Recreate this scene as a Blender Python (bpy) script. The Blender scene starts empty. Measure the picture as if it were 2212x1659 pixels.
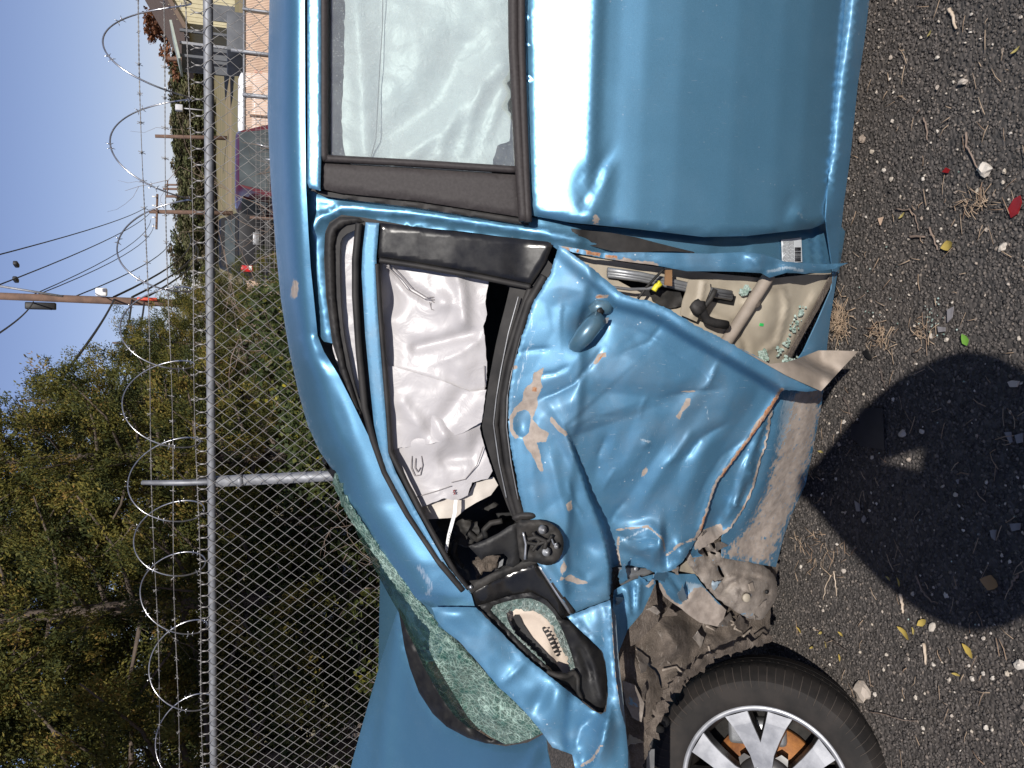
import bpy, bmesh, math, random
import numpy as np
from mathutils import Vector, Matrix, noise as mnoise
from mathutils.geometry import delaunay_2d_cdt

random.seed(7)
RNG = np.random.default_rng(11)
scene = bpy.context.scene
COL = scene.collection

# ------------------------------------------------------------------ camera
CAM_H = 1.65
PITCH = math.radians(18.4)
LENS = 29.88                     # 36 mm on the long side
cam_d = bpy.data.cameras.new('camera')
cam = bpy.data.objects.new('camera', cam_d)
COL.objects.link(cam)
_f = Vector((0, math.cos(PITCH), -math.sin(PITCH)))
_u = Vector((0, math.sin(PITCH), math.cos(PITCH)))
_r = Vector((1, 0, 0))
M = Matrix.Identity(4)           # the phone was turned: the picture's left is up
for i, v in enumerate((-_u, _r, -_f)):
    for j in range(3):
        M[j][i] = v[j]
M.translation = (0, 0, CAM_H)
cam.matrix_world = M
cam_d.sensor_width = 36.0
cam_d.lens = LENS
cam_d.clip_start = 0.02
cam_d.clip_end = 3000
scene.camera = cam

# ------------------------------------------------------------------ sky, sun, exposure
SUN_EL = math.radians(36.9)
SUN_AZ = math.radians(171.9)     # behind the photographer, a little to the right (from +Y, clockwise)
world = bpy.data.worlds.new('World')
scene.world = world
world.use_nodes = True
wn = world.node_tree
sky = wn.nodes.new('ShaderNodeTexSky')
sky.sky_type = 'NISHITA'
sky.sun_disc = False
sky.sun_elevation = SUN_EL
sky.sun_rotation = SUN_AZ
sky.altitude = 100
sky.air_density = 1.0
sky.dust_density = 0.25
sky.ozone_density = 4.0
wb = wn.nodes.new('ShaderNodeMix')               # the phone's white balance leans to violet
wb.data_type = 'RGBA'; wb.blend_type = 'MULTIPLY'
wb.inputs[0].default_value = 1.0
wb.inputs[7].default_value = (1.0, .82, .90, 1)
wn.links.new(sky.outputs[0], wb.inputs[6])
wn.links.new(wb.outputs[2], wn.nodes['Background'].inputs[0])
wn.nodes['Background'].inputs[1].default_value = 0.078
sun_d = bpy.data.lights.new('sun', 'SUN')
sun_d.energy = 4.6
sun_d.angle = math.radians(0.53)
sun_d.color = (1.0, 0.955, 0.89)
sun = bpy.data.objects.new('sun', sun_d)
COL.objects.link(sun)
SUN_TO = Vector((math.sin(SUN_AZ) * math.cos(SUN_EL), math.cos(SUN_AZ) * math.cos(SUN_EL), math.sin(SUN_EL)))
sun.rotation_euler = SUN_TO.to_track_quat('Z', 'Y').to_euler()
sun.location = SUN_TO * 30
scene.view_settings.view_transform = 'Standard'
scene.view_settings.look = 'None'
scene.view_settings.gamma = 1
scene.view_settings.exposure = 0.42
scene.render.engine = 'CYCLES'
scene.cycles.use_denoising = True
scene.cycles.max_bounces = 7
scene.cycles.transparent_max_bounces = 24
scene.cycles.sample_clamp_indirect = 4.0

# ------------------------------------------------------------------ helpers: objects
def tag(o, label=None, cat=None, group=None, kind=None):
    if label: o['label'] = label
    if cat: o['category'] = cat
    if group: o['group'] = group
    if kind: o['kind'] = kind
    return o

def empty(name, loc=(0, 0, 0), rz=0.0):
    o = bpy.data.objects.new(name, None)
    COL.objects.link(o)
    o.location = loc
    o.rotation_euler = (0, 0, rz)
    o.empty_display_size = 0.1
    return o

def root_of(o):
    while o.parent is not None:
        o = o.parent
    return o

def obj(name, V, F, mat, parent=None, world=True, smooth=True, attrs=None, sharp=None, kind=None):
    """one mesh object; V in world space unless world=False (then in the parent's own space)"""
    V = np.asarray(V, dtype=float).reshape(-1, 3)
    if parent is not None and world:
        V = V - np.array(root_of(parent).location)[None, :]
    me = bpy.data.meshes.new(name)
    if isinstance(F, np.ndarray):
        n, k = F.shape
        me.vertices.add(len(V)); me.vertices.foreach_set('co', V.astype(np.float32).ravel())
        me.loops.add(n * k); me.loops.foreach_set('vertex_index', F.astype(np.int32).ravel())
        me.polygons.add(n); me.polygons.foreach_set('loop_start', np.arange(0, n * k, k, dtype=np.int32))
        me.update(calc_edges=True)
    else:
        me.from_pydata(V.tolist(), [], [list(map(int, f)) for f in F])
    if smooth:
        me.polygons.foreach_set('use_smooth', [True] * len(me.polygons))
    if attrs:
        for k2, a in attrs.items():
            at = me.attributes.new(k2, 'FLOAT', 'POINT')
            at.data.foreach_set('value', np.asarray(a, dtype=np.float32))
    if sharp is not None:
        me.set_sharp_from_angle(angle=math.radians(sharp))
    me.validate()
    me.update()
    if mat is not None:
        for m in (mat if isinstance(mat, (list, tuple)) else [mat]):
            me.materials.append(m)
    o = bpy.data.objects.new(name, me)
    COL.objects.link(o)
    if parent is not None:
        o.parent = parent
    if kind: o['kind'] = kind
    return o

def join(parts):
    V, F, n = [], [], 0
    for v, f in parts:
        v = np.asarray(v, dtype=float).reshape(-1, 3)
        V.append(v); F += [[i + n for i in ff] for ff in f]; n += len(v)
    return np.concatenate(V), F

def box(c, s, rz=0.0, bev=0.0, rx=0.0, ry=0.0):
    """box as verts, faces, optional bevel"""
    bm = bmesh.new()
    bmesh.ops.create_cube(bm, size=1.0)
    for v in bm.verts:
        v.co = Vector((v.co.x * s[0], v.co.y * s[1], v.co.z * s[2]))
    if bev > 0:
        bmesh.ops.bevel(bm, geom=list(bm.edges), offset=bev, segments=2, affect='EDGES', profile=0.5)
    R = Matrix.Rotation(rz, 3, 'Z') @ Matrix.Rotation(ry, 3, 'Y') @ Matrix.Rotation(rx, 3, 'X')
    for v in bm.verts:
        v.co = R @ v.co + Vector(c)
    bm.verts.index_update()
    V = [tuple(v.co) for v in bm.verts]
    F = [[v.index for v in f.verts] for f in bm.faces]
    bm.free()
    return np.array(V), F

def tube(P, r, seg=8, cap=True):
    P = [Vector(p) for p in P]
    n = len(P)
    rs = r if isinstance(r, (list, tuple, np.ndarray)) else [r] * n
    V, F = [], []
    up = None
    for i, p in enumerate(P):
        t = (P[min(i + 1, n - 1)] - P[max(i - 1, 0)]).normalized()
        if up is None:
            a = Vector((0, 0, 1)) if abs(t.z) < .9 else Vector((1, 0, 0))
            up = (a - t * a.dot(t)).normalized()
        else:
            up = (up - t * up.dot(t)).normalized()
        b = t.cross(up)
        for k in range(seg):
            an = 2 * math.pi * k / seg
            V.append(p + (up * math.cos(an) + b * math.sin(an)) * rs[i])
    for i in range(n - 1):
        for k in range(seg):
            k2 = (k + 1) % seg
            F.append([i * seg + k, i * seg + k2, (i + 1) * seg + k2, (i + 1) * seg + k])
    if cap:
        F.append(list(range(seg))[::-1]); F.append([(n - 1) * seg + k for k in range(seg)])
    return np.array([tuple(v) for v in V]), F

def lathe(profile, seg=48, axis='Y'):
    """profile: (radius, height) pairs; closed when first == last"""
    V, F = [], []
    n = len(profile)
    for k in range(seg):
        a = 2 * math.pi * k / seg
        for r, h in profile:
            V.append((r * math.cos(a), h, r * math.sin(a)) if axis == 'Y' else (r * math.cos(a), r * math.sin(a), h))
    for k in range(seg):
        k2 = (k + 1) % seg
        for i in range(n - 1):
            F.append([k * n + i, k * n + i + 1, k2 * n + i + 1, k2 * n + i])
    return np.array(V), F

def xf(V, loc=(0, 0, 0), rz=0.0, rx=0.0, ry=0.0, s=1.0):
    R = np.array(Matrix.Rotation(rz, 3, 'Z') @ Matrix.Rotation(ry, 3, 'Y') @ Matrix.Rotation(rx, 3, 'X'))
    return (np.asarray(V, dtype=float) * s) @ R.T + np.array(loc)

def copy_tree(o, parent=None):
    c = o.copy()
    COL.objects.link(c)
    c.parent = parent
    for ch in list(o.children):
        copy_tree(ch, c)
    return c

# ------------------------------------------------------------------ helpers: materials
def nodes_of(m):
    m.use_nodes = True
    return m.node_tree, m.node_tree.nodes['Principled BSDF']

def N(nt, kind, **kw):
    n = nt.nodes.new(kind)
    for k, v in kw.items():
        if k.startswith('i_'):
            n.inputs[k[2:].replace('_', ' ')].default_value = v
        else:
            setattr(n, k, v)
    return n

def ramp(nt, src, stops):
    r = nt.nodes.new('ShaderNodeValToRGB')
    while len(r.color_ramp.elements) < len(stops):
        r.color_ramp.elements.new(.5)
    for e, (p, c) in zip(r.color_ramp.elements, stops):
        e.position = p
        e.color = (*c, 1) if len(c) == 3 else c
    nt.links.new(src, r.inputs[0])
    return r.outputs[0]

def coords(nt, kind='Object'):
    return nt.nodes.new('ShaderNodeTexCoord').outputs[kind]

def noise_tex(nt, scale, detail=4, rough=.55, vec=None, dist=0.0):
    n = N(nt, 'ShaderNodeTexNoise')
    n.inputs['Scale'].default_value = scale
    n.inputs['Detail'].default_value = detail
    n.inputs['Roughness'].default_value = rough
    n.inputs['Distortion'].default_value = dist
    nt.links.new(vec if vec is not None else coords(nt), n.inputs['Vector'])
    return n.outputs['Fac']

def mixc(nt, fac, a, b, blend='MIX'):
    m = nt.nodes.new('ShaderNodeMix')
    m.data_type = 'RGBA'
    m.blend_type = blend
    for s, v in ((m.inputs[0], fac), (m.inputs[6], a), (m.inputs[7], b)):
        if isinstance(v, (int, float)): s.default_value = v
        elif isinstance(v, tuple): s.default_value = (*v, 1) if len(v) == 3 else v
        else: nt.links.new(v, s)
    return m.outputs[2]

def mth(nt, op, a, b=None, c=None, clamp=False):
    m = nt.nodes.new('ShaderNodeMath')
    m.operation = op
    m.use_clamp = clamp
    for s, v in zip(m.inputs, (a, b, c)):
        if v is None: continue
        if isinstance(v, (int, float)): s.default_value = v
        else: nt.links.new(v, s)
    return m.outputs[0]

def bump(nt, bsdf, h, strength=.3, dist=.01):
    b = nt.nodes.new('ShaderNodeBump')
    b.inputs['Strength'].default_value = strength
    b.inputs['Distance'].default_value = dist
    nt.links.new(h, b.inputs['Height'])
    nt.links.new(b.outputs[0], bsdf.inputs['Normal'])
    return b

def mat(name, c1, c2=None, scale=20, rough=.6, metal=0.0, bmp=0.0, bscale=None, bdist=.004, spec=.5, coat=0.0, lo=.35, hi=.65, rough2=None):
    m = bpy.data.materials.new(name)
    nt, b = nodes_of(m)
    b.inputs['Roughness'].default_value = rough
    b.inputs['Metallic'].default_value = metal
    b.inputs['Specular IOR Level'].default_value = spec
    b.inputs['Coat Weight'].default_value = coat
    nf = noise_tex(nt, scale)
    c2 = c2 or tuple(v * .78 for v in c1)
    nt.links.new(ramp(nt, nf, [(lo, c1), (hi, c2)]), b.inputs['Base Color'])
    if rough2 is not None:
        r = nt.nodes.new('ShaderNodeMapRange')
        r.inputs[3].default_value = rough; r.inputs[4].default_value = rough2
        nt.links.new(noise_tex(nt, scale * 1.7), r.inputs[0])
        nt.links.new(r.outputs[0], b.inputs['Roughness'])
    if bmp > 0:
        bump(nt, b, noise_tex(nt, bscale or scale * 4, 3), bmp, bdist)
    return m

# ------------------------------------------------------------------ picture to place: rays through the lens
# points are read off the photograph on a 2212 x 1659 grid; every ray is then met with a real surface
FD = LENS / 36.0 * 2212
CX, CY = 1106.0, 829.5
CP, SP = math.cos(PITCH), math.sin(PITCH)

def rays(dx, dy):
    right = (CY - np.asarray(dy, float)) / FD
    down = (np.asarray(dx, float) - CX) / FD
    return right, CP - SP * down, -(SP + CP * down)

def at(dx, dy, Y):
    rx, ry, rz = rays(dx, dy)
    t = Y / ry
    return np.array([rx * t, np.broadcast_to(Y, np.shape(rx)).astype(float) if np.shape(rx) else float(Y), CAM_H + rz * t]).T

def on_ground(dx, dy, z=0.0):
    rx, ry, rz = rays(dx, dy)
    t = (z - CAM_H) / rz
    return np.array([rx * t, ry * t, CAM_H + rz * t]).T

# the car's side: distance as a function of place along the car (x) and height (z)
_QZ = np.array([0.05, .16, .24, .30, .36, .42, .50, .62, .75, .83, .885, .918, .932, .938, 1.050, 1.065, 1.10, 1.506, 1.515, 1.525, 1.535, 1.543, 1.549, 1.555, 1.562])
_QQ = np.array([.08, .03, .0, -.015, -.040, -.062, -.078, -.087, -.083, -.073, -.060, -.0555, -.0600, -.0625, -.003, .003, .014, .155, .168, .20, .27, .40, .58, .85, 1.25])
def q_of(z):
    # smoothed profile
    s = 0
    for k, w in ((-1.5, .15), (-.7, .2), (0, .3), (.7, .2), (1.5, .15)):
        s = s + w * np.interp(z + k * .0035, _QZ, _QQ)
    return s
def S(x, z):
    drop = np.interp(x, [-.9, -.5, -.22, .1, .45], [.45, .25, .13, .06, 0.])
    w = np.clip((z - 1.2) / .22, 0, 1)
    dent = .20 * np.exp(-((x + .5) / .42) ** 2) * np.interp(z, [0, .5, .8, 1.1, 1.5], [1, .9, .5, .2, .05])
    return 1.73 - .1 * x + q_of(z + drop * w) + dent

def on_side(dx, dy, off=0.0):
    """where the rays meet the car's side moved inward by off (metres; may be an array)"""
    rx, ry, rz = rays(dx, dy)
    Y = np.full(np.shape(rx), 1.75)
    for _ in range(70):
        t = Y / ry
        Y = .45 * Y + .55 * (S(rx * t, CAM_H + rz * t) + off)
    t = Y / ry
    return np.stack([rx * t, Y, CAM_H + rz * t], axis=-1)

# ------------------------------------------------------------------ sheet metal
def inside(px, py, poly):
    poly = np.asarray(poly, float)
    x0, y0 = poly[:, 0], poly[:, 1]
    x1, y1 = np.roll(x0, -1), np.roll(y0, -1)
    c = np.zeros(len(px), bool)
    for a, b, e, g in zip(x0, y0, x1, y1):
        if b == g: continue
        hit = ((b > py) != (g > py)) & (px < (e - a) * (py - b) / (g - b) + a)
        c ^= hit
    return c

def pdist(px, py, poly, closed=False):
    """distance, signed side, parameter 0..1 along the polyline"""
    poly = np.asarray(poly, float)
    A = poly; B = np.roll(poly, -1, 0)
    if not closed: A, B = A[:-1], B[:-1]
    L = np.hypot(*(B - A).T); cum = np.concatenate([[0], np.cumsum(L)])
    best = np.full(len(px), 1e9); side = np.zeros(len(px)); par = np.zeros(len(px))
    for i in range(len(A)):
        d = B[i] - A[i]
        l2 = max(d @ d, 1e-9)
        t = np.clip(((px - A[i][0]) * d[0] + (py - A[i][1]) * d[1]) / l2, 0, 1)
        ex, ey = px - A[i][0] - t * d[0], py - A[i][1] - t * d[1]
        dist = np.hypot(ex, ey)
        m = dist < best
        cr = d[0] * ey - d[1] * ex
        best = np.where(m, dist, best); side = np.where(m, np.sign(cr), side)
        par = np.where(m, (cum[i] + t * L[i]) / max(cum[-1], 1e-9), par)
    return best, side, par

def feat(px, py, feats):
    """outward displacement in metres"""
    h = np.zeros(len(px))
    for f in feats:
        k = f[0]
        if k == 'b':                                   # bulge: cx cy rx ry angle height
            _, cx, cy, rx, ry, an, hh = f
            c, s = math.cos(math.radians(an)), math.sin(math.radians(an))
            u = ((px - cx) * c + (py - cy) * s) / rx
            v = (-(px - cx) * s + (py - cy) * c) / ry
            h += hh * np.exp(-(u * u + v * v))
        elif k == 'r':                                 # soft ridge along a line: pts width height
            d, _, t = pdist(px, py, f[1])
            h += f[3] * np.exp(-(d / f[2]) ** 2)
        elif k == 't':                                 # fold with flat flanks: pts width height
            d, _, t = pdist(px, py, f[1])
            tp = np.clip(3.5 * np.minimum(t, 1 - t) + .25, 0, 1)
            e = .10 * f[2]
            r = 1 - np.sqrt(d * d + e * e) / f[2]
            h += f[3] * tp * .5 * (r + np.sqrt(r * r + .02))
        elif k == 'k':                                 # sharp fold, tapering to its ends: pts width height
            d, _, t = pdist(px, py, f[1])
            tp = np.clip(4 * np.minimum(t, 1 - t) + .15, 0, 1)
            h += f[3] * tp * np.exp(-(d / f[2]))
        elif k == 's':                                 # step, raised on the + side: pts width height reach
            d, sd, t = pdist(px, py, f[1])
            tp = np.clip(5 * np.minimum(t, 1 - t), 0, 1) if len(f) < 6 else 1
            sg = d * sd
            h += f[3] * tp * (np.clip(sg / f[2] + .5, 0, 1)) * np.exp(-(np.maximum(sg, 0) / f[4]) ** 2)
    return h

def fbm(px, py, scale, seed=0, octv=2):
    out = np.empty(len(px))
    for i in range(len(px)):
        out[i] = mnoise.fractal(Vector((px[i] / scale + seed * 7.3, py[i] / scale, seed * 3.1)), 1.3, 2.1, octv)
    return out

def facets(px, py, scale, seed=0):
    # crumpled sheet: flat cells meeting in sharp lines
    out = np.empty(len(px))
    for i in range(len(px)):
        v = Vector((px[i] / scale + seed * 5.7, py[i] / scale, seed * 2.3))
        w = mnoise.noise_vector(v * .7)
        d = mnoise.voronoi(v + w * .35)[0]
        out[i] = d[0]
    return out - .45

def chaikin(P, n):
    P = np.asarray(P, float)
    for _ in range(n):
        Q = np.roll(P, -1, 0)
        P = np.stack([.75 * P + .25 * Q, .25 * P + .75 * Q], 1).reshape(-1, 2)
    return P

def resample(P, step, closed=True):
    P = np.asarray(P, float)
    out = []
    n = len(P)
    for i in range(n if closed else n - 1):
        a, b = P[i], P[(i + 1) % n]
        k = max(1, int(round(np.hypot(*(b - a)) / step)))
        for j in range(k):
            out.append(a + (b - a) * j / k)
    if not closed: out.append(P[-1])
    return np.array(out)

def sheet2d(outline, res, holes=(), ch=0, rough_edge=0.0):
    P = chaikin(outline, ch) if ch else np.asarray(outline, float)
    B = resample(P, res)
    if rough_edge > 0:
        B = B + RNG.normal(0, rough_edge, B.shape)
    loops = [B]
    for h in holes:
        loops.append(resample(chaikin(h, 1), res))
    lo, hi = B.min(0), B.max(0)
    gx, gy = np.meshgrid(np.arange(lo[0], hi[0], res), np.arange(lo[1], hi[1], res * .866))
    gx = gx + (np.arange(gx.shape[0]) % 2)[:, None] * res * .5
    gx = gx.ravel() + RNG.uniform(-.12, .12, gx.size) * res
    gy = gy.ravel() + RNG.uniform(-.12, .12, gy.size) * res
    m = inside(gx, gy, B)
    gx, gy = gx[m], gy[m]
    if len(gx):
        m = pdist(gx, gy, B, True)[0] > .5 * res
        for h in loops[1:]:
            m &= (~inside(gx, gy, h)) & (pdist(gx, gy, h, True)[0] > .5 * res)
        gx, gy = gx[m], gy[m]
    pts = np.concatenate(loops + [np.stack([gx, gy], 1)])
    edges, n = [], 0
    for l in loops:
        k = len(l)
        edges += [(n + i, n + (i + 1) % k) for i in range(k)]
        n += k
    v2, e2, f2, *_ = delaunay_2d_cdt([Vector(p) for p in pts.tolist()], edges, [], 0, 1e-4)
    XY = np.array([(v.x, v.y) for v in v2])
    T = np.array([f for f in f2 if len(f) == 3], int)
    c = XY[T].mean(1)
    m = inside(c[:, 0], c[:, 1], B)
    for h in loops[1:]:
        m &= ~inside(c[:, 0], c[:, 1], h)
    T = T[m]
    a, b, d = XY[T[:, 0]], XY[T[:, 1]], XY[T[:, 2]]
    ar = (b[:, 0] - a[:, 0]) * (d[:, 1] - a[:, 1]) - (b[:, 1] - a[:, 1]) * (d[:, 0] - a[:, 0])
    T = T[np.abs(ar) > 1e-3]
    used = np.unique(T)
    re = -np.ones(len(XY), int); re[used] = np.arange(len(used))
    return XY[used], re[T], loops

def solid(P, T, th, eye=True):
    """give a sheet its thickness; returns verts, tri faces, number of front verts"""
    P = np.asarray(P, float)
    n = np.cross(P[T[:, 1]] - P[T[:, 0]], P[T[:, 2]] - P[T[:, 0]])
    if eye:
        if np.sum(np.einsum('ij,ij->i', n, np.array([0, 0, CAM_H]) - P[T[:, 0]]) > 0) < len(T) / 2:
            T = T[:, ::-1]; n = -n
    vn = np.zeros_like(P)
    for k in range(3):
        np.add.at(vn, T[:, k], n)
    vn /= np.maximum(np.linalg.norm(vn, axis=1, keepdims=True), 1e-12)
    Bk = P - vn * th
    k = len(P)
    E = np.concatenate([T[:, [0, 1]], T[:, [1, 2]], T[:, [2, 0]]])
    key = {}
    for a, b in E.tolist():
        key[(a, b)] = 1
    rim = [(a, b) for (a, b) in key if (b, a) not in key]
    V = [P, Bk]
    F = [T, T[:, ::-1] + k]
    if rim:
        r = np.array(rim)
        ra, rb = P[r[:, 0]], P[r[:, 1]]
        base = 2 * k; m = len(r)
        V += [ra, rb, Bk[r[:, 0]], Bk[r[:, 1]]]
        i = np.arange(m)
        F += [np.stack([base + i + m, base + i, base + i + 2 * m], 1), np.stack([base + i + m, base + i + 2 * m, base + i + 3 * m], 1)]
        src = np.concatenate([np.arange(k), np.arange(k), r[:, 0], r[:, 1], r[:, 0], r[:, 1]])
    else:
        src = np.concatenate([np.arange(k), np.arange(k)])
    return np.concatenate(V), np.concatenate(F), src

def panel(name, parent, outline, m, off=0.0, th=.0016, res=14, holes=(), ch=0, hem=None, feats=(), nz=None, fz=None, wear=None, rough_edge=0.0, place=None, kind=None):
    """a pressed or torn sheet: outline on the photograph's grid, met with the car's side (or place(px,py)), bent by feats, with thickness"""
    XY, T, loops = sheet2d(outline, res, holes, ch, rough_edge)
    px, py = XY[:, 0], XY[:, 1]
    o = off(px, py) if callable(off) else np.full(len(px), float(off))
    if feats: o = o - feat(px, py, feats)
    if nz:
        for amp, sc, sd in nz:
            o = o - amp * fbm(px, py, sc, sd)
    if fz:
        for amp, sc, sd in fz:
            o = o - amp * facets(px, py, sc, sd)
    if hem:
        d = np.minimum.reduce([pdist(px, py, l, True)[0] for l in loops])
        o = o + hem[1] * np.clip(1 - d / hem[0], 0, 1) ** 2
    P = place(px, py, o) if place else on_side(px, py, o)
    V, F, src = solid(P, T, th)
    attrs = {}
    if wear is not None:
        w = wear(px, py)
        if isinstance(w, dict):
            attrs = {k: v[src] for k, v in w.items()}
        else:
            attrs = {'wear': w[src]}
    return obj(name, V, F, m, parent, attrs=attrs, kind=kind)

def rod(name, parent, pts, r, m, off=0.0, seg=8, sub=1, attrs=None):
    """tube through picture points laid on the car's side"""
    pts = np.asarray(pts, float)
    if sub > 1:
        pts = resample(pts, max(4, np.hypot(*(pts[-1] - pts[0])) / sub / max(1, len(pts) - 1)), False)
    o = np.asarray(off, float)
    if o.ndim: o = np.interp(np.linspace(0, 1, len(pts)), np.linspace(0, 1, len(o)), o)
    P = on_side(pts[:, 0], pts[:, 1], o)
    V, F = tube(P, r, seg)
    return obj(name, V, F, m, parent)

# ------------------------------------------------------------------ materials
def paint_mat(name='blue_paint', base=(.10, .245, .385), dirt=.25, metal=.70, rough=.33, coat=.22, scr=.25):
    m = bpy.data.materials.new(name)
    nt, b = nodes_of(m)
    co = coords(nt)
    # metal flake
    fl = noise_tex(nt, 900, 2, .6, co)
    col = ramp(nt, fl, [(.3, tuple(v * .86 for v in base)), (.7, tuple(v * 1.16 for v in base))])
    # road dust, patchy
    dn = noise_tex(nt, 7, 6, .65, co, .4)
    dm = mth(nt, 'MULTIPLY', mth(nt, 'SUBTRACT', dn, .48, clamp=True), dirt * 4, clamp=True)
    col = mixc(nt, mth(nt, 'MULTIPLY', dm, .8), col, (.17, .165, .16))
    # fine scratches
    mp = N(nt, 'ShaderNodeMapping'); mp.inputs['Scale'].default_value = (6, 6, 90)
    mp.inputs['Rotation'].default_value = (.0, .7, .0)
    nt.links.new(co, mp.inputs[0])
    sc = noise_tex(nt, 9, 3, .5, mp.outputs[0])
    smk = mth(nt, 'MULTIPLY', mth(nt, 'GREATER_THAN', sc, .70), mth(nt, 'GREATER_THAN', noise_tex(nt, 5, 2, .5, co), .52))
    # wear: bare primer, with rust
    wa = N(nt, 'ShaderNodeAttribute', attribute_name='wear').outputs['Fac']
    ra = N(nt, 'ShaderNodeAttribute', attribute_name='rust').outputs['Fac']
    sa = N(nt, 'ShaderNodeAttribute', attribute_name='scuff').outputs['Fac']
    en = mth(nt, 'MULTIPLY', mth(nt, 'SUBTRACT', noise_tex(nt, 70, 5, .7, co), .5), .9)
    wm = N(nt, 'ShaderNodeMapRange', i_From_Min=.46, i_From_Max=.54)
    nt.links.new(mth(nt, 'ADD', wa, en), wm.inputs[0])
    wmask = mth(nt, 'MULTIPLY', wm.outputs[0], mth(nt, 'GREATER_THAN', wa, .02))
    pr = ramp(nt, noise_tex(nt, 45, 5, .6, co), [(.3, (.20, .165, .14)), (.7, (.34, .29, .25))])
    rm = N(nt, 'ShaderNodeMapRange', i_From_Min=.44, i_From_Max=.62)
    nt.links.new(mth(nt, 'ADD', ra, mth(nt, 'MULTIPLY', en, 1.1)), rm.inputs[0])
    pr = mixc(nt, mth(nt, 'MULTIPLY', rm.outputs[0], mth(nt, 'GREATER_THAN', ra, .02)), pr, ramp(nt, noise_tex(nt, 160, 3, .6, co), [(.35, (.22, .075, .028)), (.65, (.36, .20, .11))]))
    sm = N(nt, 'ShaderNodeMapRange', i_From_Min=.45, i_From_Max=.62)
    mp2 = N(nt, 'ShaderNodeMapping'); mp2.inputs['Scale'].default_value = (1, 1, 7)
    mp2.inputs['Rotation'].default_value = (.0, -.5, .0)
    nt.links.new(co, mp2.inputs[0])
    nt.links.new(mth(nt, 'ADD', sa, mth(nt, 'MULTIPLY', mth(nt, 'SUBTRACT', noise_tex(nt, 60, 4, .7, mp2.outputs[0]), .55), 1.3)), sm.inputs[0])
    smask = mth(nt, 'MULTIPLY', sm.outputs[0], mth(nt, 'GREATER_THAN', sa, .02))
    mp3 = N(nt, 'ShaderNodeMapping'); mp3.inputs['Scale'].default_value = (70, 5, 8)
    mp3.inputs['Rotation'].default_value = (.0, -.35, .0)
    nt.links.new(co, mp3.inputs[0])
    sc2 = mth(nt, 'MULTIPLY', mth(nt, 'GREATER_THAN', noise_tex(nt, 6, 3, .5, mp3.outputs[0]), .69), mth(nt, 'GREATER_THAN', noise_tex(nt, 6, 3, .6, co), .5))
    smk = mth(nt, 'MAXIMUM', smk, sc2)
    vs = N(nt, 'ShaderNodeTexVoronoi', i_Scale=46.0); nt.links.new(co, vs.inputs['Vector'])
    chip = mth(nt, 'MULTIPLY', mth(nt, 'LESS_THAN', vs.outputs['Distance'], .085), mth(nt, 'GREATER_THAN', noise_tex(nt, 8, 3, .6, co), .55))
    smk = mth(nt, 'MAXIMUM', smk, mth(nt, 'MULTIPLY', chip, 2.0))
    col = mixc(nt, mth(nt, 'MULTIPLY', smk, scr, clamp=True), col, (.50, .56, .62))
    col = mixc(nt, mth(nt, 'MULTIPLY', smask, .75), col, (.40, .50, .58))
    col = mixc(nt, wmask, col, pr)
    nt.links.new(col, b.inputs['Base Color'])
    inv = mth(nt, 'SUBTRACT', 1.0, wmask)
    nt.links.new(mth(nt, 'MULTIPLY', mth(nt, 'MULTIPLY', inv, metal), mth(nt, 'SUBTRACT', 1.0, mth(nt, 'MULTIPLY', dm, .8))), b.inputs['Metallic'])
    nt.links.new(mth(nt, 'MULTIPLY', mth(nt, 'SUBTRACT', inv, dm, clamp=True), coat), b.inputs['Coat Weight'])
    b.inputs['Coat Roughness'].default_value = .16
    rr = mth(nt, 'ADD', rough, mth(nt, 'MULTIPLY', wmask, .35))
    nt.links.new(mth(nt, 'ADD', rr, mth(nt, 'MULTIPLY', noise_tex(nt, 14, 4, .6, co), .12)), b.inputs['Roughness'])
    h = mth(nt, 'SUBTRACT', mth(nt, 'MULTIPLY', noise_tex(nt, 34, 4, .6, co), .35), mth(nt, 'MULTIPLY', wmask, .6))
    bump(nt, b, h, .06, .002)
    return m

PAINT = paint_mat(base=(.078, .200, .320), dirt=.34, metal=.42, rough=.45, coat=.06, scr=.38)
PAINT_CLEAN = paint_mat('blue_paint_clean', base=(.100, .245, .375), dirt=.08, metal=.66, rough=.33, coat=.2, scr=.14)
ROOFTOP = mat('scratched_roof', (.13, .17, .20), (.06, .085, .11), 16, .45, .35, .2, 40)
BLACK = mat('black_trim', (.008, .008, .009), (.016, .0155, .015), 30, .5, 0, .25, 220, .001, spec=.25)
BLACK_DUSTY = mat('dusty_black', (.010, .010, .010), (.032, .029, .026), 24, .65, 0, .3, 180, .001, spec=.25)
GLOSSB = mat('gloss_black', (.005, .005, .006), (.012, .0115, .011), 22, .12, 0, 0, spec=.28, rough2=.3)
RUBBER = mat('rubber_seal', (.012, .0115, .012), (.028, .026, .025), 18, .62, 0, .2, 120, .001, spec=.25)
APPLIQUE = mat('matt_charcoal', (.026, .022, .022), (.036, .031, .031), 160, .62, 0, .25, 700, .0006, spec=.25)
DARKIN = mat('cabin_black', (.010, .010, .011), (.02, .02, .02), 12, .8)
BEIGE_IN = mat('beige_plastic', (.46, .39, .32), (.42, .35, .29), 40, .55)
BEIGE = mat('beige_primer', (.34, .30, .235), (.25, .215, .165), 9, .5, .0, .15, 40, .002, rough2=.75)
BEIGE_DUSTY = mat('dusty_beige', (.27, .225, .185), (.18, .15, .122), 15, .7, 0, .2, 90, .002)
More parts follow.
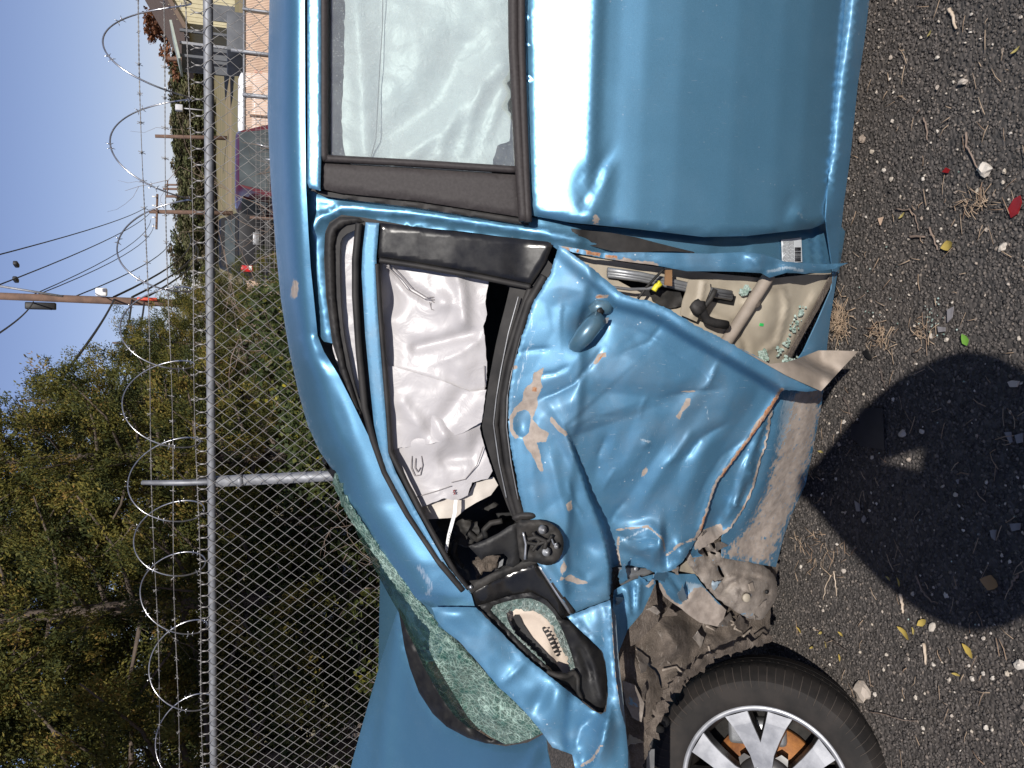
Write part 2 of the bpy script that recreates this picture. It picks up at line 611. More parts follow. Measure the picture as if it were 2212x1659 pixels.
def grime(name, stops, fine=160, rough=.85, bmp=.7, metal=0.0, blotch=(.05, .04, .033), streak=(.30, .27, .235), blue=0.0):
    m = bpy.data.materials.new(name)
    nt, b = nodes_of(m)
    co = coords(nt)
    c = ramp(nt, noise_tex(nt, 11, 7, .7, co, .6), stops)
    c = mixc(nt, mth(nt, 'MULTIPLY', mth(nt, 'SUBTRACT', noise_tex(nt, 26, 6, .7, co, .5), .54, clamp=True), 5.0, clamp=True), c, blotch)
    mp = N(nt, 'ShaderNodeMapping'); mp.inputs['Scale'].default_value = (9, 9, 60); mp.inputs['Rotation'].default_value = (.2, .6, 0)
    nt.links.new(co, mp.inputs[0])
    c = mixc(nt, mth(nt, 'MULTIPLY', mth(nt, 'SUBTRACT', noise_tex(nt, 3, 5, .6, mp.outputs[0]), .60, clamp=True), 4.0, clamp=True), c, streak)
    if blue > 0:
        c = mixc(nt, mth(nt, 'MULTIPLY', mth(nt, 'GREATER_THAN', noise_tex(nt, 15, 6, .7, co, .3), 1 - blue), .8), c, (.12, .24, .35))
    sp = mth(nt, 'GREATER_THAN', noise_tex(nt, fine * 2.2, 3, .6, co), .64)
    c = mixc(nt, mth(nt, 'MULTIPLY', sp, .45), c, streak)
    nt.links.new(c, b.inputs['Base Color'])
    b.inputs['Roughness'].default_value = rough
    b.inputs['Metallic'].default_value = metal
    b.inputs['Specular IOR Level'].default_value = .3
    h = mth(nt, 'ADD', mth(nt, 'MULTIPLY', noise_tex(nt, 30, 6, .65, co), 1.0), mth(nt, 'MULTIPLY', noise_tex(nt, fine, 4, .7, co), .35))
    bump(nt, b, h, bmp, .008)
    return m
DUSTMET = grime('dusty_metal', [(.3, (.12, .10, .085)), (.5, (.205, .175, .15)), (.7, (.27, .24, .21))], 140, .7, .35, .1, (.075, .062, .053), (.33, .31, .29), .36)
UNDERSEAL = grime('underseal', [(.3, (.05, .040, .032)), (.5, (.095, .076, .062)), (.72, (.165, .135, .11))], 240, .95, .9)
GREYMET = mat('grey_metal', (.30, .31, .32), (.16, .16, .165), 18, .42, .55, .3, 50, .002)
GREYBLUE = mat('sanded_blue', (.20, .235, .26), (.115, .16, .20), 16, .42, .35, .25, 60, .002)
STEEL = mat('bare_steel', (.45, .46, .48), (.30, .31, .32), 14, .38, .8, .2, 60, .002)
GALV = mat('galvanised_steel', (.27, .28, .30), (.18, .185, .20), 22, .5, .45, .15, 90, .001, rough2=.65)
WIRE = mat('galvanised_wire', (.30, .29, .28), (.17, .16, .155), 30, .6, .4)
RAZOR = mat('razor_steel', (.55, .55, .56), (.35, .35, .36), 30, .28, .9)
WHITEP = mat('white_plastic', (.75, .75, .74), None, 30, .5)
YELLOWP = mat('yellow_plastic', (.62, .55, .03), None, 30, .5)
GREENP = mat('green_plastic', (.03, .45, .10), None, 30, .5)
REDP = mat('red_plastic', (.20, .012, .014), None, 30, .25)
BRONZE = mat('dull_brown', (.20, .11, .05), None, 30, .6)

def airbag_mat(name='airbag_fabric', k=1.0):
    m = bpy.data.materials.new(name)
    nt, b = nodes_of(m)
    co = coords(nt)
    n1 = noise_tex(nt, 6, 5, .6, co)
    nt.links.new(ramp(nt, n1, [(.3, (.385 * k, .37 * k, .375 * k)), (.7, (.33 * k, .315 * k, .32 * k))]), b.inputs['Base Color'])
    b.inputs['Roughness'].default_value = .42
    b.inputs['Sheen Weight'].default_value = .1
    h = mth(nt, 'ADD', mth(nt, 'MULTIPLY', noise_tex(nt, 16, 4, .5, co, 1.6), 1.0), mth(nt, 'MULTIPLY', noise_tex(nt, 600, 2, .5, co), .02))
    bump(nt, b, h, .22, .012)
    return m
AIRBAG = airbag_mat()
AIRBAG_REAR = airbag_mat('airbag_fabric_rear', 1.32)  # same fabric, colour brightened to offset light lost in the rear pane
THREAD = mat('stitching', (.22, .20, .20), None, 60, .8)

def pane_mat(name, tint, refl=1.0, rough=.02, dust=.0, dustc=(.6, .62, .6)):
    m = bpy.data.materials.new(name)
    nt = m.node_tree if m.use_nodes else None
    m.use_nodes = True
    nt = m.node_tree
    nt.nodes.remove(nt.nodes['Principled BSDF'])
    out = nt.nodes['Material Output']
    tr = N(nt, 'ShaderNodeBsdfTransparent'); tr.inputs[0].default_value = (*tint, 1)
    gl = N(nt, 'ShaderNodeBsdfGlossy'); gl.inputs['Roughness'].default_value = rough
    gl.inputs[0].default_value = (.9, .95, 1, 1)
    fr = N(nt, 'ShaderNodeFresnel', i_IOR=1.5)
    mx = N(nt, 'ShaderNodeMixShader')
    nt.links.new(mth(nt, 'MULTIPLY', fr.outputs[0], 1.6 * refl, clamp=True), mx.inputs[0])
    nt.links.new(tr.outputs[0], mx.inputs[1]); nt.links.new(gl.outputs[0], mx.inputs[2])
    last = mx.outputs[0]
    if dust > 0:
        df = N(nt, 'ShaderNodeBsdfDiffuse'); df.inputs[0].default_value = (*dustc, 1)
        co = coords(nt)
        dn = N(nt, 'ShaderNodeMapRange', i_From_Min=.35, i_From_Max=.8, i_To_Min=dust * .35, i_To_Max=dust)
        nt.links.new(noise_tex(nt, 9, 6, .7, co), dn.inputs[0])
        sp = N(nt, 'ShaderNodeTexVoronoi', i_Scale=130.0); nt.links.new(co, sp.inputs['Vector'])
        spot = mth(nt, 'MULTIPLY', mth(nt, 'LESS_THAN', sp.outputs['Distance'], .16), .22)
        m2 = N(nt, 'ShaderNodeMixShader')
        nt.links.new(mth(nt, 'ADD', dn.outputs[0], spot, clamp=True), m2.inputs[0])
        nt.links.new(last, m2.inputs[1]); nt.links.new(df.outputs[0], m2.inputs[2])
        last = m2.outputs[0]
    nt.links.new(last, out.inputs[0])
    return m
PANE = pane_mat('side_glass', (.88, .93, .92), 1.0, .05, .14)

def crazed_mat(name, cell, base, edge, alpha_lo, alpha_hi, lines=.08, warp=.5):
    """shattered glass: fine cells with pale fracture lines, partly see-through"""
    m = bpy.data.materials.new(name)
    nt, b = nodes_of(m)
    co = coords(nt)
    wv = N(nt, 'ShaderNodeTexNoise', i_Scale=14.0); nt.links.new(co, wv.inputs['Vector'])
    wm = N(nt, 'ShaderNodeVectorMath', operation='MULTIPLY_ADD')
    nt.links.new(wv.outputs['Color'], wm.inputs[0]); wm.inputs[1].default_value = (warp * .05,) * 3; nt.links.new(co, wm.inputs[2])
    masks = []
    for s, w in ((cell, lines), (cell * .45, lines * .8)):
        v = N(nt, 'ShaderNodeTexVoronoi', feature='DISTANCE_TO_EDGE', i_Scale=s)
        nt.links.new(wm.outputs[0], v.inputs['Vector'])
        r = N(nt, 'ShaderNodeMapRange', i_From_Min=0.0, i_From_Max=w, i_To_Min=1.0, i_To_Max=0.0)
        nt.links.new(v.outputs['Distance'], r.inputs[0])
        masks.append(r.outputs[0])
    lm = mth(nt, 'MAXIMUM', *masks)
    cells = N(nt, 'ShaderNodeTexVoronoi', i_Scale=cell); nt.links.new(wm.outputs[0], cells.inputs['Vector'])
    big = noise_tex(nt, 7, 5, .6, co)
    dens = N(nt, 'ShaderNodeMapRange', i_From_Min=.35, i_From_Max=.65, i_To_Min=alpha_lo, i_To_Max=alpha_hi)
    nt.links.new(big, dens.inputs[0])
    rnd = N(nt, 'ShaderNodeSeparateColor'); nt.links.new(cells.outputs['Color'], rnd.inputs[0])
    a = mth(nt, 'MAXIMUM', mth(nt, 'MULTIPLY', lm, .95), mth(nt, 'MULTIPLY', dens.outputs[0], mth(nt, 'ADD', .55, mth(nt, 'MULTIPLY', rnd.outputs[0], .6))), clamp=True)
    nt.links.new(a, b.inputs['Alpha'])
    c = mixc(nt, rnd.outputs[1], base, tuple(v * .45 for v in base))
    pm = N(nt, 'ShaderNodeMapRange', i_From_Min=.40, i_From_Max=.68); nt.links.new(noise_tex(nt, 13, 5, .65, co, .8), pm.inputs[0])
    lm = mth(nt, 'MULTIPLY', lm, mth(nt, 'ADD', .35, mth(nt, 'MULTIPLY', pm.outputs[0], 1.0)), clamp=True)
    c = mixc(nt, mth(nt, 'MULTIPLY', pm.outputs[0], .5), c, tuple(v * .5 for v in edge))
    nt.links.new(mixc(nt, mth(nt, 'MULTIPLY', lm, .8), c, edge), b.inputs['Base Color'])
    b.inputs['Roughness'].default_value = .38
    b.inputs['Specular IOR Level'].default_value = .2
    bump(nt, b, mth(nt, 'ADD', rnd.outputs[2], mth(nt, 'MULTIPLY', lm, -.6)), .8, .004)
    return m
CRAZED = crazed_mat('crazed_windscreen', 120, (.028, .100, .078), (.46, .62, .54), .6, 1.0, .12, .25)
CRAZED_THIN = crazed_mat('crazed_windscreen_edge', 60, (.004, .010, .008), (.05, .12, .08), .45, .8, .03)
CRUMBS = crazed_mat('crumbled_glass', 140, (.11, .17, .155), (.48, .55, .51), .75, 1.0, .10)

def glassbit_mat():
    m = bpy.data.materials.new('glass_crumb')
    nt, b = nodes_of(m)
    nt.links.new(ramp(nt, noise_tex(nt, 120, 2), [(.35, (.14, .21, .175)), (.65, (.36, .43, .39))]), b.inputs['Base Color'])
    b.inputs['Roughness'].default_value = .1
    return m
GLASSBIT = glassbit_mat()

# tyre, rim, brake
TYRE = mat('tyre_rubber', (.009, .008, .0075), (.021, .0175, .0155), 14, .75, 0, .25, 120, .001, spec=.25)
TREAD = mat('tyre_tread', (.030, .026, .024), (.065, .052, .043), 18, .85, 0, .4, 120, .001)
ALLOY = mat('machined_alloy', (.31, .315, .33), (.19, .195, .21), 22, .38, .4, .08, 70, .001)
RIMBLK = mat('rim_black', (.010, .010, .011), (.035, .031, .028), 14, .26, .1, rough2=.5)
RUSTY = mat('rusty_disc', (.28, .11, .025), (.14, .05, .014), 26, .7, .2, .4, 120, .002)

# ground
def asphalt_mat():
    m = bpy.data.materials.new('asphalt')
    nt, b = nodes_of(m)
    co = coords(nt)
    v = N(nt, 'ShaderNodeTexVoronoi', i_Scale=95.0); nt.links.new(co, v.inputs['Vector'])
    sep = N(nt, 'ShaderNodeSeparateColor'); nt.links.new(v.outputs['Color'], sep.inputs[0])
    c = ramp(nt, sep.outputs[0], [(.0, (.03, .027, .025)), (.6, (.05, .044, .04)), (.95, (.08, .069, .062))])
    big = noise_tex(nt, 1.6, 4, .6, co)
    c = mixc(nt, mth(nt, 'MULTIPLY', mth(nt, 'SUBTRACT', big, .45, clamp=True), 1.6, clamp=True), c, (.075, .058, .045))
    nt.links.new(c, b.inputs['Base Color'])
    b.inputs['Roughness'].default_value = .85
    bump(nt, b, mth(nt, 'SUBTRACT', 1.0, v.outputs['Distance']), .9, .006)
    return m
ASPHALT = asphalt_mat()

def tint_mat(name, stops, rough=.7, spec=.3, trans=0.0, attr='tint'):
    """colour from a per-piece random value stored on the mesh"""
    m = bpy.data.materials.new(name)
    nt, b = nodes_of(m)
    a = N(nt, 'ShaderNodeAttribute', attribute_name=attr).outputs['Fac']
    c = ramp(nt, a, stops)
    nt.links.new(c, b.inputs['Base Color'])
    b.inputs['Roughness'].default_value = rough
    b.inputs['Specular IOR Level'].default_value = spec
    if trans > 0:
        out = nt.nodes['Material Output']
        tl = N(nt, 'ShaderNodeBsdfTranslucent'); nt.links.new(c, tl.inputs[0])
        mx = N(nt, 'ShaderNodeMixShader'); mx.inputs[0].default_value = trans
        nt.links.new(b.outputs[0], mx.inputs[1]); nt.links.new(tl.outputs[0], mx.inputs[2])
        nt.links.new(mx.outputs[0], out.inputs[0])
    return m
CHIPS = tint_mat('stone_chips', [(0, (.028, .0245, .0225)), (.5, (.062, .054, .049)), (.9, (.100, .086, .076)), (1, (.17, .14, .115))], .75, .4)
PEBBLE = tint_mat('pale_pebbles', [(0, (.34, .29, .23)), (.6, (.44, .40, .35)), (1, (.24, .19, .15))], .7)
STRAW = tint_mat('dry_straw', [(0, (.22, .155, .105)), (.6, (.31, .235, .165)), (1, (.18, .115, .075))], .8)
LEAFY = tint_mat('fallen_leaf', [(0, (.36, .26, .06)), (.5, (.30, .25, .09)), (1, (.26, .15, .07))], .6)

# ================================================================== the wrecked car
car = empty('wrecked_car', (0.0, 2.6, 0.0))
tag(car, 'crashed metallic blue car with its front door crushed in and white airbags hanging inside', 'car')

def nwear(polys, rusts=(), scuff_sheens=(), soft=10):
    """wear, rust and scuff masks from patches / lines drawn on the sheet"""
    def fn(px, py):
        out = {}
        for key, items in (('wear', polys), ('rust', rusts), ('scuff', scuff_sheens)):
            w = np.zeros(len(px))
            for it in items:
                if isinstance(it, tuple):
                    d = pdist(px, py, it[0], True)[0]
                    sg = np.where(inside(px, py, np.asarray(it[0], float)), 1, -1)
                    v = np.clip(.5 + sg * d / (2 * soft), 0, 1) * it[1]
                elif isinstance(it, dict):
                    d, _, t = pdist(px, py, it['line'])
                    v = np.clip(1 - d / it['w'], 0, 1) * it.get('a', 1.0)
                else:
                    d = pdist(px, py, it, True)[0]
                    s = np.where(inside(px, py, np.asarray(it, float)), 1, -1)
                    v = np.clip(.5 + s * d / (2 * soft), 0, 1)
                w = np.maximum(w, v)
            out[key] = w
        return out
    return fn

# ---- roof, roof rail and windscreen pillar (one pressing)
SIL = [(584, -420), (582, 0), (580, 100), (578, 250), (585, 400), (597, 550), (607, 650), (625, 760), (645, 850), (665, 920), (690, 975), (712, 1006)]
PIL_R = [(655, -420), (658, 0), (659, 250), (661, 405), (666, 500), (671, 578), (686, 725), (700, 760), (731, 810), (761, 869), (810, 971), (866, 1088), (925, 1173), (966, 1232), (1018, 1284), (1026, 1312)]
PIL_L = [(932, 1312), (901, 1296), (860, 1240), (819, 1185), (782, 1132), (752, 1088), (722, 1018)]
_pr = resample(np.array(PIL_R, float), 20, False)
_prY = on_side(_pr[:, 0], _pr[:, 1], 0.0)[:, 1]
_lf = np.array(SIL + PIL_L[::-1], float)
def roof_place(px, py, o):
    px = np.asarray(px, float); py = np.asarray(py, float)
    dR = pdist(px, py, np.array(PIL_R, float))[0]; dL = pdist(px, py, _lf)[0]
    u = dR / np.maximum(dR + dL, 1e-6)
    Yr = np.interp(py, _pr[:, 1], _prY)
    dY = np.interp(py, [-420, 400, 700, 900, 1010, 1100, 1312], [.80, .75, .55, .34, .18, .09, .05])
    Y = Yr + np.interp(py, [900, 1100], [.022, .030]) * u + dY * u ** 3.8 + o
    rx, ry, rz = rays(px, py); t = Y / ry
    return np.stack([rx * t, Y, CAM_H + rz * t], -1)
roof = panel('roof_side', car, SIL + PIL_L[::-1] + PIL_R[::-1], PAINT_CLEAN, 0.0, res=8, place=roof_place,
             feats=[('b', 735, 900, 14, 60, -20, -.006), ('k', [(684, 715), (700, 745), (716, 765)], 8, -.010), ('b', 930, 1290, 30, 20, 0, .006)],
             wear=nwear([[(636, 600), (646, 612), (642, 640), (630, 650), (628, 625)]], scuff_sheens=[{'line': SIL, 'w': 34, 'a': .62}, {'line': [(905, 1225), (930, 1262), (925, 1285)], 'w': 16, 'a': .8}, {'line': [(690, 715), (698, 745)], 'w': 6, 'a': .8}]))  # pale band along the silhouette is sky reflection put into the colour
# the top of the roof runs on behind the crown to the far side
XY = resample(np.array(SIL + [(720, 1016)]), 25, False)
base = roof_place(XY[:, 0], XY[:, 1], 0.0)
rx, ry, rz = rays(XY[:, 0], XY[:, 1])
rows = [base + np.array([0, .004, -.006])]
for dY, dz in ((.06, -.003), (.18, -.010), (.4, -.024), (.6, -.05), (.85, -.10), (.95, -.19)):
    r = base.copy(); r[:, 1] += dY; r[:, 2] += (rz / ry) * dY + dz
    r[:, 0] += (rx / ry) * dY * .6
    rows.append(r)
nR, nC = len(rows), len(base)
F = np.array([[i * nC + j, i * nC + j + 1, (i + 1) * nC + j + 1, (i + 1) * nC + j] for i in range(nR - 1) for j in range(nC - 1)])
obj('roof_top', np.concatenate(rows), F, ROOFTOP, roof)
# ---- rear door
def hem_in(w, d): return (w, d)
REAR_EDGE = [(1150, 466), (1234, 481), (1329, 490), (1410, 499), (1519, 512), (1611, 510), (1710, 499), (1754, 494), (1794, 477)]
rear_out = [(1136, -420), (1135, 0), (1137, 250), (1141, 440), (1145, 466)] + REAR_EDGE + [(1797, 440), (1801, 380), (1808, 250), (1818, 100), (1828, -20), (1856, -420)]
rear_door = panel('rear_door', car, rear_out, PAINT_CLEAN, 0.0, res=12, hem=(12, .014), th=.002,
                  feats=[('t', [(1318, 322), (1300, 358), (1283, 390), (1268, 425), (1264, 474)], 18, -.009), ('t', [(1310, 335), (1306, 380), (1296, 430), (1290, 480)], 26, .007),
                         ('t', [(1276, 350), (1256, 395), (1252, 440)], 22, -.006), ('k', [(1262, 428), (1263, 452)], 5, -.008), ('k', [(1272, 440), (1276, 478)], 5, .005),
                         ('t', [(1710, 486), (1712, 462), (1722, 455), (1738, 474), (1760, 481), (1786, 474)], 13, .009),
                         ('t', [(1722, 415), (1704, 450), (1700, 480)], 20, -.006), ('b', 1745, 488, 30, 12, 0, -.008),
                         ('b', 1650, 300, 160, 180, 0, -.004), ('r', [(1345, 200), (1355, 500)], 30, .0012)],
                  nz=[(.0004, 260, 4)],
                  wear=nwear([[(1278, 478), (1286, 462), (1291, 470), (1300, 478), (1296, 486), (1282, 485)]], rusts=[{'line': [(1280, 482), (1296, 482)], 'w': 5, 'a': .8}],
                             scuff_sheens=[{'line': [(1712, 462), (1722, 456), (1738, 474), (1760, 481)], 'w': 7, 'a': .8}, {'line': [(1700, 180), (1740, 250)], 'w': 7, 'a': .25}]))
rear_frame = panel('window_frame', rear_door, [(664, -420), (664, 396), (668, 406), (692, 412), (694, 330), (693, -420)], PAINT_CLEAN, -.010, res=5, hem=(4, .003), th=.012)
panel('window_seal', rear_door, [(693, -420), (694, 352), (1121, 378), (1119, 361), (1108, -420), (1137, -420), (1137, 0), (1139, 250), (1143, 462), (1140, 484), (1121, 482), (1119, 392), (693, 366), (672, 412), (690, 414)], APPLIQUE, .02, res=12)
# black bars round the pane
def bar(pts, r, off, m=APPLIQUE, name='window_seal', par=rear_door):
    return rod(name, par, pts, r, m, off, 8, 14)
bar([(700, -420), (700, 120), (700, 336), (706, 345)], .009, .002)
bar([(700, 342), (900, 353), (1118, 367)], .008, .002)
bar([(1106, -420), (1110, 100), (1118, 250), (1125, 380), (1132, 478)], .012, -.004)
bar([(1124, -420), (1126, 100), (1131, 250), (1136, 380), (1141, 480)], .009, -.006)
panel('pillar_trim', rear_door, [(693, 351), (900, 363), (1119, 377), (1126, 420), (1132, 470), (900, 434), (735, 417), (694, 408)], APPLIQUE, .004, res=11, hem=(8, .006))
panel('pillar_seal', rear_door, [(672, 410), (735, 418), (900, 435), (1132, 471), (1143, 476), (1142, 487), (1120, 484), (900, 449), (760, 432), (700, 424)], RUBBER, .014, res=9, hem=(7, .008))
rear_pane = panel('window_pane', rear_door, [(705, -420), (705, 340), (1118, 364), (1106, -420)], PANE, .016, th=.004, res=30)
# curtain airbag hanging behind the rear pane
def bag_off(base, folds, seed, amp=.012):
    def fn(px, py):
        return base - amp * fbm(px, py, 110, seed) - amp * .35 * fbm(px, py, 34, seed + 3) - feat(px, py, folds)
    return fn
panel('rear_curtain_airbag', car, [(747, -420), (745, 0), (742, 195), (737, 234), (740, 303), (750, 352), (800, 372), (1060, 384), (1066, 345), (1074, 316), (1100, 306), (1105, 234), (1098, 0), (1096, -420)], AIRBAG_REAR,
      bag_off(.048, [('k', [(828, -100), (822, 150), (815, 350)], 10, -.006), ('r', [(770, 0), (785, 200), (790, 330)], 22, .012),
                     ('r', [(1000, 100), (940, 220), (850, 300)], 40, -.016), ('r', [(1080, 140), (980, 260), (880, 330)], 26, .014),
                     ('r', [(1090, 190), (1050, 300)], 9, .006), ('r', [(1040, 180), (1000, 330)], 9, .006), ('r', [(990, 200), (950, 340)], 10, .006), ('b', 900, 80, 120, 70, 20, .008)], 3, .006), res=10, rough_edge=.8)
rod('airbag_seam', car, [(832, -300), (826, 60), (820, 150), (812, 300), (800, 345)], .0012, THREAD, .036, 6, 10)

# ---- body behind the doors: door opening, centre pillar
pillar = panel('centre_pillar', car, [(660, 380), (668, 410), (700, 424), (760, 430), (1130, 478), (1168, 470), (1234, 484), (1329, 492), (1519, 508), (1611, 508), (1710, 496), (1760, 488), (1802, 470), (1826, 500), (1812, 590), (1700, 590), (1611, 556), (1446, 560), (1300, 556), (1205, 540), (1184, 524), (1000, 500), (820, 483), (781, 472), (738, 466), (712, 480), (702, 505), (700, 560), (703, 610), (712, 696), (720, 742), (700, 738), (686, 722), (671, 578), (666, 500)],
               PAINT_CLEAN, lambda px, py: .040 + .028 * np.clip((px - 1180) / 120, 0, 1), res=10, hem=(6, .004),
               feats=[('r', [(672, 500), (690, 470), (740, 450), (900, 462), (1180, 505), (1300, 530)], 9, .014), ('r', [(700, 452), (900, 476), (1180, 515)], 6, -.006),
                      ('r', [(1560, 530), (1600, 540)], 20, -.008), ('r', [(1745, 505), (1750, 570)], 6, .008), ('r', [(1768, 505), (1772, 570)], 6, .008), ('r', [(1788, 500), (1792, 570)], 6, .006)],
               nz=[(.001, 90, 9)])
panel('rubber_seal', pillar, [(1168, 484), (1234, 494), (1350, 506), (1440, 530), (1520, 549), (1440, 541), (1347, 549), (1250, 524)], RUBBER, .052, res=8, ch=1)
sticker = panel('sticker', pillar, [(1688, 518), (1731, 513), (1733, 566), (1690, 569)], mat('sticker_paper', (.55, .58, .60), (.48, .50, .52), 30, .5), .0635, res=8, th=.0006)
# printed lines and a bar code on the sticker
STK = []
INK = mat('print_ink', (.03, .03, .035), None, 40, .7)
for k in range(9):
    x = 1692 + k * 2.7
    y0 = 521
    while y0 < 563:
        l = random.uniform(4, 11)
        a, b = on_side(np.array([x, x]), np.array([y0, min(y0 + l, 566)]), .0622)
        STK.append(tube([a, b], .0006, 4)); y0 += l + 2.0
for k in range(18):
    y = 535 + k * 1.7
    a, b = on_side(np.array([1717, 1730]), np.array([y, y]), .0622)
    STK.append(tube([a, b], random.choice([.0003, .0006, .0009]), 4))
V, F = join(STK)
obj('print', V, F, INK, sticker, kind='stuff')

# ---- sill
SILL_OUT = [(1912, -420), (1878, 0), (1867, 92), (1853, 183), (1838, 330), (1823, 439), (1812, 540), (1809, 590), (1794, 686), (1787, 745), (1780, 830), (1775, 872), (1761, 947), (1751, 995), (1740, 1047), (1710, 1111), (1693, 1159), (1676, 1225)]
SILL_IN = [(1560, 1205), (1560, 1160), (1590, 1110), (1605, 1060), (1618, 1010), (1630, 960), (1640, 910), (1650, 850), (1700, 812), (1735, 760), (1768, 690), (1796, 625), (1800, 590), (1790, 520), (1784, 470), (1790, 380), (1798, 250), (1808, 100), (1818, -20), (1846, -420)]
def sill_off(px, py):
    d = pdist(px, py, SILL_OUT)[0]                     # rolls under towards the ground
    w = np.interp(py, [-400, 480, 600, 1200], [34, 34, 70, 90])
    return .006 + .018 * np.clip(1 - d / w, 0, 1) ** 1.6 + np.interp(d, [0, 20, 34, 46, 60], [0, -.006, -.016, .006, .022]) * np.interp(py, [450, 560], [1, .2]) + np.interp(py, [450, 600], [0, .035])
sill = panel('sill', car, SILL_OUT + SILL_IN, PAINT, sill_off, res=11, th=.003,
             feats=[('b', 1720, 900, 30, 60, 0, .008), ('r', [(1690, 870), (1670, 960), (1640, 1060), (1600, 1130)], 12, .010), ('r', [(1728, 880), (1715, 980), (1690, 1080), (1650, 1150)], 10, -.008)],
             nz=[(.002, 90, 12)], fz=[(-.006, 70, 19), (-.002, 30, 20)],
             wear=nwear([([(1700, 840), (1790, 800), (1790, 880), (1745, 1060), (1690, 1190), (1670, 1235), (1545, 1215), (1560, 1180), (1610, 1120), (1640, 1060), (1670, 960), (1690, 900)], .62),
                         ([(1900, -420), (1870, 0), (1845, 250), (1830, 440), (1815, 600), (1850, 600), (1890, 0), (1930, -420)], .6)], rusts=[{'line': [(1600, 1120), (1640, 1040)], 'w': 10, 'a': .5}],
                        scuff_sheens=[[(1690, 850), (1740, 850), (1720, 950), (1670, 1000)]], soft=26))
V, F = lathe([(.004, 0), (.011, 0), (.011, .003), (.004, .003), (.004, 0)], 20)
p0 = on_side(np.array([1674.]), np.array([984.]), .045)[0]
obj('washer', xf(V, p0), F, GREYBLUE, sill)

# ---- front door: torn skin
door_in = [(1208, 530), (1232, 545), (1285, 583), (1318, 612), (1344, 635), (1372, 644), (1399, 649), (1446, 668), (1501, 701), (1546, 724), (1593, 750), (1629, 767), (1664, 788), (1703, 811), (1754, 836), (1772, 843),
           (1735, 846), (1700, 842), (1689, 845), (1665, 885), (1641, 920), (1610, 962), (1580, 1002), (1549, 1043), (1532, 1092), (1518, 1139), (1505, 1163), (1490, 1190), (1474, 1214), (1456, 1230), (1436, 1237), (1416, 1237), (1395, 1228), (1365, 1222), (1338, 1222), (1322, 1226), (1320, 1260), (1316, 1296), (1270, 1312), (1231, 1328),
           (1205, 1282), (1180, 1245), (1160, 1215), (1150, 1170), (1134, 1117), (1124, 1074), (1109, 1000), (1101, 950), (1099, 921), (1099, 870), (1102, 830), (1110, 790), (1128, 725), (1140, 690), (1152, 652), (1172, 620), (1188, 593), (1198, 560)]
CREASE = [(1195, 895), (1222, 925), (1240, 975), (1258, 1022), (1270, 1060), (1287, 1102), (1300, 1135), (1312, 1180), (1320, 1225), (1322, 1300)]
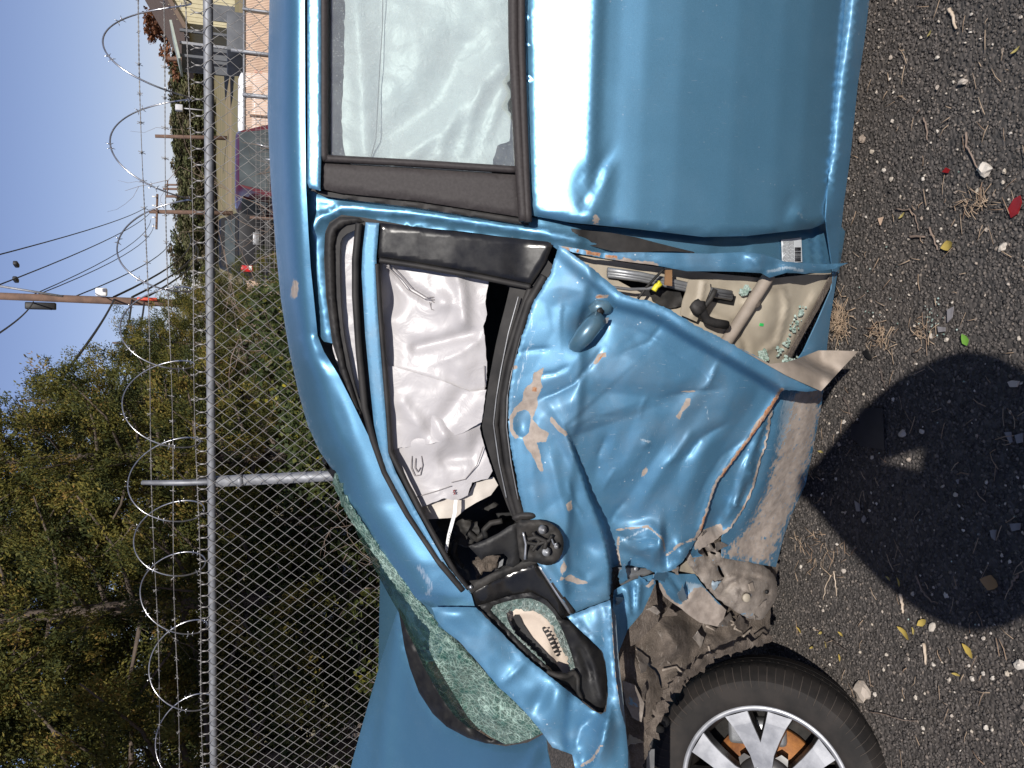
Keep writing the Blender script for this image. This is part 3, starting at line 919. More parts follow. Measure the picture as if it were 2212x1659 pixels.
dfe = [
    ('b', 1240, 575, 46, 40, 40, -.004), ('t', [(1222, 545), (1250, 590), (1300, 625)], 26, 0.0025),
    ('s', [(1175, 650), (1215, 640), (1290, 660), (1370, 700), (1420, 760)], 40, -.010, 60),
    # cup behind the handle
    ('b', 1268, 706, 30, 42, 25, -.044), ('b', 1300, 660, 14, 14, 0, .005),
    # big diagonal folds
    ('t', [(1310, 750), (1285, 778), (1240, 832), (1165, 864), (1110, 908)], 30, -0.0112),
    ('t', [(1316, 748), (1268, 800), (1236, 860), (1224, 905)], 26, 0.0062),
    ('b', 1128, 920, 22, 26, 0, -.012), ('k', [(1105, 900), (1112, 940), (1140, 950), (1165, 910)], 12, .006),
    ('t', [(1345, 765), (1400, 798), (1500, 848)], 44, 0.0074), ('t', [(1250, 850), (1330, 850), (1430, 862), (1500, 846), (1560, 842)], 30, -0.0087),
    ('t', [(1556, 778), (1530, 832), (1500, 852), (1470, 905), (1450, 935)], 26, 0.0068),
    ('t', [(1610, 790), (1570, 880), (1520, 980), (1478, 1085)], 44, 0.0081),
    ('t', [(1650, 830), (1605, 900), (1560, 965), (1530, 1010)], 28, -0.0056),
    ('t', [(1520, 905), (1470, 970), (1440, 1002), (1400, 1062), (1380, 1092)], 30, 0.0074),
    ('t', [(1452, 930), (1400, 1010), (1360, 1072), (1316, 1126)], 34, -0.0093),
    ('t', [(1572, 914), (1512, 948), (1490, 977), (1466, 1004)], 20, -0.0074),
    ('t', [(1400, 915), (1345, 1008), (1300, 1066)], 30, 0.0062), ('t', [(1312, 935), (1292, 990), (1286, 1036)], 20, -0.0062),
    ('t', [(1500, 1010), (1470, 1080), (1450, 1130)], 30, 0.0050), ('t', [(1430, 1040), (1400, 1100), (1380, 1130)], 26, -0.0037),
    ('b', 1395, 960, 9, 7, 0, .006), ('t', [(1178, 858), (1226, 934)], 18, 0.0050),
    # upper skin overlaps the lower along the long tear
    ('k', [(1330, 1150), (1360, 1170), (1412, 1160)], 5, -.008), ('k', [(1352, 1215), (1372, 1190), (1420, 1178)], 5, .007), ('k', [(1455, 1225), (1462, 1190), (1490, 1170)], 5, -.008), ('k', [(1620, 940), (1560, 985), (1530, 1030), (1500, 1100)], 5, -.005), ('k', [(1360, 1075), (1330, 1105), (1316, 1130)], 5, -.006), ('k', [(1440, 690), (1400, 740), (1330, 770)], 5, -.004), ('k', [(1250, 920), (1290, 900), (1340, 900)], 4, -.004),
    ('k', [(1300, 752), (1285, 776), (1242, 828), (1200, 850), (1165, 862)], 5, -.007), ('k', [(1560, 842), (1500, 846), (1440, 856)], 5, -.006), ('k', [(1572, 914), (1512, 948), (1490, 977), (1466, 1004)], 5, -.007),
    ('k', [(1552, 780), (1530, 830), (1508, 846)], 4, .005), ('k', [(1496, 925), (1460, 985), (1430, 1012)], 5, .005), ('k', [(1345, 700), (1420, 735), (1500, 790), (1560, 842)], 6, -.004), ('k', [(1312, 940), (1290, 990)], 4, -.005),
    ('k', [(1400, 850), (1385, 880), (1382, 905)], 4, .003), ('k', [(1230, 790), (1200, 806), (1160, 812)], 4, -.005), ('k', [(1120, 760), (1150, 756), (1190, 752)], 4, -.005), ('k', [(1332, 1010), (1310, 1040), (1300, 1060)], 4, .004), ('k', [(1262, 1120), (1240, 1086), (1226, 1040)], 4, .005),
    ('t', [(1200, 940), (1230, 1010), (1242, 1090), (1264, 1164)], 28, -0.0093), ('t', [(1188, 980), (1205, 1060), (1232, 1126)], 18, 0.0050),
    ('r', [(1150, 960), (1150, 1060), (1165, 1130)], 18, .006), ('b', 1265, 1180, 36, 30, 20, -.018), ('t', [(1210, 1186), (1225, 1232), (1265, 1258), (1304, 1240)], 16, 0.0062),
    ('r', [(1180, 1230), (1230, 1290), (1290, 1300)], 18, .009),
    # crumpled lower front corner
    ('b', 1375, 1180, 40, 28, 20, .012), ('t', [(1326, 1146), (1400, 1135), (1432, 1165), (1440, 1196)], 18, 0.0087), ('b', 1435, 1200, 14, 30, 20, -.018),
    ('b', 1470, 1190, 22, 26, -20, .018), ('t', [(1336, 1188), (1385, 1205), (1414, 1236)], 14, -0.0074), ('t', [(1432, 1166), (1412, 1200), (1403, 1236)], 14, 0.0062),
    ('r', [(1518, 1139), (1549, 1043), (1641, 920), (1689, 845)], 10, .010),
]
patches = [[(1176, 793), (1168, 815), (1172, 835), (1160, 860), (1162, 875), (1150, 905), (1168, 925), (1186, 935), (1180, 955), (1160, 955), (1168, 985), (1176, 1030), (1165, 1015), (1150, 985), (1135, 965), (1128, 945), (1143, 935), (1146, 900), (1138, 885), (1118, 890), (1108, 905), (1108, 928), (1120, 945), (1112, 950), (1101, 930), (1101, 900), (1112, 880), (1128, 865), (1132, 840), (1150, 825), (1152, 805)],
           [(1190, 898), (1210, 920), (1226, 935), (1224, 945), (1205, 930), (1188, 910)], [(1492, 860), (1490, 875), (1475, 890), (1468, 907), (1460, 900), (1472, 880), (1482, 862)],
           [(1404, 1000), (1398, 1020), (1383, 1038), (1388, 1015)], [(1206, 1258), (1225, 1225), (1217, 1210), (1209, 1230), (1216, 1250), (1245, 1262), (1275, 1260), (1250, 1250), (1232, 1240)],
           [(1292, 765), (1308, 760), (1310, 772), (1300, 772), (1290, 785), (1280, 788)], [(1285, 637), (1318, 637), (1312, 644), (1288, 645)], [(1235, 1080), (1222, 1090), (1228, 1110), (1236, 1100)]]
door_wear = nwear(patches + [{'line': [(1689, 843), (1641, 920), (1580, 1002), (1549, 1043), (1518, 1139), (1505, 1163)], 'w': 14, 'a': .85}, [(1689, 840), (1660, 880), (1628, 918), (1622, 932), (1640, 925), (1668, 890)], {'line': [(1330, 1145), (1400, 1137), (1432, 1165), (1436, 1190)], 'w': 6, 'a': .8}, {'line': [(1340, 1224), (1334, 1190), (1336, 1160)], 'w': 7, 'a': .8}, {'line': [(1440, 1200), (1470, 1175), (1500, 1165)], 'w': 9, 'a': .7}, {'line': [(1500, 845), (1470, 847)], 'w': 5, 'a': .8}, {'line': [(1104, 795), (1114, 793)], 'w': 7}],
                  rusts=[{'line': [(1689, 843), (1660, 885), (1630, 935), (1600, 975), (1560, 1030)], 'w': 13, 'a': .72}, {'line': [(1525, 1110), (1516, 1145)], 'w': 9, 'a': .8}, {'line': [(1549, 1043), (1530, 1095)], 'w': 8, 'a': .5}, [(1150, 836), (1160, 836), (1160, 846), (1150, 846)], {'line': [(1285, 641), (1316, 640)], 'w': 6, 'a': .7}, {'line': [(1292, 780), (1305, 764)], 'w': 6, 'a': .7}],
                  scuff_sheens=[{'line': [(1140, 660), (1150, 720), (1130, 790), (1115, 840)], 'w': 14, 'a': .6}, {'line': [(1330, 770), (1420, 795)], 'w': 16, 'a': .35}, {'line': [(1385, 950), (1405, 955)], 'w': 7, 'a': .9}, {'line': [(1525, 880), (1530, 905)], 'w': 8, 'a': .7}, {'line': [(1230, 800), (1240, 850), (1225, 900)], 'w': 14, 'a': .5}, {'line': [(1180, 930), (1190, 990)], 'w': 8, 'a': .6}, {'line': [(1340, 1170), (1400, 1140), (1430, 1160)], 'w': 8, 'a': .8}], soft=5)
FOLD = [(1230, 540), (1285, 583), (1344, 635), (1399, 649), (1446, 668), (1501, 701), (1593, 750), (1703, 811), (1772, 843)]
def fold_out(px, py):
    d, sd, t = pdist(px, py, FOLD)
    return (.006 + .115 * t) / (1 + np.exp((d - 24 - 18 * t) / 4.0))
def tear_in(px, py):
    d, sd, t = pdist(px, py, CREASE)
    sg = -d * sd if TEAR_SIGN > 0 else d * sd
    t = np.clip(t * 1.25 - .1, 0, 1)
    return (.02 + .085 * t) * np.clip(sg / 7 + .5, 0, 1) * np.exp(-(np.maximum(sg, 0) / (90 + 70 * (1 - t))) ** 2) * np.clip(t * 12, 0, 1)
def corner_out(px, py):
    return .052 * np.exp(-((py - 1180) / 40) ** 2) * np.clip((px - 1330) / 95, 0, 1) * (1 - np.clip((px - 1426) / 14, 0, 1))
TEAR_SIGN = 1
front_door = panel('front_door', car, door_in, PAINT, lambda px, py: -.006 - fold_out(px, py) + tear_in(px, py) - corner_out(px, py), res=4.8, th=.0014, hem=(5, .003), feats=dfe, nz=[(.0030, 200, 21)], fz=[(-.010, 150, 3), (-.0022, 60, 4)], wear=door_wear, rough_edge=.7)

# folded-over lower corner, its bare inner face turned to the street
panel('torn_corner', front_door, [(1596, 752), (1664, 786), (1700, 782), (1730, 772), (1768, 757), (1810, 757), (1854, 759), (1815, 800), (1774, 845), (1700, 812), (1640, 778)], BEIGE_DUSTY,
      lambda px, py: -.006 - fold_out(px, py) * 1.0 + .0 + .0009 * pdist(px, py, FOLD)[0] * np.interp(px, [1600, 1760, 1854], [1.0, .6, .15]) - .085 * np.clip((px - 1775) / 80, 0, 1), res=8, th=.0015, nz=[(.002, 40, 31)])
panel('bottom_fold', front_door, [(1690, 842), (1676, 856), (1665, 910), (1655, 961), (1638, 1012), (1628, 1053), (1607, 1101), (1580, 1139), (1540, 1172), (1505, 1190), (1490, 1180), (1500, 1140), (1530, 1040), (1570, 990), (1630, 910)], PAINT, .022, res=6.5, th=.0014,
      feats=[('r', [(1645, 925), (1610, 1010), (1585, 1090)], 7, .012), ('r', [(1655, 930), (1630, 1010), (1600, 1090)], 6, -.010), ('r', [(1640, 980), (1605, 1060), (1560, 1130)], 6, .010), ('k', [(1630, 1000), (1620, 1015), (1628, 1050)], 8, .014), ('b', 1550, 1130, 20, 26, 0, -.03)], fz=[(-.010, 45, 9)], rough_edge=1.2,
      wear=nwear([{'line': [(1665, 890), (1655, 961), (1638, 1012), (1628, 1053), (1607, 1101), (1580, 1139), (1530, 1175)], 'w': 9}, [(1500, 1150), (1560, 1130), (1560, 1175), (1500, 1195)]], rusts=[{'line': [(1628, 1053), (1600, 1105), (1575, 1140)], 'w': 6, 'a': .6}], soft=5))

# rear shut face of the front door
panel('door_edge', front_door, [(1205, 530), (1300, 546), (1380, 545), (1446, 546), (1530, 548), (1611, 544), (1651, 550), (1695, 565), (1776, 571), (1832, 568), (1805, 580), (1770, 586), (1739, 592), (1703, 588), (1662, 600), (1644, 590), (1590, 587), (1538, 586), (1483, 586), (1410, 572), (1358, 566), (1290, 556), (1237, 545)], PAINT, .006, res=7, th=.0016, hem=(5, .004),
      feats=[('k', [(1612, 546), (1636, 575), (1650, 592)], 12, .012), ('b', 1640, 560, 16, 14, 30, .014), ('k', [(1655, 585), (1690, 575), (1740, 580)], 7, .006), ('b', 1680, 575, 12, 10, 0, -.010)], nz=[(.003, 45, 51)],
      wear=nwear([{'line': [(1215, 535), (1300, 552), (1358, 563), (1420, 572)], 'w': 9, 'a': .95}], rusts=[{'line': [(1225, 538), (1300, 550), (1345, 556)], 'w': 8}], scuff_sheens=[{'line': [(1655, 588), (1700, 578), (1735, 585)], 'w': 8}], soft=5))
# inner panel of the door, seen through the tear
inner = panel('inner_panel', front_door, [(1215, 545), (1290, 558), (1358, 568), (1410, 575), (1538, 590), (1662, 602), (1739, 594), (1812, 582), (1800, 606), (1768, 668), (1735, 725), (1706, 782), (1690, 800), (1629, 785), (1560, 752), (1480, 712), (1400, 672), (1344, 660), (1270, 600)], BEIGE, .072, res=7, th=.0016, holes=[[(1639, 636), (1645, 637), (1648, 643), (1642, 648), (1637, 643)], [(1300, 585), (1360, 596), (1440, 612), (1480, 622), (1490, 660), (1440, 655), (1400, 640), (1350, 615)]],
              feats=[('r', [(1610, 655), (1660, 612), (1690, 625), (1700, 660), (1680, 740), (1650, 760)], 6, .008), ('r', [(1760, 640), (1720, 710), (1695, 760)], 8, .008), ('b', 1650, 690, 30, 40, 20, .010),
                     ('k', [(1540, 720), (1575, 760), (1600, 800)], 12, .008), ('r', [(1585, 700), (1610, 740), (1612, 790)], 7, -.008), ('b', 1515, 650, 30, 25, 0, .008), ('b', 1642, 642, 12, 12, 0, -.006),
                     ('r', [(1500, 690), (1540, 680), (1580, 700)], 8, -.008)], nz=[(.003, 40, 61)])
panel('dirty_rim', inner, [(1812, 584), (1800, 606), (1768, 668), (1735, 725), (1704, 780), (1696, 776), (1726, 722), (1760, 663), (1792, 600), (1804, 582)], UNDERSEAL, .058, res=6, th=.004, nz=[(.002, 15, 3)])
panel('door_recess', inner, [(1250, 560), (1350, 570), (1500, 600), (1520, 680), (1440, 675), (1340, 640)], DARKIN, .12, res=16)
rod('guard_beam', inner, [(1662, 594), (1640, 628), (1610, 676), (1560, 752)], .0145, BEIGE_DUSTY, [.048, .052, .054, .056], 14, 12)
V, F = lathe([(0, -.004), (.010, -.004), (.012, 0), (.010, .006), (0, .006)], 14)
p0 = on_side(np.array([1634.]), np.array([654.]), .042)[0]
obj('plug', xf(V, p0), F, UNDERSEAL, inner)
rail = [(1312, 588), (1380, 597), (1450, 612), (1520, 628), (1580, 638)]
V, F = join([tube(on_side(np.array([a[0] for a in rail]), np.array([a[1] + k for a in rail]), .054 + .004 * k / 8), .006, 6) for k in (-5, 1, 6)])
obj('window_rail', V, F, GREYMET, inner)
panel('bracket', inner, [(1488, 604), (1533, 606), (1535, 625), (1520, 660), (1505, 695), (1470, 680), (1475, 650), (1482, 630)], BEIGE, .044, res=6, th=.003, feats=[('r', [(1520, 610), (1515, 640), (1500, 680)], 5, .008)])
panel('bracket', inner, [(1438, 583), (1452, 583), (1452, 618), (1436, 616)], BRONZE, .020, res=6, th=.004)
panel('regulator', inner, [(1400, 622), (1470, 632), (1478, 660), (1440, 668), (1410, 650)], BLACK_DUSTY, .062, res=7, nz=[(.008, 18, 8)])
panel('regulator', inner, [(1535, 625), (1590, 640), (1585, 660), (1530, 650)], BLACK, .068, res=8)
rod('cable', inner, [(1435, 580), (1415, 600), (1395, 622), (1378, 645)], .003, BLACK_DUSTY, .022, 7, 4)
rod('cable', inner, [(1320, 620), (1360, 625), (1400, 624), (1425, 616)], .0035, GREYMET, .022, 7, 4)
rod('clip', inner, [(1412, 628), (1418, 618), (1426, 614), (1420, 611)], .0065, YELLOWP, .018, 7, 2)
rod('cable', inner, [(1502, 662), (1515, 668), (1525, 690), (1545, 698), (1570, 702)], .0105, RUBBER, .022, 8, 1)
rod('cable', inner, [(1545, 625), (1535, 645), (1520, 665)], .006, BLACK_DUSTY, .026, 7, 2)
V, F = lathe([(0, -.008), (.014, -.006), (.018, .0), (.015, .010), (0, .012)], 12)
p0 = on_side(np.array([1508.]), np.array([664.]), .018)[0]
obj('grommet', xf(V, p0) + RNG.normal(0, .0015, V.shape), F, RUBBER, inner)
panel('clip', inner, [(1643, 698), (1650, 699), (1649, 705), (1642, 704)], GREENP, .060, res=4, th=.004)
# crumbs of the side glass caught inside the door
def crumbs(name, parent, lines, n, offs, size=(.003, .007), m=GLASSBIT):
    parts = []
    for k in range(n):
        ln = lines[k % len(lines)]
        t = random.random(); L = np.asarray(ln['line'], float)
        i = min(int(t * (len(L) - 1)), len(L) - 2); f = t * (len(L) - 1) - i
        p = L[i] * (1 - f) + L[i + 1] * f + RNG.normal(0, ln['w'], 2)
        c = on_side(np.array([p[0]]), np.array([p[1]]), offs)[0]
        s = random.uniform(*size)
        V, F = box((0, 0, 0), (s, s * random.uniform(.6, 1), s * random.uniform(.6, 1)), random.uniform(0, 3), 0, random.uniform(0, 3))
        parts.append((V + c, F))
    V, F = join(parts)
    return obj(name, V, F, m, parent, smooth=False, kind='stuff')
crumbs('glass_crumbs', inner, [{'line': [(1734, 660), (1725, 690), (1710, 712), (1695, 740), (1680, 765)], 'w': 4}, {'line': [(1690, 775), (1720, 780), (1740, 770), (1765, 760)], 'w': 3.5}, {'line': [(1645, 762), (1650, 775)], 'w': 5}, {'line': [(1602, 635), (1615, 622)], 'w': 3}, {'line': [(1490, 655), (1492, 668)], 'w': 3}], 300, .056)

# door handle: hollow with its broken end standing up
def blob(name, par, pts, radii, m, off, seg=10):
    pts = np.asarray(pts, float); o = np.asarray(off, float)
    P = on_side(pts[:, 0], pts[:, 1], o)
    V, F = tube(P, list(radii), seg)
    return obj(name, V, F, m, par)
HANDLE = mat('handle_paint', (.055, .13, .19), (.08, .14, .18), 30, .35, .3, coat=.5)
handle = blob('handle', front_door, [(1228, 752), (1245, 745), (1262, 725), (1280, 702), (1294, 688)], [.008, .018, .021, .021, .019], HANDLE, [.020, .004, -.014, -.018, -.010])
blob('handle_base', handle, [(1276, 672), (1290, 664), (1308, 662), (1318, 668)], [.012, .017, .018, .012], HANDLE, [.005, .000, .000, .004])
panel('handle_end', handle, [(1276, 690), (1316, 686), (1312, 698), (1284, 702)], STEEL, -.022, res=5, th=.004)
V, F = lathe([(.0, 0), (.008, 0), (.008, .004), (0, .004)], 14)
p0 = on_side(np.array([1298.]), np.array([672.]), -.018)[0]
obj('lock_hole', xf(V, p0), F, BLACK, handle)

# ---- front door window surround
OPEN_GAP = [(733, 529), (742, 508), (774, 494), (772, 540), (763, 575), (766, 640), (772, 700), (780, 810), (787, 890), (770, 850), (752, 770), (742, 720), (735, 640)]
OPEN_WIN = [(815, 575), (822, 566), (836, 562), (950, 582), (1104, 608), (1092, 660), (1076, 720), (1062, 790), (1052, 850), (1044, 905), (1040, 925), (1058, 985), (1080, 1050), (1100, 1105), (1118, 1135), (1126, 1180), (1108, 1216), (1014, 1264), (985, 1232), (957, 1190), (907, 1100), (866, 1027), (857, 997), (844, 975), (840, 898), (834, 810), (824, 696)]
surround = panel('window_surround', front_door, [(712, 480), (738, 464), (786, 470), (897, 490), (1190, 524), (1182, 560), (1196, 575), (1186, 596), (1152, 655), (1130, 725), (1108, 805), (1101, 840), (1099, 921), (1109, 1000), (1124, 1074), (1136, 1120), (1152, 1175), (1160, 1216), (1120, 1236), (1020, 1284), (966, 1234), (925, 1175), (866, 1090), (810, 973), (775, 905), (745, 827), (718, 743), (704, 640), (700, 560), (703, 500)], RUBBER, .024, res=9, th=.004, holes=[OPEN_GAP, OPEN_WIN], nz=[(.0015, 30, 71)])
panel('body_seal', surround, [(700, 545), (702, 506), (712, 484), (735, 468), (775, 470), (786, 478), (745, 486), (728, 500), (722, 530), (724, 640), (733, 720), (746, 790), (775, 880), (800, 940), (793, 944), (760, 880), (734, 800), (716, 720), (706, 640)], RUBBER, .006, res=7, th=.012, hem=(7, .012))
panel('door_pillar', surround, [(818, 481), (900, 490), (1020, 504), (1184, 522), (1194, 530), (1178, 568), (1150, 612), (1143, 618), (1105, 609), (1026, 592), (900, 571), (834, 560), (812, 556)], GLOSSB, .008, res=9, th=.004, hem=(6, .004))
panel('door_frame', surround, [(790, 480), (819, 482), (813, 556), (816, 666), (824, 784), (836, 918), (841, 985), (856, 1022), (895, 1096), (930, 1160), (968, 1226), (1018, 1280), (1005, 1284), (950, 1212), (884, 1112), (843, 1042), (826, 1000), (808, 918), (800, 842), (789, 725), (781, 590), (783, 540)], PAINT, .000, res=5, th=.003, hem=(4, .003),
      wear=nwear([], scuff_sheens=[{'line': [(935, 1165), (965, 1215), (1000, 1262)], 'w': 9, 'a': .7}]))
for pts, r, o in (([(776, 482), (768, 560), (768, 640), (776, 760), (788, 880), (806, 950), (830, 1020), (880, 1112), (945, 1210), (1000, 1275)], .008, .004),
                  ([(814, 570), (822, 690), (832, 810), (839, 905), (843, 975), (858, 1005), (905, 1098), (955, 1188), (985, 1238), (1012, 1272)], .006, .006),
                  ([(820, 562), (900, 574), (1026, 596), (1104, 612), (1146, 620)], .006, .006),
                  ([(1146, 622), (1120, 690), (1092, 780), (1078, 850), (1070, 918), (1082, 1000), (1100, 1070), (1116, 1120)], .008, .012),
                  ([(1176, 596), (1142, 655), (1120, 725), (1100, 805), (1090, 860), (1088, 921), (1098, 1000), (1114, 1074), (1126, 1118)], .010, .006)):
    rod('seal_lip', surround, pts, r, RUBBER, o, 8, 18)
for pts, o in (([(1120, 640), (1098, 720), (1082, 800), (1072, 860), (1066, 915), (1078, 1000), (1094, 1075)], .002), ([(1150, 640), (1128, 710), (1108, 790), (1096, 850), (1094, 921), (1104, 1000), (1119, 1080)], -.002)):
    rod('seal_edge', surround, pts, .0016, GREYMET, o, 6, 18)

# ---- curtain airbag in the front door opening
BAG = [(700, 470), (800, 480), (900, 520), (1050, 560), (1056, 605), (1048, 650), (1052, 680), (1044, 705), (1048, 740), (1052, 790), (1050, 830), (1044, 860), (1044, 900), (1036, 925), (1052, 985), (1064, 1018), (1054, 1034), (1020, 1042), (1010, 1070), (985, 1082), (960, 1076), (920, 1092), (898, 1098), (850, 1040), (800, 960), (760, 880), (720, 760), (705, 600)]
panel('front_curtain_airbag', car, BAG, AIRBAG, bag_off(.048, [('r', [(845, 575), (880, 620), (930, 650)], 9, -.014), ('b', 845, 650, 24, 40, 0, -.02), ('b', 850, 690, 30, 24, 20, .010), ('b', 960, 655, 26, 22, 0, .016), ('r', [(985, 590), (1000, 640), (1000, 690)], 16, .018), ('r', [(900, 750), (960, 735), (1020, 720)], 12, -.014),
     ('k', [(833, 786), (900, 800), (970, 825), (1012, 842)], 22, .012), ('k', [(930, 790), (1000, 760), (1045, 725)], 14, .010), ('b', 1000, 790, 36, 30, 30, .012), ('r', [(880, 860), (930, 890), (960, 940)], 16, .012), ('r', [(850, 960), (930, 955), (1000, 930)], 30, .012), ('r', [(960, 990), (1020, 985), (1040, 940)], 16, -.01)], 13, .008), res=7, th=.0012, rough_edge=.5)
panel('front_curtain_airbag', car, [(840, 975), (860, 968), (935, 958), (1000, 935), (1040, 912), (1046, 870), (1050, 842), (1014, 846), (960, 824), (900, 806), (836, 788), (838, 880)], AIRBAG,
      bag_off(.034, [('r', [(870, 870), (900, 910), (930, 960)], 18, .012), ('r', [(1000, 850), (960, 900), (905, 960)], 20, -.012)], 17, .005), res=7, th=.0012, rough_edge=.4)
panel('airbag_end', car, [(905, 1095), (960, 1078), (1012, 1068), (1025, 1044), (1066, 1030), (1076, 1048), (1060, 1070), (1030, 1085), (1005, 1100), (985, 1118), (920, 1122)], mat('tan_fabric', (.50, .46, .41), (.40, .36, .32), 14, .7), .075, res=7, nz=[(.006, 40, 4)])
for pts in ([(835, 575), (860, 600), (880, 625), (915, 645), (940, 648)], [(842, 572), (868, 598), (888, 622), (920, 642), (960, 642), (972, 652), (968, 662), (950, 660), (932, 650)], [(928, 652), (932, 668), (950, 673), (972, 667), (976, 655)],
            [(890, 985), (888, 1010), (896, 1028), (908, 1026), (913, 1005), (910, 985)], [(898, 990), (896, 1010), (902, 1020), (908, 1010)], [(895, 1075), (940, 1062), (975, 1050)], [(1045, 860), (1048, 830), (1046, 790)], [(1044, 965), (1030, 1005), (1005, 1035), (975, 1042)]):
    rod('airbag_seam', car, pts, .0011, THREAD, .040 if pts[0][1] < 800 else .040, 5, 6)
strap = panel('airbag_strap', car, [(981, 1080), (988, 1080), (986, 1110), (972, 1160), (965, 1202), (960, 1196), (966, 1155), (978, 1110)], WHITEP, .03, res=6, th=.001, nz=[(.003, 20, 6)])
V, F = join([tube(on_side(np.array([963.5 + k % 2 * 2.2 + (1190 - y) * .16, 966. + k % 2 * 2.2 + (1190 - y) * .16]), np.array([y, y]), .0275), .0007, 4) for k, y in enumerate(np.arange(1150, 1196, 3.2))])
obj('strap_print', V, F, INK, strap, kind='stuff')
rod('strap_bartack', strap, [(979, 1060), (983, 1058), (979, 1064), (984, 1063), (980, 1068), (984, 1067)], .0014, REDP, .036, 5)

# ---- cabin behind: dash debris, seat, floor, far side
def wpt(dx, dy, off): return on_side(np.array([float(dx)]), np.array([float(dy)]), off)[0]
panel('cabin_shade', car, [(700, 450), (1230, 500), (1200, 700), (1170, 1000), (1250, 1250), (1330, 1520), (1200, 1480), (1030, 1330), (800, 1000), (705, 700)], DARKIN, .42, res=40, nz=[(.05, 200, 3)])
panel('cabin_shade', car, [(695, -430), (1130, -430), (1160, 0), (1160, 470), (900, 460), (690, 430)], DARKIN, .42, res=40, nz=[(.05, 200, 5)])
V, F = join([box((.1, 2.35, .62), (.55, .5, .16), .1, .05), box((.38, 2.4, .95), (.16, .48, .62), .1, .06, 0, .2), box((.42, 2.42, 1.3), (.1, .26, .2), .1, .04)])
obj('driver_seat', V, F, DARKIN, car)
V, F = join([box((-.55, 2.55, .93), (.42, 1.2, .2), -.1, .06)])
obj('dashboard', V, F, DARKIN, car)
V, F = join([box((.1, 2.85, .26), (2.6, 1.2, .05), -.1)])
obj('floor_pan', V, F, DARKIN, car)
far = []
for z, dq in ((.25, 0), (.6, .06), (.93, .06), (1.06, 0)):
    far.append([(x, 3.42 - .1 * x + dq, z) for x in np.linspace(-1.2, 2.0, 14)])
far = np.array(far); n = 14
obj('far_side', far.reshape(-1, 3), np.array([[i * n + j, i * n + j + 1, (i + 1) * n + j + 1, (i + 1) * n + j] for i in range(3) for j in range(n - 1)]), PAINT_CLEAN, car)
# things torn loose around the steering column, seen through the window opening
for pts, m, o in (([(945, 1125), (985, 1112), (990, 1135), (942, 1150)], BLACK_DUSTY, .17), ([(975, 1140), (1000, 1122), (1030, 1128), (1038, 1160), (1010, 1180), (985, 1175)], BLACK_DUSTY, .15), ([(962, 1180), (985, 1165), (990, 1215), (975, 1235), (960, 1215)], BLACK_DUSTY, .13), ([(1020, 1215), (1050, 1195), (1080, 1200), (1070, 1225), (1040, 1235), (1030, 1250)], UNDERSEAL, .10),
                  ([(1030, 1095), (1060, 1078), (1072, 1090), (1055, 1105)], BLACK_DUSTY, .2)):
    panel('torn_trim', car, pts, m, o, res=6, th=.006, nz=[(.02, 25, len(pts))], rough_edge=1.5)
for pts, r, o in (([(1050, 1160), (1045, 1145), (1060, 1130), (1085, 1125)], .007, .11), ([(985, 1170), (980, 1195), (990, 1215), (1000, 1225)], .006, .12), ([(1010, 1150), (1030, 1165), (1050, 1150)], .008, .14)):
    rod('torn_wire', car, pts, r, BLACK_DUSTY, o, 7, 3)
for pts in ([(962, 1205), (970, 1200), (974, 1212), (966, 1215)], [(1078, 1215), (1088, 1207), (1085, 1222), (1076, 1227)], [(978, 1238), (986, 1230), (990, 1248), (984, 1252)]):
    panel('torn_trim', car, pts, GREYMET, .07, res=4, th=.003, rough_edge=.8)
# ---- broken mirror
mirror = panel('door_mirror', car, [(1040, 1210), (1012, 1180), (1048, 1166), (1076, 1152), (1100, 1136), (1116, 1130), (1124, 1170), (1122, 1215), (1108, 1226), (1095, 1222), (1098, 1206), (1088, 1196), (1070, 1198), (1050, 1202)], BLACK, -.020, res=7, th=.02, hem=(6, .006))
panel('mirror_arm', mirror, [(1114, 1122), (1140, 1124), (1168, 1122), (1196, 1132), (1214, 1152), (1219, 1178), (1212, 1204), (1196, 1220), (1176, 1222), (1150, 1212), (1124, 1216), (1118, 1170)], BLACK_DUSTY, -.045, res=6, th=.035, ch=1, hem=(10, .010), feats=[('b', 1150, 1172, 20, 22, 0, -.020), ('b', 1180, 1190, 12, 10, 0, -.008)], nz=[(.006, 16, 9)])
panel('mirror_foot', mirror, [(1104, 1118), (1116, 1108), (1138, 1106), (1156, 1108), (1160, 1118), (1140, 1124), (1112, 1126)], RUBBER, -.02, res=6, th=.02, ch=1, hem=(5, .01))
V, F = lathe([(0, -.010), (.004, -.010), (.004, -.006), (.0075, -.006), (.0075, -.003), (.0095, -.003), (.0095, .004), (0, .004)], 20)
for dx, dy in ((1172, 1144), (1180, 1192), (1202, 1180)):
    obj('screw_boss', xf(V, wpt(dx, dy, -.060), s=1.0 if dx < 1190 else .6), F, GREYMET, mirror)
for pts, r in (([(1140, 1165), (1158, 1160), (1180, 1170), (1176, 1185)], .005), ([(1138, 1172), (1160, 1176), (1186, 1168), (1192, 1156)], .004), ([(1150, 1150), (1165, 1170), (1150, 1190)], .004), ([(1190, 1160), (1196, 1176), (1204, 1174)], .002)):
    rod('mirror_wire', mirror, pts, r, BLACK_DUSTY if r > .003 else STEEL, -.062, 6, 4)
rod('mirror_edge', mirror, [(1130, 1150), (1136, 1175), (1134, 1208)], .003, STEEL, -.050, 6, 3)
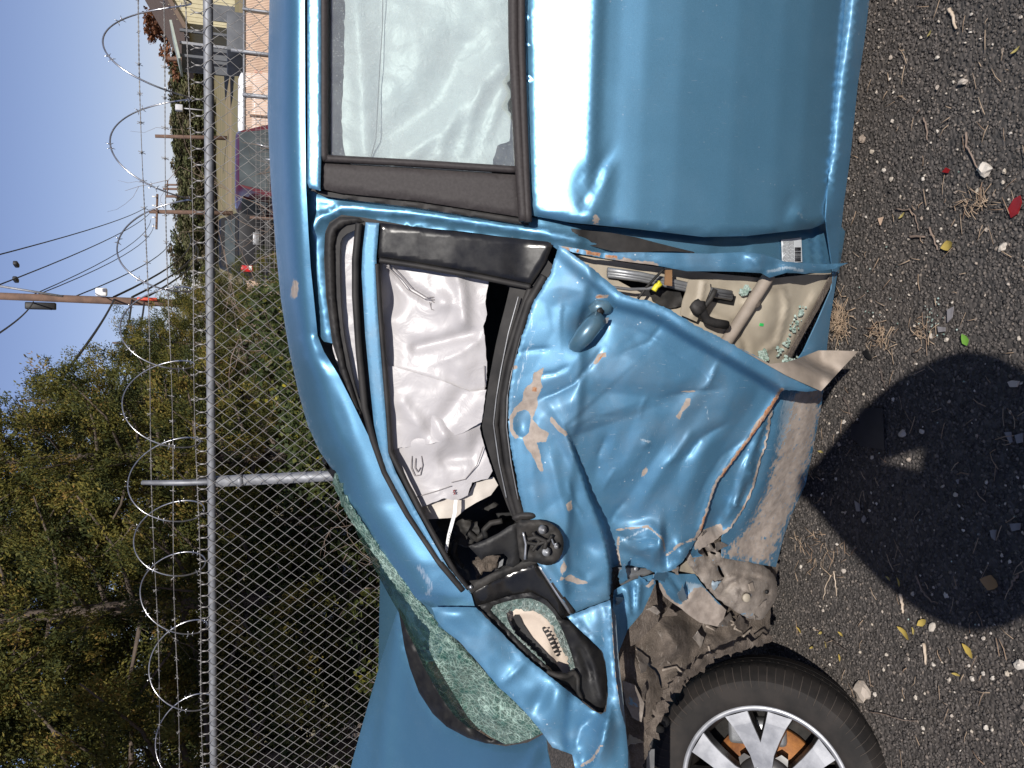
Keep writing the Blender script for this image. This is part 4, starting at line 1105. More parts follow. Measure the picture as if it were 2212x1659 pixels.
# ---- black sail panel and quarter window
sail = panel('sail_panel', car, [(1014, 1274), (1060, 1252), (1110, 1230), (1157, 1214), (1180, 1244), (1208, 1284), (1234, 1326), (1214, 1338), (1195, 1312), (1181, 1296), (1150, 1280), (1100, 1286), (1062, 1300), (1031, 1310)], GLOSSB, .004, res=8, th=.006, hem=(6, .006), nz=[(.001, 30, 3)])
panel('sail_rail', sail, [(1008, 1268), (1060, 1240), (1110, 1218), (1158, 1204), (1166, 1214), (1110, 1236), (1060, 1258), (1018, 1282)], BLACK_DUSTY, -.010, res=7, th=.006, hem=(5, .006), nz=[(.002, 20, 2)])
V, F = lathe([(0, -.004), (.004, -.003), (.005, 0), (0, .002)], 10)
obj('screw', xf(V, wpt(1017, 1268, -.014)), F, STEEL, sail)
rod('sail_strip', sail, [(1165, 1222), (1200, 1276), (1232, 1324)], .004, STEEL, -.004, 6, 6)
rod('sail_strip', sail, [(1176, 1228), (1210, 1280), (1238, 1322)], .006, RUBBER, -.006, 6, 6)
Q_OUT = [(1030, 1309), (1064, 1299), (1100, 1287), (1149, 1279), (1181, 1297), (1198, 1316), (1213, 1337), (1232, 1342), (1262, 1372), (1298, 1406), (1309, 1440), (1311, 1472), (1310, 1520), (1303, 1540), (1290, 1538), (1254, 1510), (1216, 1482), (1181, 1454), (1146, 1426), (1085, 1366)]
Q_HOLE = [(1052, 1313), (1100, 1297), (1140, 1291), (1166, 1299), (1186, 1313), (1204, 1336), (1225, 1385), (1238, 1425), (1244, 1450), (1230, 1462), (1204, 1458), (1166, 1428), (1108, 1372), (1074, 1336)]
quarter = panel('quarter_window', car, Q_OUT, BLACK, -.002, res=8, th=.012, holes=[Q_HOLE], hem=(7, .008), feats=[('r', [(1236, 1350), (1280, 1430), (1300, 1510)], 10, .012), ('r', [(1256, 1400), (1275, 1460)], 6, -.010)])
panel('crumbled_glass', quarter, [(1050, 1311), (1100, 1294), (1142, 1288), (1168, 1297), (1190, 1312), (1206, 1334), (1228, 1385), (1242, 1425), (1248, 1450), (1236, 1452), (1226, 1420), (1212, 1393), (1195, 1352), (1172, 1330), (1150, 1320), (1116, 1317), (1094, 1324), (1100, 1345), (1112, 1368), (1140, 1396), (1166, 1418), (1178, 1436), (1160, 1426), (1108, 1376), (1072, 1338)], CRUMBS, .012, res=5, th=.004, rough_edge=1.3, nz=[(.004, 8, 3)])
dash_end = panel('dash_end', quarter, [(1085, 1318), (1118, 1308), (1175, 1320), (1200, 1350), (1222, 1400), (1246, 1452), (1215, 1466), (1160, 1425), (1100, 1370)], BEIGE_IN, .060, res=8, feats=[('r', [(1108, 1330), (1150, 1322), (1190, 1350), (1225, 1430)], 6, .006)])
panel('dash_band', dash_end, [(1104, 1342), (1112, 1328), (1122, 1328), (1130, 1348), (1150, 1378), (1180, 1410), (1206, 1440), (1215, 1452), (1190, 1448), (1150, 1412), (1115, 1370)], DARKIN, .052, res=7)
vb = [(1172, 1354), (1180, 1358), (1187, 1368), (1194, 1381), (1201, 1394), (1207, 1408), (1209, 1418), (1202, 1418), (1194, 1402), (1186, 1386), (1178, 1370), (1171, 1360)]
vent = panel('air_vent', dash_end, vb, DARKIN, .050, res=6, ch=1)
for t in np.linspace(.08, .92, 7):
    a = np.array([1173, 1356]) * (1 - t) + np.array([1202, 1418]) * t; b = a + np.array([9, -4])
    rod('vent_slat', vent, [a, b], .0022, BEIGE_IN, .046, 6)
rod('hanging_wire', quarter, [(1181, 1450), (1205, 1460), (1225, 1460), (1240, 1452), (1248, 1464), (1248, 1490), (1256, 1510)], .006, BLACK_DUSTY, -.012, 7, 3)

# ---- front wing
FEND = [(932, 1312), (980, 1311), (1028, 1312), (1060, 1344), (1085, 1368), (1120, 1404), (1146, 1428), (1181, 1456), (1216, 1484), (1254, 1513), (1280, 1534), (1298, 1543), (1309, 1536), (1313, 1500), (1312, 1470), (1308, 1430), (1300, 1405), (1262, 1370), (1230, 1338), (1225, 1332), (1270, 1314), (1318, 1296),
        (1322, 1340), (1326, 1400), (1330, 1460), (1340, 1530), (1351, 1569), (1356, 1620), (1360, 1760), (1250, 1760), (1246, 1680), (1236, 1630), (1193, 1614), (1172, 1584), (1140, 1544), (1108, 1512), (1075, 1482), (1030, 1428), (990, 1384), (961, 1362), (945, 1344)]
wing = panel('front_wing', car, FEND, PAINT, lambda px, py: -.020 - .03 * np.clip((px - 1230) / 90, 0, 1) + .05 * np.clip((py - 1560) / 150, 0, 1) * np.clip((1240 - px) / 200, -.3, 1), res=7, th=.0015, hem=(6, .004),
             feats=[('k', [(1140, 1424), (1110, 1455), (1080, 1482)], 10, .010), ('b', 975, 1330, 30, 18, 10, .010), ('r', [(1000, 1330), (1060, 1400), (1150, 1490)], 22, .006), ('b', 1200, 1510, 22, 46, 10, .020), ('b', 1160, 1520, 18, 40, 30, -.012),
                    ('k', [(1240, 1625), (1256, 1570), (1290, 1545)], 14, -.018), ('b', 1305, 1590, 20, 55, 10, .036), ('k', [(1320, 1520), (1310, 1570), (1290, 1640), (1262, 1680)], 10, .018), ('b', 1262, 1640, 22, 26, 0, -.02),
                    ('k', [(1232, 1340), (1262, 1366), (1300, 1402)], 10, .018), ('b', 1290, 1350, 24, 40, 0, .010), ('r', [(1320, 1310), (1326, 1420), (1345, 1560)], 10, .012), ('b', 1220, 1580, 26, 26, 0, -.012)],
             nz=[(.004, 130, 81)], fz=[(-.008, 90, 7), (-.003, 42, 8)],
             wear=nwear([{'line': [(1300, 1610), (1280, 1640), (1256, 1655)], 'w': 7, 'a': .9}, {'line': [(1322, 1330), (1330, 1460), (1345, 1560)], 'w': 5, 'a': .6}], scuff_sheens=[{'line': [(1295, 1360), (1305, 1385)], 'w': 8, 'a': .7}, {'line': [(1096, 1490), (1112, 1505)], 'w': 8, 'a': .6}], soft=5), rough_edge=.4)
# strip of the wing folded under, grey with dirt
panel('folded_strip', wing, [(1314, 1296), (1330, 1330), (1336, 1420), (1345, 1500), (1352, 1569), (1362, 1660), (1372, 1760), (1358, 1760), (1352, 1640), (1342, 1560), (1330, 1480), (1318, 1400), (1312, 1330)], GREYBLUE, -.030, res=7, th=.0015, nz=[(.004, 30, 91)])
# remnants between door and wheel
remn = panel('wing_remnant', car, [(1344, 1264), (1370, 1252), (1413, 1240), (1417, 1264), (1406, 1285), (1388, 1322), (1372, 1342), (1356, 1360), (1340, 1400), (1326, 1440), (1322, 1330), (1326, 1276)], PAINT, .055, res=6, th=.0015, feats=[('r', [(1355, 1275), (1362, 1320)], 8, .014), ('r', [(1380, 1262), (1376, 1310)], 8, .014), ('k', [(1413, 1242), (1404, 1262), (1396, 1270)], 6, .010), ('r', [(1368, 1270), (1368, 1320)], 5, -.012)], fz=[(-.010, 34, 16)],
              wear=nwear([{'line': [(1415, 1240), (1410, 1258), (1398, 1268)], 'w': 7}, {'line': [(1406, 1290), (1388, 1326), (1360, 1362)], 'w': 5, 'a': .8}], soft=4))
panel('dirty_flap', remn, [(1416, 1262), (1420, 1300), (1425, 1331), (1420, 1345), (1395, 1370), (1371, 1392), (1363, 1396), (1360, 1357), (1388, 1324), (1406, 1287)], UNDERSEAL, .050, res=6, th=.002, fz=[(-.012, 45, 17)])
bar_ = panel('bumper_bar', remn, [(1336, 1226), (1399, 1228), (1412, 1236), (1344, 1266), (1340, 1262)], GREYMET, .075, res=6, th=.003, feats=[('r', [(1342, 1248), (1405, 1236)], 5, .008)])
V, F = lathe([(0, -.004), (.006, -.004), (.007, 0), (0, .002)], 6)
obj('bolt', xf(V, wpt(1373, 1229, .062)), F, GREYMET, bar_)

# ---- wheel housing, sill end, brackets
house = panel('wheel_housing', car, [(1325, 1225), (1420, 1238), (1480, 1190), (1540, 1160), (1640, 1150), (1690, 1160), (1678, 1240), (1670, 1300), (1664, 1330), (1664, 1386), (1640, 1394), (1600, 1402), (1560, 1416), (1530, 1430), (1480, 1474), (1455, 1490), (1425, 1550), (1410, 1590), (1390, 1660), (1380, 1760), (1330, 1760), (1335, 1500), (1322, 1300)], UNDERSEAL, .105, res=7, th=.003,
              feats=[('b', 1445, 1390, 40, 46, 20, .05), ('r', [(1425, 1345), (1445, 1370), (1460, 1398)], 6, .012), ('r', [(1405, 1470), (1450, 1450), (1500, 1420), (1560, 1385), (1610, 1350)], 6, .014), ('k', [(1372, 1395), (1400, 1432), (1425, 1450), (1432, 1490)], 6, -.02), ('b', 1398, 1480, 16, 26, 0, .03), ('b', 1490, 1330, 26, 30, 0, -.02), ('b', 1560, 1370, 40, 16, -30, .02), ('b', 1640, 1360, 20, 16, 0, .02)], nz=[(.008, 60, 101), (.002, 12, 103)], fz=[(-.030, 60, 11), (-.012, 28, 12)], rough_edge=2.0, holes=[[(1372, 1396), (1377, 1396), (1402, 1434), (1424, 1448), (1432, 1486), (1427, 1486), (1420, 1452), (1398, 1438)], [(1500, 1420), (1512, 1408), (1514, 1412), (1504, 1424)]])
panel('arch_lip', house, [(1400, 1590), (1412, 1540), (1440, 1490), (1470, 1462), (1505, 1432), (1545, 1408), (1600, 1384), (1664, 1372), (1668, 1384), (1640, 1396), (1600, 1404), (1560, 1418), (1525, 1438), (1480, 1476), (1450, 1510), (1430, 1550), (1416, 1592)], UNDERSEAL, .050, res=6, th=.003, feats=[('r', [(1425, 1520), (1470, 1466), (1540, 1412)], 4, .006)], fz=[(-.020, 26, 18)], rough_edge=4.0)
for pts in ([(1430, 1448), (1460, 1440), (1482, 1462)], [(1575, 1338), (1590, 1348), (1586, 1360)], [(1580, 1350), (1600, 1342)], [(1605, 1375), (1615, 1366), (1622, 1360)], [(1525, 1352), (1545, 1362)], [(1530, 1395), (1534, 1410), (1546, 1420)], [(1588, 1358), (1604, 1366)]):
    rod('sealant', house, pts, .0030, BEIGE_DUSTY, .078, 6, 3)
panel('torn_bracket', house, [(1422, 1250), (1437, 1234), (1460, 1240), (1501, 1240), (1512, 1256), (1527, 1275), (1548, 1297), (1569, 1318), (1562, 1340), (1552, 1354), (1512, 1345), (1490, 1330), (1472, 1315), (1450, 1300), (1435, 1288), (1426, 1270)], PAINT, .055, res=6, th=.002, feats=[('r', [(1445, 1245), (1470, 1275), (1476, 1290)], 8, -.012), ('k', [(1440, 1240), (1452, 1265), (1474, 1288)], 6, .012), ('r', [(1475, 1305), (1510, 1270)], 8, .008)], nz=[(.002, 30, 111)], fz=[(-.008, 36, 15)],
      wear=nwear([[(1470, 1305), (1500, 1270), (1520, 1268), (1545, 1298), (1572, 1318), (1555, 1360), (1510, 1350), (1470, 1318)], {'line': [(1425, 1262), (1440, 1290), (1470, 1315)], 'w': 8}], scuff_sheens=[[(1480, 1255), (1515, 1262), (1530, 1290), (1490, 1285)]], soft=8))
send = panel('sill_end', house, [(1479, 1210), (1492, 1185), (1508, 1162), (1530, 1165), (1545, 1190), (1575, 1205), (1635, 1216), (1660, 1228), (1672, 1242), (1681, 1264), (1678, 1290), (1662, 1318), (1644, 1342), (1620, 1336), (1596, 1327), (1576, 1312), (1549, 1294), (1530, 1272), (1508, 1246)], DUSTMET, .045, res=6, th=.003, ch=1,
             feats=[('b', 1630, 1280, 44, 44, 0, .040), ('r', [(1575, 1250), (1620, 1235), (1665, 1250)], 5, .008), ('r', [(1590, 1240), (1640, 1246)], 4, -.008), ('k', [(1512, 1165), (1522, 1185), (1530, 1202)], 4, -.02), ('k', [(1550, 1223), (1556, 1238), (1563, 1247)], 4, -.02), ('r', [(1560, 1285), (1580, 1262), (1610, 1248)], 5, -.008), ('b', 1656, 1280, 8, 5, 0, -.02)], nz=[(.002, 14, 122)], fz=[(-.014, 40, 13), (-.005, 18, 14)], hem=(6, .01), rough_edge=1.0, holes=[[(1508, 1167), (1513, 1164), (1522, 1182), (1531, 1200), (1527, 1203), (1517, 1186)], [(1549, 1222), (1554, 1221), (1560, 1236), (1566, 1246), (1561, 1248), (1554, 1238)], [(1534, 1190), (1548, 1194), (1546, 1199), (1533, 1195)]])
V, F = lathe([(0, -.004), (.0105, -.004), (.0115, -.002), (.0115, .004), (0, .004)], 24)
obj('plug', xf(V, wpt(1612, 1291, .002)), F, BEIGE, send)
V, F = lathe([(0, -.001), (.0055, -.001), (.0055, .003), (0, .003)], 16)
obj('drain_hole', xf(V, wpt(1657, 1279, .015)), F, BLACK, send)
panel('torn_tab', send, [(1618, 1262), (1626, 1258), (1630, 1272), (1632, 1278), (1622, 1277)], BEIGE_DUSTY, .001, res=4, th=.003)
panel('torn_tab', send, [(1640, 1312), (1650, 1300), (1656, 1296), (1654, 1310), (1645, 1314)], DUSTMET, .005, res=4, th=.003)
panel('torn_tab', house, [(1460, 1232), (1490, 1208), (1505, 1225), (1515, 1250), (1500, 1240)], BEIGE, .060, res=6, th=.002, nz=[(.006, 20, 3)])
panel('torn_tab', house, [(1345, 1470), (1372, 1480), (1392, 1520), (1386, 1560), (1366, 1550), (1352, 1520)], DUSTMET, .08, res=6, th=.003, nz=[(.010, 25, 7)])
panel('torn_tab', house, [(1628, 1372), (1650, 1358), (1664, 1372), (1664, 1388), (1640, 1392)], UNDERSEAL, .07, res=6, th=.003, nz=[(.006, 15, 7)])
for pts, r in (([(1372, 1560), (1390, 1555), (1420, 1548), (1440, 1560)], .014), ([(1380, 1585), (1400, 1570), (1430, 1575)], .010), ([(1385, 1600), (1392, 1640), (1390, 1700)], .006), ([(1376, 1610), (1384, 1650), (1400, 1690)], .005)):
    rod('hose', house, pts, r, BLACK, .14, 8, 4)
panel('strut', house, [(1392, 1620), (1414, 1618), (1412, 1760), (1388, 1760)], GREYMET, .15, res=8, th=.01)

# ragged scraps of torn sheet in the crushed corner
_rs = random.Random(77)
for cx, cy, rr_, of, m_ in ((1345, 1238, 16, .04, PAINT), (1392, 1250, 15, .045, PAINT), (1428, 1246, 18, .04, PAINT), (1460, 1222, 16, .035, DUSTMET), (1500, 1185, 16, .03, PAINT), (1525, 1160, 18, .03, DUSTMET), (1560, 1180, 16, .03, DUSTMET), (1405, 1330, 18, .06, DUSTMET), (1445, 1330, 16, .07, UNDERSEAL), (1380, 1430, 20, .07, DUSTMET), (1400, 1500, 20, .07, UNDERSEAL), (1565, 1340, 16, .05, DUSTMET), (1600, 1350, 16, .05, UNDERSEAL), (1480, 1285, 15, .03, GREYBLUE), (1545, 1262, 12, .03, GREYBLUE), (1640, 1330, 14, .04, DUSTMET), (1340, 1300, 14, .05, GREYBLUE), (1372, 1600, 18, .08, GREYMET), (1510, 1382, 14, .06, DUSTMET), (1440, 1420, 14, .07, DUSTMET)):
    n_ = _rs.choice([4, 5, 6])
    a_ = sorted(_rs.uniform(0, 6.28) for _ in range(n_))
    pl_ = [(cx + rr_ * _rs.uniform(.5, 1.3) * math.cos(t), cy + rr_ * _rs.uniform(.6, 1.7) * math.sin(t)) for t in a_]
    gx, gy = _rs.uniform(-.0016, .0016), _rs.uniform(-.0016, .0016)
    try:
        panel('torn_scrap', house, pl_, m_, (lambda gx, gy, cx, cy, of: lambda px, py: of + gx * (px - cx) + gy * (py - cy))(gx, gy, cx, cy, of), res=5, th=.0018, fz=[(-.010, 20, n_)], rough_edge=1.0)
    except Exception:
        pass

# ---- bonnet, windscreen, scuttle
def bil(A, B, Cc, D):
    """surface over four (picture point, distance) corners by inverse-distance weighting"""
    K = np.array([A, B, Cc, D], float)
    def place(px, py, o):
        w = np.stack([1.0 / (np.hypot(px - k[0], py - k[1]) + 20) ** 2 for k in K])
        Y = (w * K[:, 2:3]).sum(0) / w.sum(0) + o
        rx, ry, rz = rays(px, py)
        t = Y / ry
        return np.stack([rx * t, Y, CAM_H + rz * t], -1)
    return place
def lin(px0, Y0, px1, Y1, kx=0.0, ky=0.0):
    def place(px, py, o):
        Y = Y0 + (px - px0) / (px1 - px0) * (Y1 - Y0) + ky * (py - 1500) + o
        rx, ry, rz = rays(px, py)
        t = Y / ry
        return np.stack([rx * t, Y, CAM_H + rz * t], -1)
    return place
panel('bonnet', car, [(862, 1308), (868, 1345), (875, 1400), (885, 1440), (905, 1492), (935, 1540), (965, 1568), (1010, 1592), (1050, 1605), (1092, 1612), (1140, 1604), (1178, 1584), (1182, 1620), (1190, 1660), (1196, 1760), (735, 1760), (762, 1640), (790, 1540), (825, 1420)], PAINT_CLEAN, 0, res=10, th=.002, hem=(7, .01),
      place=lin(1180, 1.98, 770, 3.25, 0, .0005), feats=[('r', [(862, 1320), (850, 1420), (835, 1540), (815, 1760)], 22, .03), ('b', 1150, 1660, 60, 60, 0, .04), ('k', [(1178, 1590), (1150, 1640), (1120, 1700)], 16, -.02), ('r', [(900, 1480), (930, 1560), (1000, 1640)], 30, .012)], nz=[(.004, 120, 131)])
def ws_off(px, py):
    d = pdist(px, py, np.array([(722, 1018), (752, 1088), (819, 1185), (901, 1296), (950, 1365), (1030, 1440), (1075, 1484), (1140, 1546), (1172, 1584)]))[0]
    return .03 + d * .0016
WS_L = [(720, 1032), (728, 1060), (744, 1092), (770, 1150), (800, 1210), (830, 1268), (855, 1312), (866, 1330), (875, 1352), (892, 1380), (908, 1402)]
WS_R = [(1172, 1583), (1140, 1544), (1108, 1510), (1075, 1480), (1030, 1428), (992, 1386), (962, 1360), (945, 1340), (925, 1318), (901, 1298), (860, 1242), (819, 1187), (782, 1134), (752, 1090), (724, 1022)]
wscr = panel('windscreen', car, [(930, 1360), (945, 1352), (961, 1362), (992, 1388), (1030, 1430), (1075, 1484), (1108, 1514), (1140, 1546), (1172, 1583), (1150, 1594), (1120, 1604), (1092, 1608), (1060, 1592), (1032, 1572), (1010, 1548), (990, 1515), (966, 1476), (945, 1440), (928, 1405), (926, 1385)], CRAZED, ws_off, res=7, th=.004, feats=[('b', 985, 1450, 30, 60, 35, .03), ('b', 1080, 1560, 40, 30, 30, .03), ('r', [(930, 1370), (945, 1440), (1000, 1540)], 10, .02)], nz=[(.008, 40, 141), (.003, 14, 142)])
panel('windscreen_edge', wscr, [(720, 1032), (734, 1062), (752, 1092), (770, 1150), (800, 1210), (830, 1268), (855, 1312), (868, 1335), (880, 1365), (897, 1398), (915, 1440), (940, 1485), (962, 1520), (985, 1550), (1012, 1572), (1036, 1578), (1010, 1548), (990, 1515), (966, 1476), (945, 1440), (928, 1405), (926, 1385), (930, 1360), (945, 1345), (925, 1318), (901, 1298), (860, 1242), (819, 1187), (782, 1134), (752, 1090), (724, 1022)], CRAZED_THIN, lambda px, py: ws_off(px, py) + .02, res=9, th=.004, nz=[(.006, 40, 143)])
panel('windscreen_strip', wscr, [(722, 1020), (752, 1088), (782, 1132), (819, 1185), (860, 1240), (901, 1296), (930, 1325), (948, 1350), (930, 1362), (905, 1335), (880, 1300), (842, 1250), (804, 1192), (766, 1136), (738, 1092), (718, 1040)], CRAZED, ws_off, res=6, th=.004, nz=[(.004, 30, 144)], rough_edge=1.5)
panel('scuttle', car, [(860, 1312), (872, 1330), (900, 1392), (925, 1440), (950, 1482), (985, 1535), (1015, 1568), (1060, 1596), (1095, 1608), (1050, 1606), (1010, 1594), (965, 1570), (935, 1542), (905, 1496), (885, 1442), (874, 1400), (866, 1350)], BLACK, 0, res=8, th=.004, place=lin(1180, 2.10, 770, 3.0), nz=[(.02, 30, 151)], hem=(6, .02))
panel('header_edge', car, [(700, 985), (714, 1004), (724, 1020), (720, 1034), (706, 1014), (695, 995)], BLACK, .03, res=6)

# ---- the rest of the body, out of frame to the rear
panel('rear_quarter', car, [(664, -424), (1136, -424), (1856, -424), (1880, -560), (1700, -640), (1640, -760), (1660, -900), (1750, -1000), (1840, -1050), (1830, -1400), (1140, -1450), (800, -1300), (664, -1000)], PAINT_CLEAN, 0.0, res=34, hem=(16, .02))
panel('rear_roof', car, [(584, -424), (655, -424), (660, -1000), (800, -1300), (760, -1310), (620, -1050)], PAINT_CLEAN, .01, res=24)

# ---- front wheel, turned in
WC = np.array([-1.113, 2.0, .250])
wheel = empty('front_wheel', tuple(WC - np.array(car.location)), 0)
wheel.parent = car
WROT, WTILT = math.radians(5.7), math.radians(-40)
def wput(name, V, F, m, parent=None, **k):
    V = xf(V, (0, 0, 0), WROT, WTILT)
    return obj(name, V, F, m, parent or wheel, world=False, **k)
R0, RR = .327, .223
prof = [(RR - .004, -.012), (RR + .006, -.020), (RR + .020, -.022), (RR + .045, -.026), (RR + .070, -.024), (RR + .085, -.012), (R0 - .010, .004), (R0 - .004, .014), (R0, .030), (R0 + .001, .052), (R0 - .004, .053), (R0 - .004, .060), (R0 + .001, .061), (R0 + .002, .092), (R0 - .004, .093), (R0 - .004, .101), (R0 + .002, .102), (R0 + .001, .135), (R0 - .004, .136), (R0 - .004, .143), (R0, .144), (R0 - .006, .180), (R0 - .030, .205), (RR + .02, .21), (RR - .004, .2), (RR - .004, -.012)]
V, F = lathe(prof, 120)
tyre = wput('tyre', V, F, TYRE, sharp=32)
# sipes on shoulder and tread
sip = []
for k in range(84):
    a = 2 * math.pi * k / 84
    P = [(r * math.cos(a + sh), h, r * math.sin(a + sh)) for r, h, sh in ((RR + .052, -.0262, -.010), (RR + .070, -.0245, -.004), (RR + .084, -.0135, 0), (R0 - .010, .0035, .003), (R0 - .004, .0135, .006), (R0 + .0004, .027, .012))]
    sip.append(tube(P, .0011 if k % 2 else .0007, 4))
    sip.append(tube([((R0 + .001) * math.cos(a + .03 + (h - .03) * 1.2), h, (R0 + .001) * math.sin(a + .03 + (h - .03) * 1.2)) for h in (.064, .090)], .0008, 4))
V, F = join(sip)
wput('sipes', V, F, mat('sipe_dirt', (.055, .043, .035), None, 30, .95), tyre, kind='stuff')
V, F = lathe([(RR - .001, -.010), (RR + .002, -.016), (RR - .003, -.019), (RR - .012, -.016), (RR - .016, -.008), (RR - .014, .0), (RR - .022, .02), (RR - .030, .06), (RR - .034, .19), (RR - .030, .19), (RR - .004, .012), (RR - .001, -.010)], 96)
rim = wput('rim', V, F, RIMBLK, sharp=40)
V, F = lathe([(RR + .0025, -.0165), (RR - .003, -.0200), (RR - .0105, -.0172), (RR - .0120, -.0140), (RR - .003, -.0165), (RR + .0025, -.0165)], 96)
wput('rim_lip', V, F, ALLOY, rim)
def spoke(a0):
    """V spoke: outer ends at the lip, meeting at the hub; machined face"""
    def P(r, a, h): return (r * math.cos(a0 + a), h, r * math.sin(a0 + a))
    out, bl = [], []
    for s in (-1, 1):
        ring = []
        for r, ac, w, h in ((.055, .0, .040, -.004), (.095, .12, .036, -.008), (.140, .205, .041, -.012), (.180, .255, .047, -.015), (RR - .012, .285, .056, -.016)):
            ring.append((r, ac * s, w / r / 2 * 1.15, h))
        V2 = []
        for r, ac, hw, h in ring:
            V2 += [P(r, ac - hw, h), P(r, ac + hw, h), P(r, ac + hw * 1.05, h + .004), P(r, ac - hw * 1.05, h + .004)]
        F2 = []
        for i in range(len(ring) - 1):
            b = i * 4
            for j in range(4):
                F2.append([b + j, b + (j + 1) % 4, b + 4 + (j + 1) % 4, b + 4 + j])
        F2 += [[0, 3, 2, 1], [16, 17, 18, 19]]
        out.append((np.array(V2), F2))
        V3 = []
        for r, ac, hw, h in ring:
            V3 += [P(r, ac - hw * 1.04, h + .0045), P(r, ac + hw * 1.04, h + .0045), P(r, ac + hw * 1.25, h + .032), P(r, ac - hw * 1.25, h + .032)]
        bl.append((np.array(V3), F2))
    return join(out), join(bl)
for k in range(5):
    a0 = math.radians(2 + 72 * k)
    (V, F), (V2, F2) = spoke(a0)
    sp = wput('spoke', V2, F2, RIMBLK, rim, smooth=False)
    wput('spoke_face', V, F, ALLOY, rim, smooth=False)
    # black webs between the V spokes
    am = a0 + math.radians(36)
    V3, F3 = [], []
    for r, hw, h in ((.06, .55, .010), (.085, .22, .012), (.10, .10, .014)):
        for sgn in (-1, 1):
            V3.append((r * math.cos(am + sgn * hw), h, r * math.sin(am + sgn * hw)))
    F3 = [[0, 1, 3, 2], [2, 3, 5, 4]]
    wput('spoke_web', V3, F3, RIMBLK, rim)
V, F = lathe([(0, -.014), (.020, -.014), (.026, -.012), (.028, -.006), (.034, -.006), (.055, .0), (.078, .004), (.084, .012), (.084, .05), (0, .05)], 40)
wput('hub', V, F, RIMBLK, rim)
V, F = lathe([(0, -.0155), (.018, -.0152), (.021, -.013), (0, -.012)], 28)
wput('hub_cap', V, F, ALLOY, rim)
for k in range(5):
    a = math.radians(20 + 72 * k)
    V, F = lathe([(0, -.006), (.007, -.006), (.009, -.004), (.009, .01), (0, .01)], 6)
    wput('wheel_nut', V + np.array([.052 * math.cos(a), 0, .052 * math.sin(a)]), F, STEEL, rim)
V, F = lathe([(.06, .070), (.150, .070), (.151, .074), (.151, .092), (.150, .096), (.06, .096), (.06, .070)], 64)
disc = wput('brake_disc', V, F, RUSTY)
V, F = join([box((.13, .083, .02), (.07, .07, .16), 0, .012)])
wput('brake_caliper', V, F, GREYMET)
V, F = lathe([(0, .10), (.19, .10), (.20, .13), (0, .14)], 32)
wput('back_plate', V, F, BLACK_DUSTY)

# ================================================================== ground and far land
def grid(x0, x1, y0, y1, nx, ny, zf):
    xs, ys = np.linspace(x0, x1, nx), np.linspace(y0, y1, ny)
    X, Y = np.meshgrid(xs, ys)
    Z = zf(X, Y)
    V = np.stack([X, Y, Z], -1).reshape(-1, 3)
    F = np.array([[j * nx + i, j * nx + i + 1, (j + 1) * nx + i + 1, (j + 1) * nx + i] for j in range(ny - 1) for i in range(nx - 1)])
    return V, F
V, F = grid(-40, 40, -30, 5.2, 3, 3, lambda X, Y: 0 * X)
tag(obj('asphalt_lot', V, F, ASPHALT), kind='structure')
def land_z(X, Y):
    return np.interp(Y, [-200, 5, 9, 16, 26, 40, 60, 100, 140, 900], [-.02, -.02, -.05, -.35, -.40, .25, 1.30, 3.36, 4.0, 4.0]) + 0 * X
DIRT = mat('leaf_litter', (.10, .070, .045), (.055, .04, .028), 3, .95, 0, .6, 60, .02)
def field_mat():
    m = bpy.data.materials.new('dry_grass_field')
    nt, b = nodes_of(m)
    co = coords(nt)
    mp = N(nt, 'ShaderNodeMapping'); mp.inputs['Scale'].default_value = (.02, .16, 1)
    nt.links.new(co, mp.inputs[0])
    a = noise_tex(nt, 1.2, 5, .6, mp.outputs[0])
    c = ramp(nt, a, [(.35, (.25, .185, .105)), (.5, (.17, .15, .075)), (.65, (.30, .215, .135))])
    c = mixc(nt, mth(nt, 'MULTIPLY', noise_tex(nt, 2.5, 5, .7, co), .5), c, (.13, .12, .05))
    nt.links.new(c, b.inputs['Base Color'])
    b.inputs['Roughness'].default_value = .95
    return m
FIELD = field_mat()
ys = np.concatenate([np.linspace(5.0, 60, 56), np.linspace(64, 140, 24), [300, 900]])
xs = np.linspace(-500, 500, 26)
X, Y = np.meshgrid(xs, ys)
V = np.stack([X, Y, land_z(X, Y)], -1).reshape(-1, 3)
nx = len(xs)
F = np.array([[j * nx + i, j * nx + i + 1, (j + 1) * nx + i + 1, (j + 1) * nx + i] for j in range(len(ys) - 1) for i in range(nx - 1)])
o = obj('terrain', V, F, [DIRT, FIELD])
cy = V[F].mean(1)[:, 1]
o.data.polygons.foreach_set('material_index', (cy > 17).astype(np.int32))
tag(o, kind='structure')

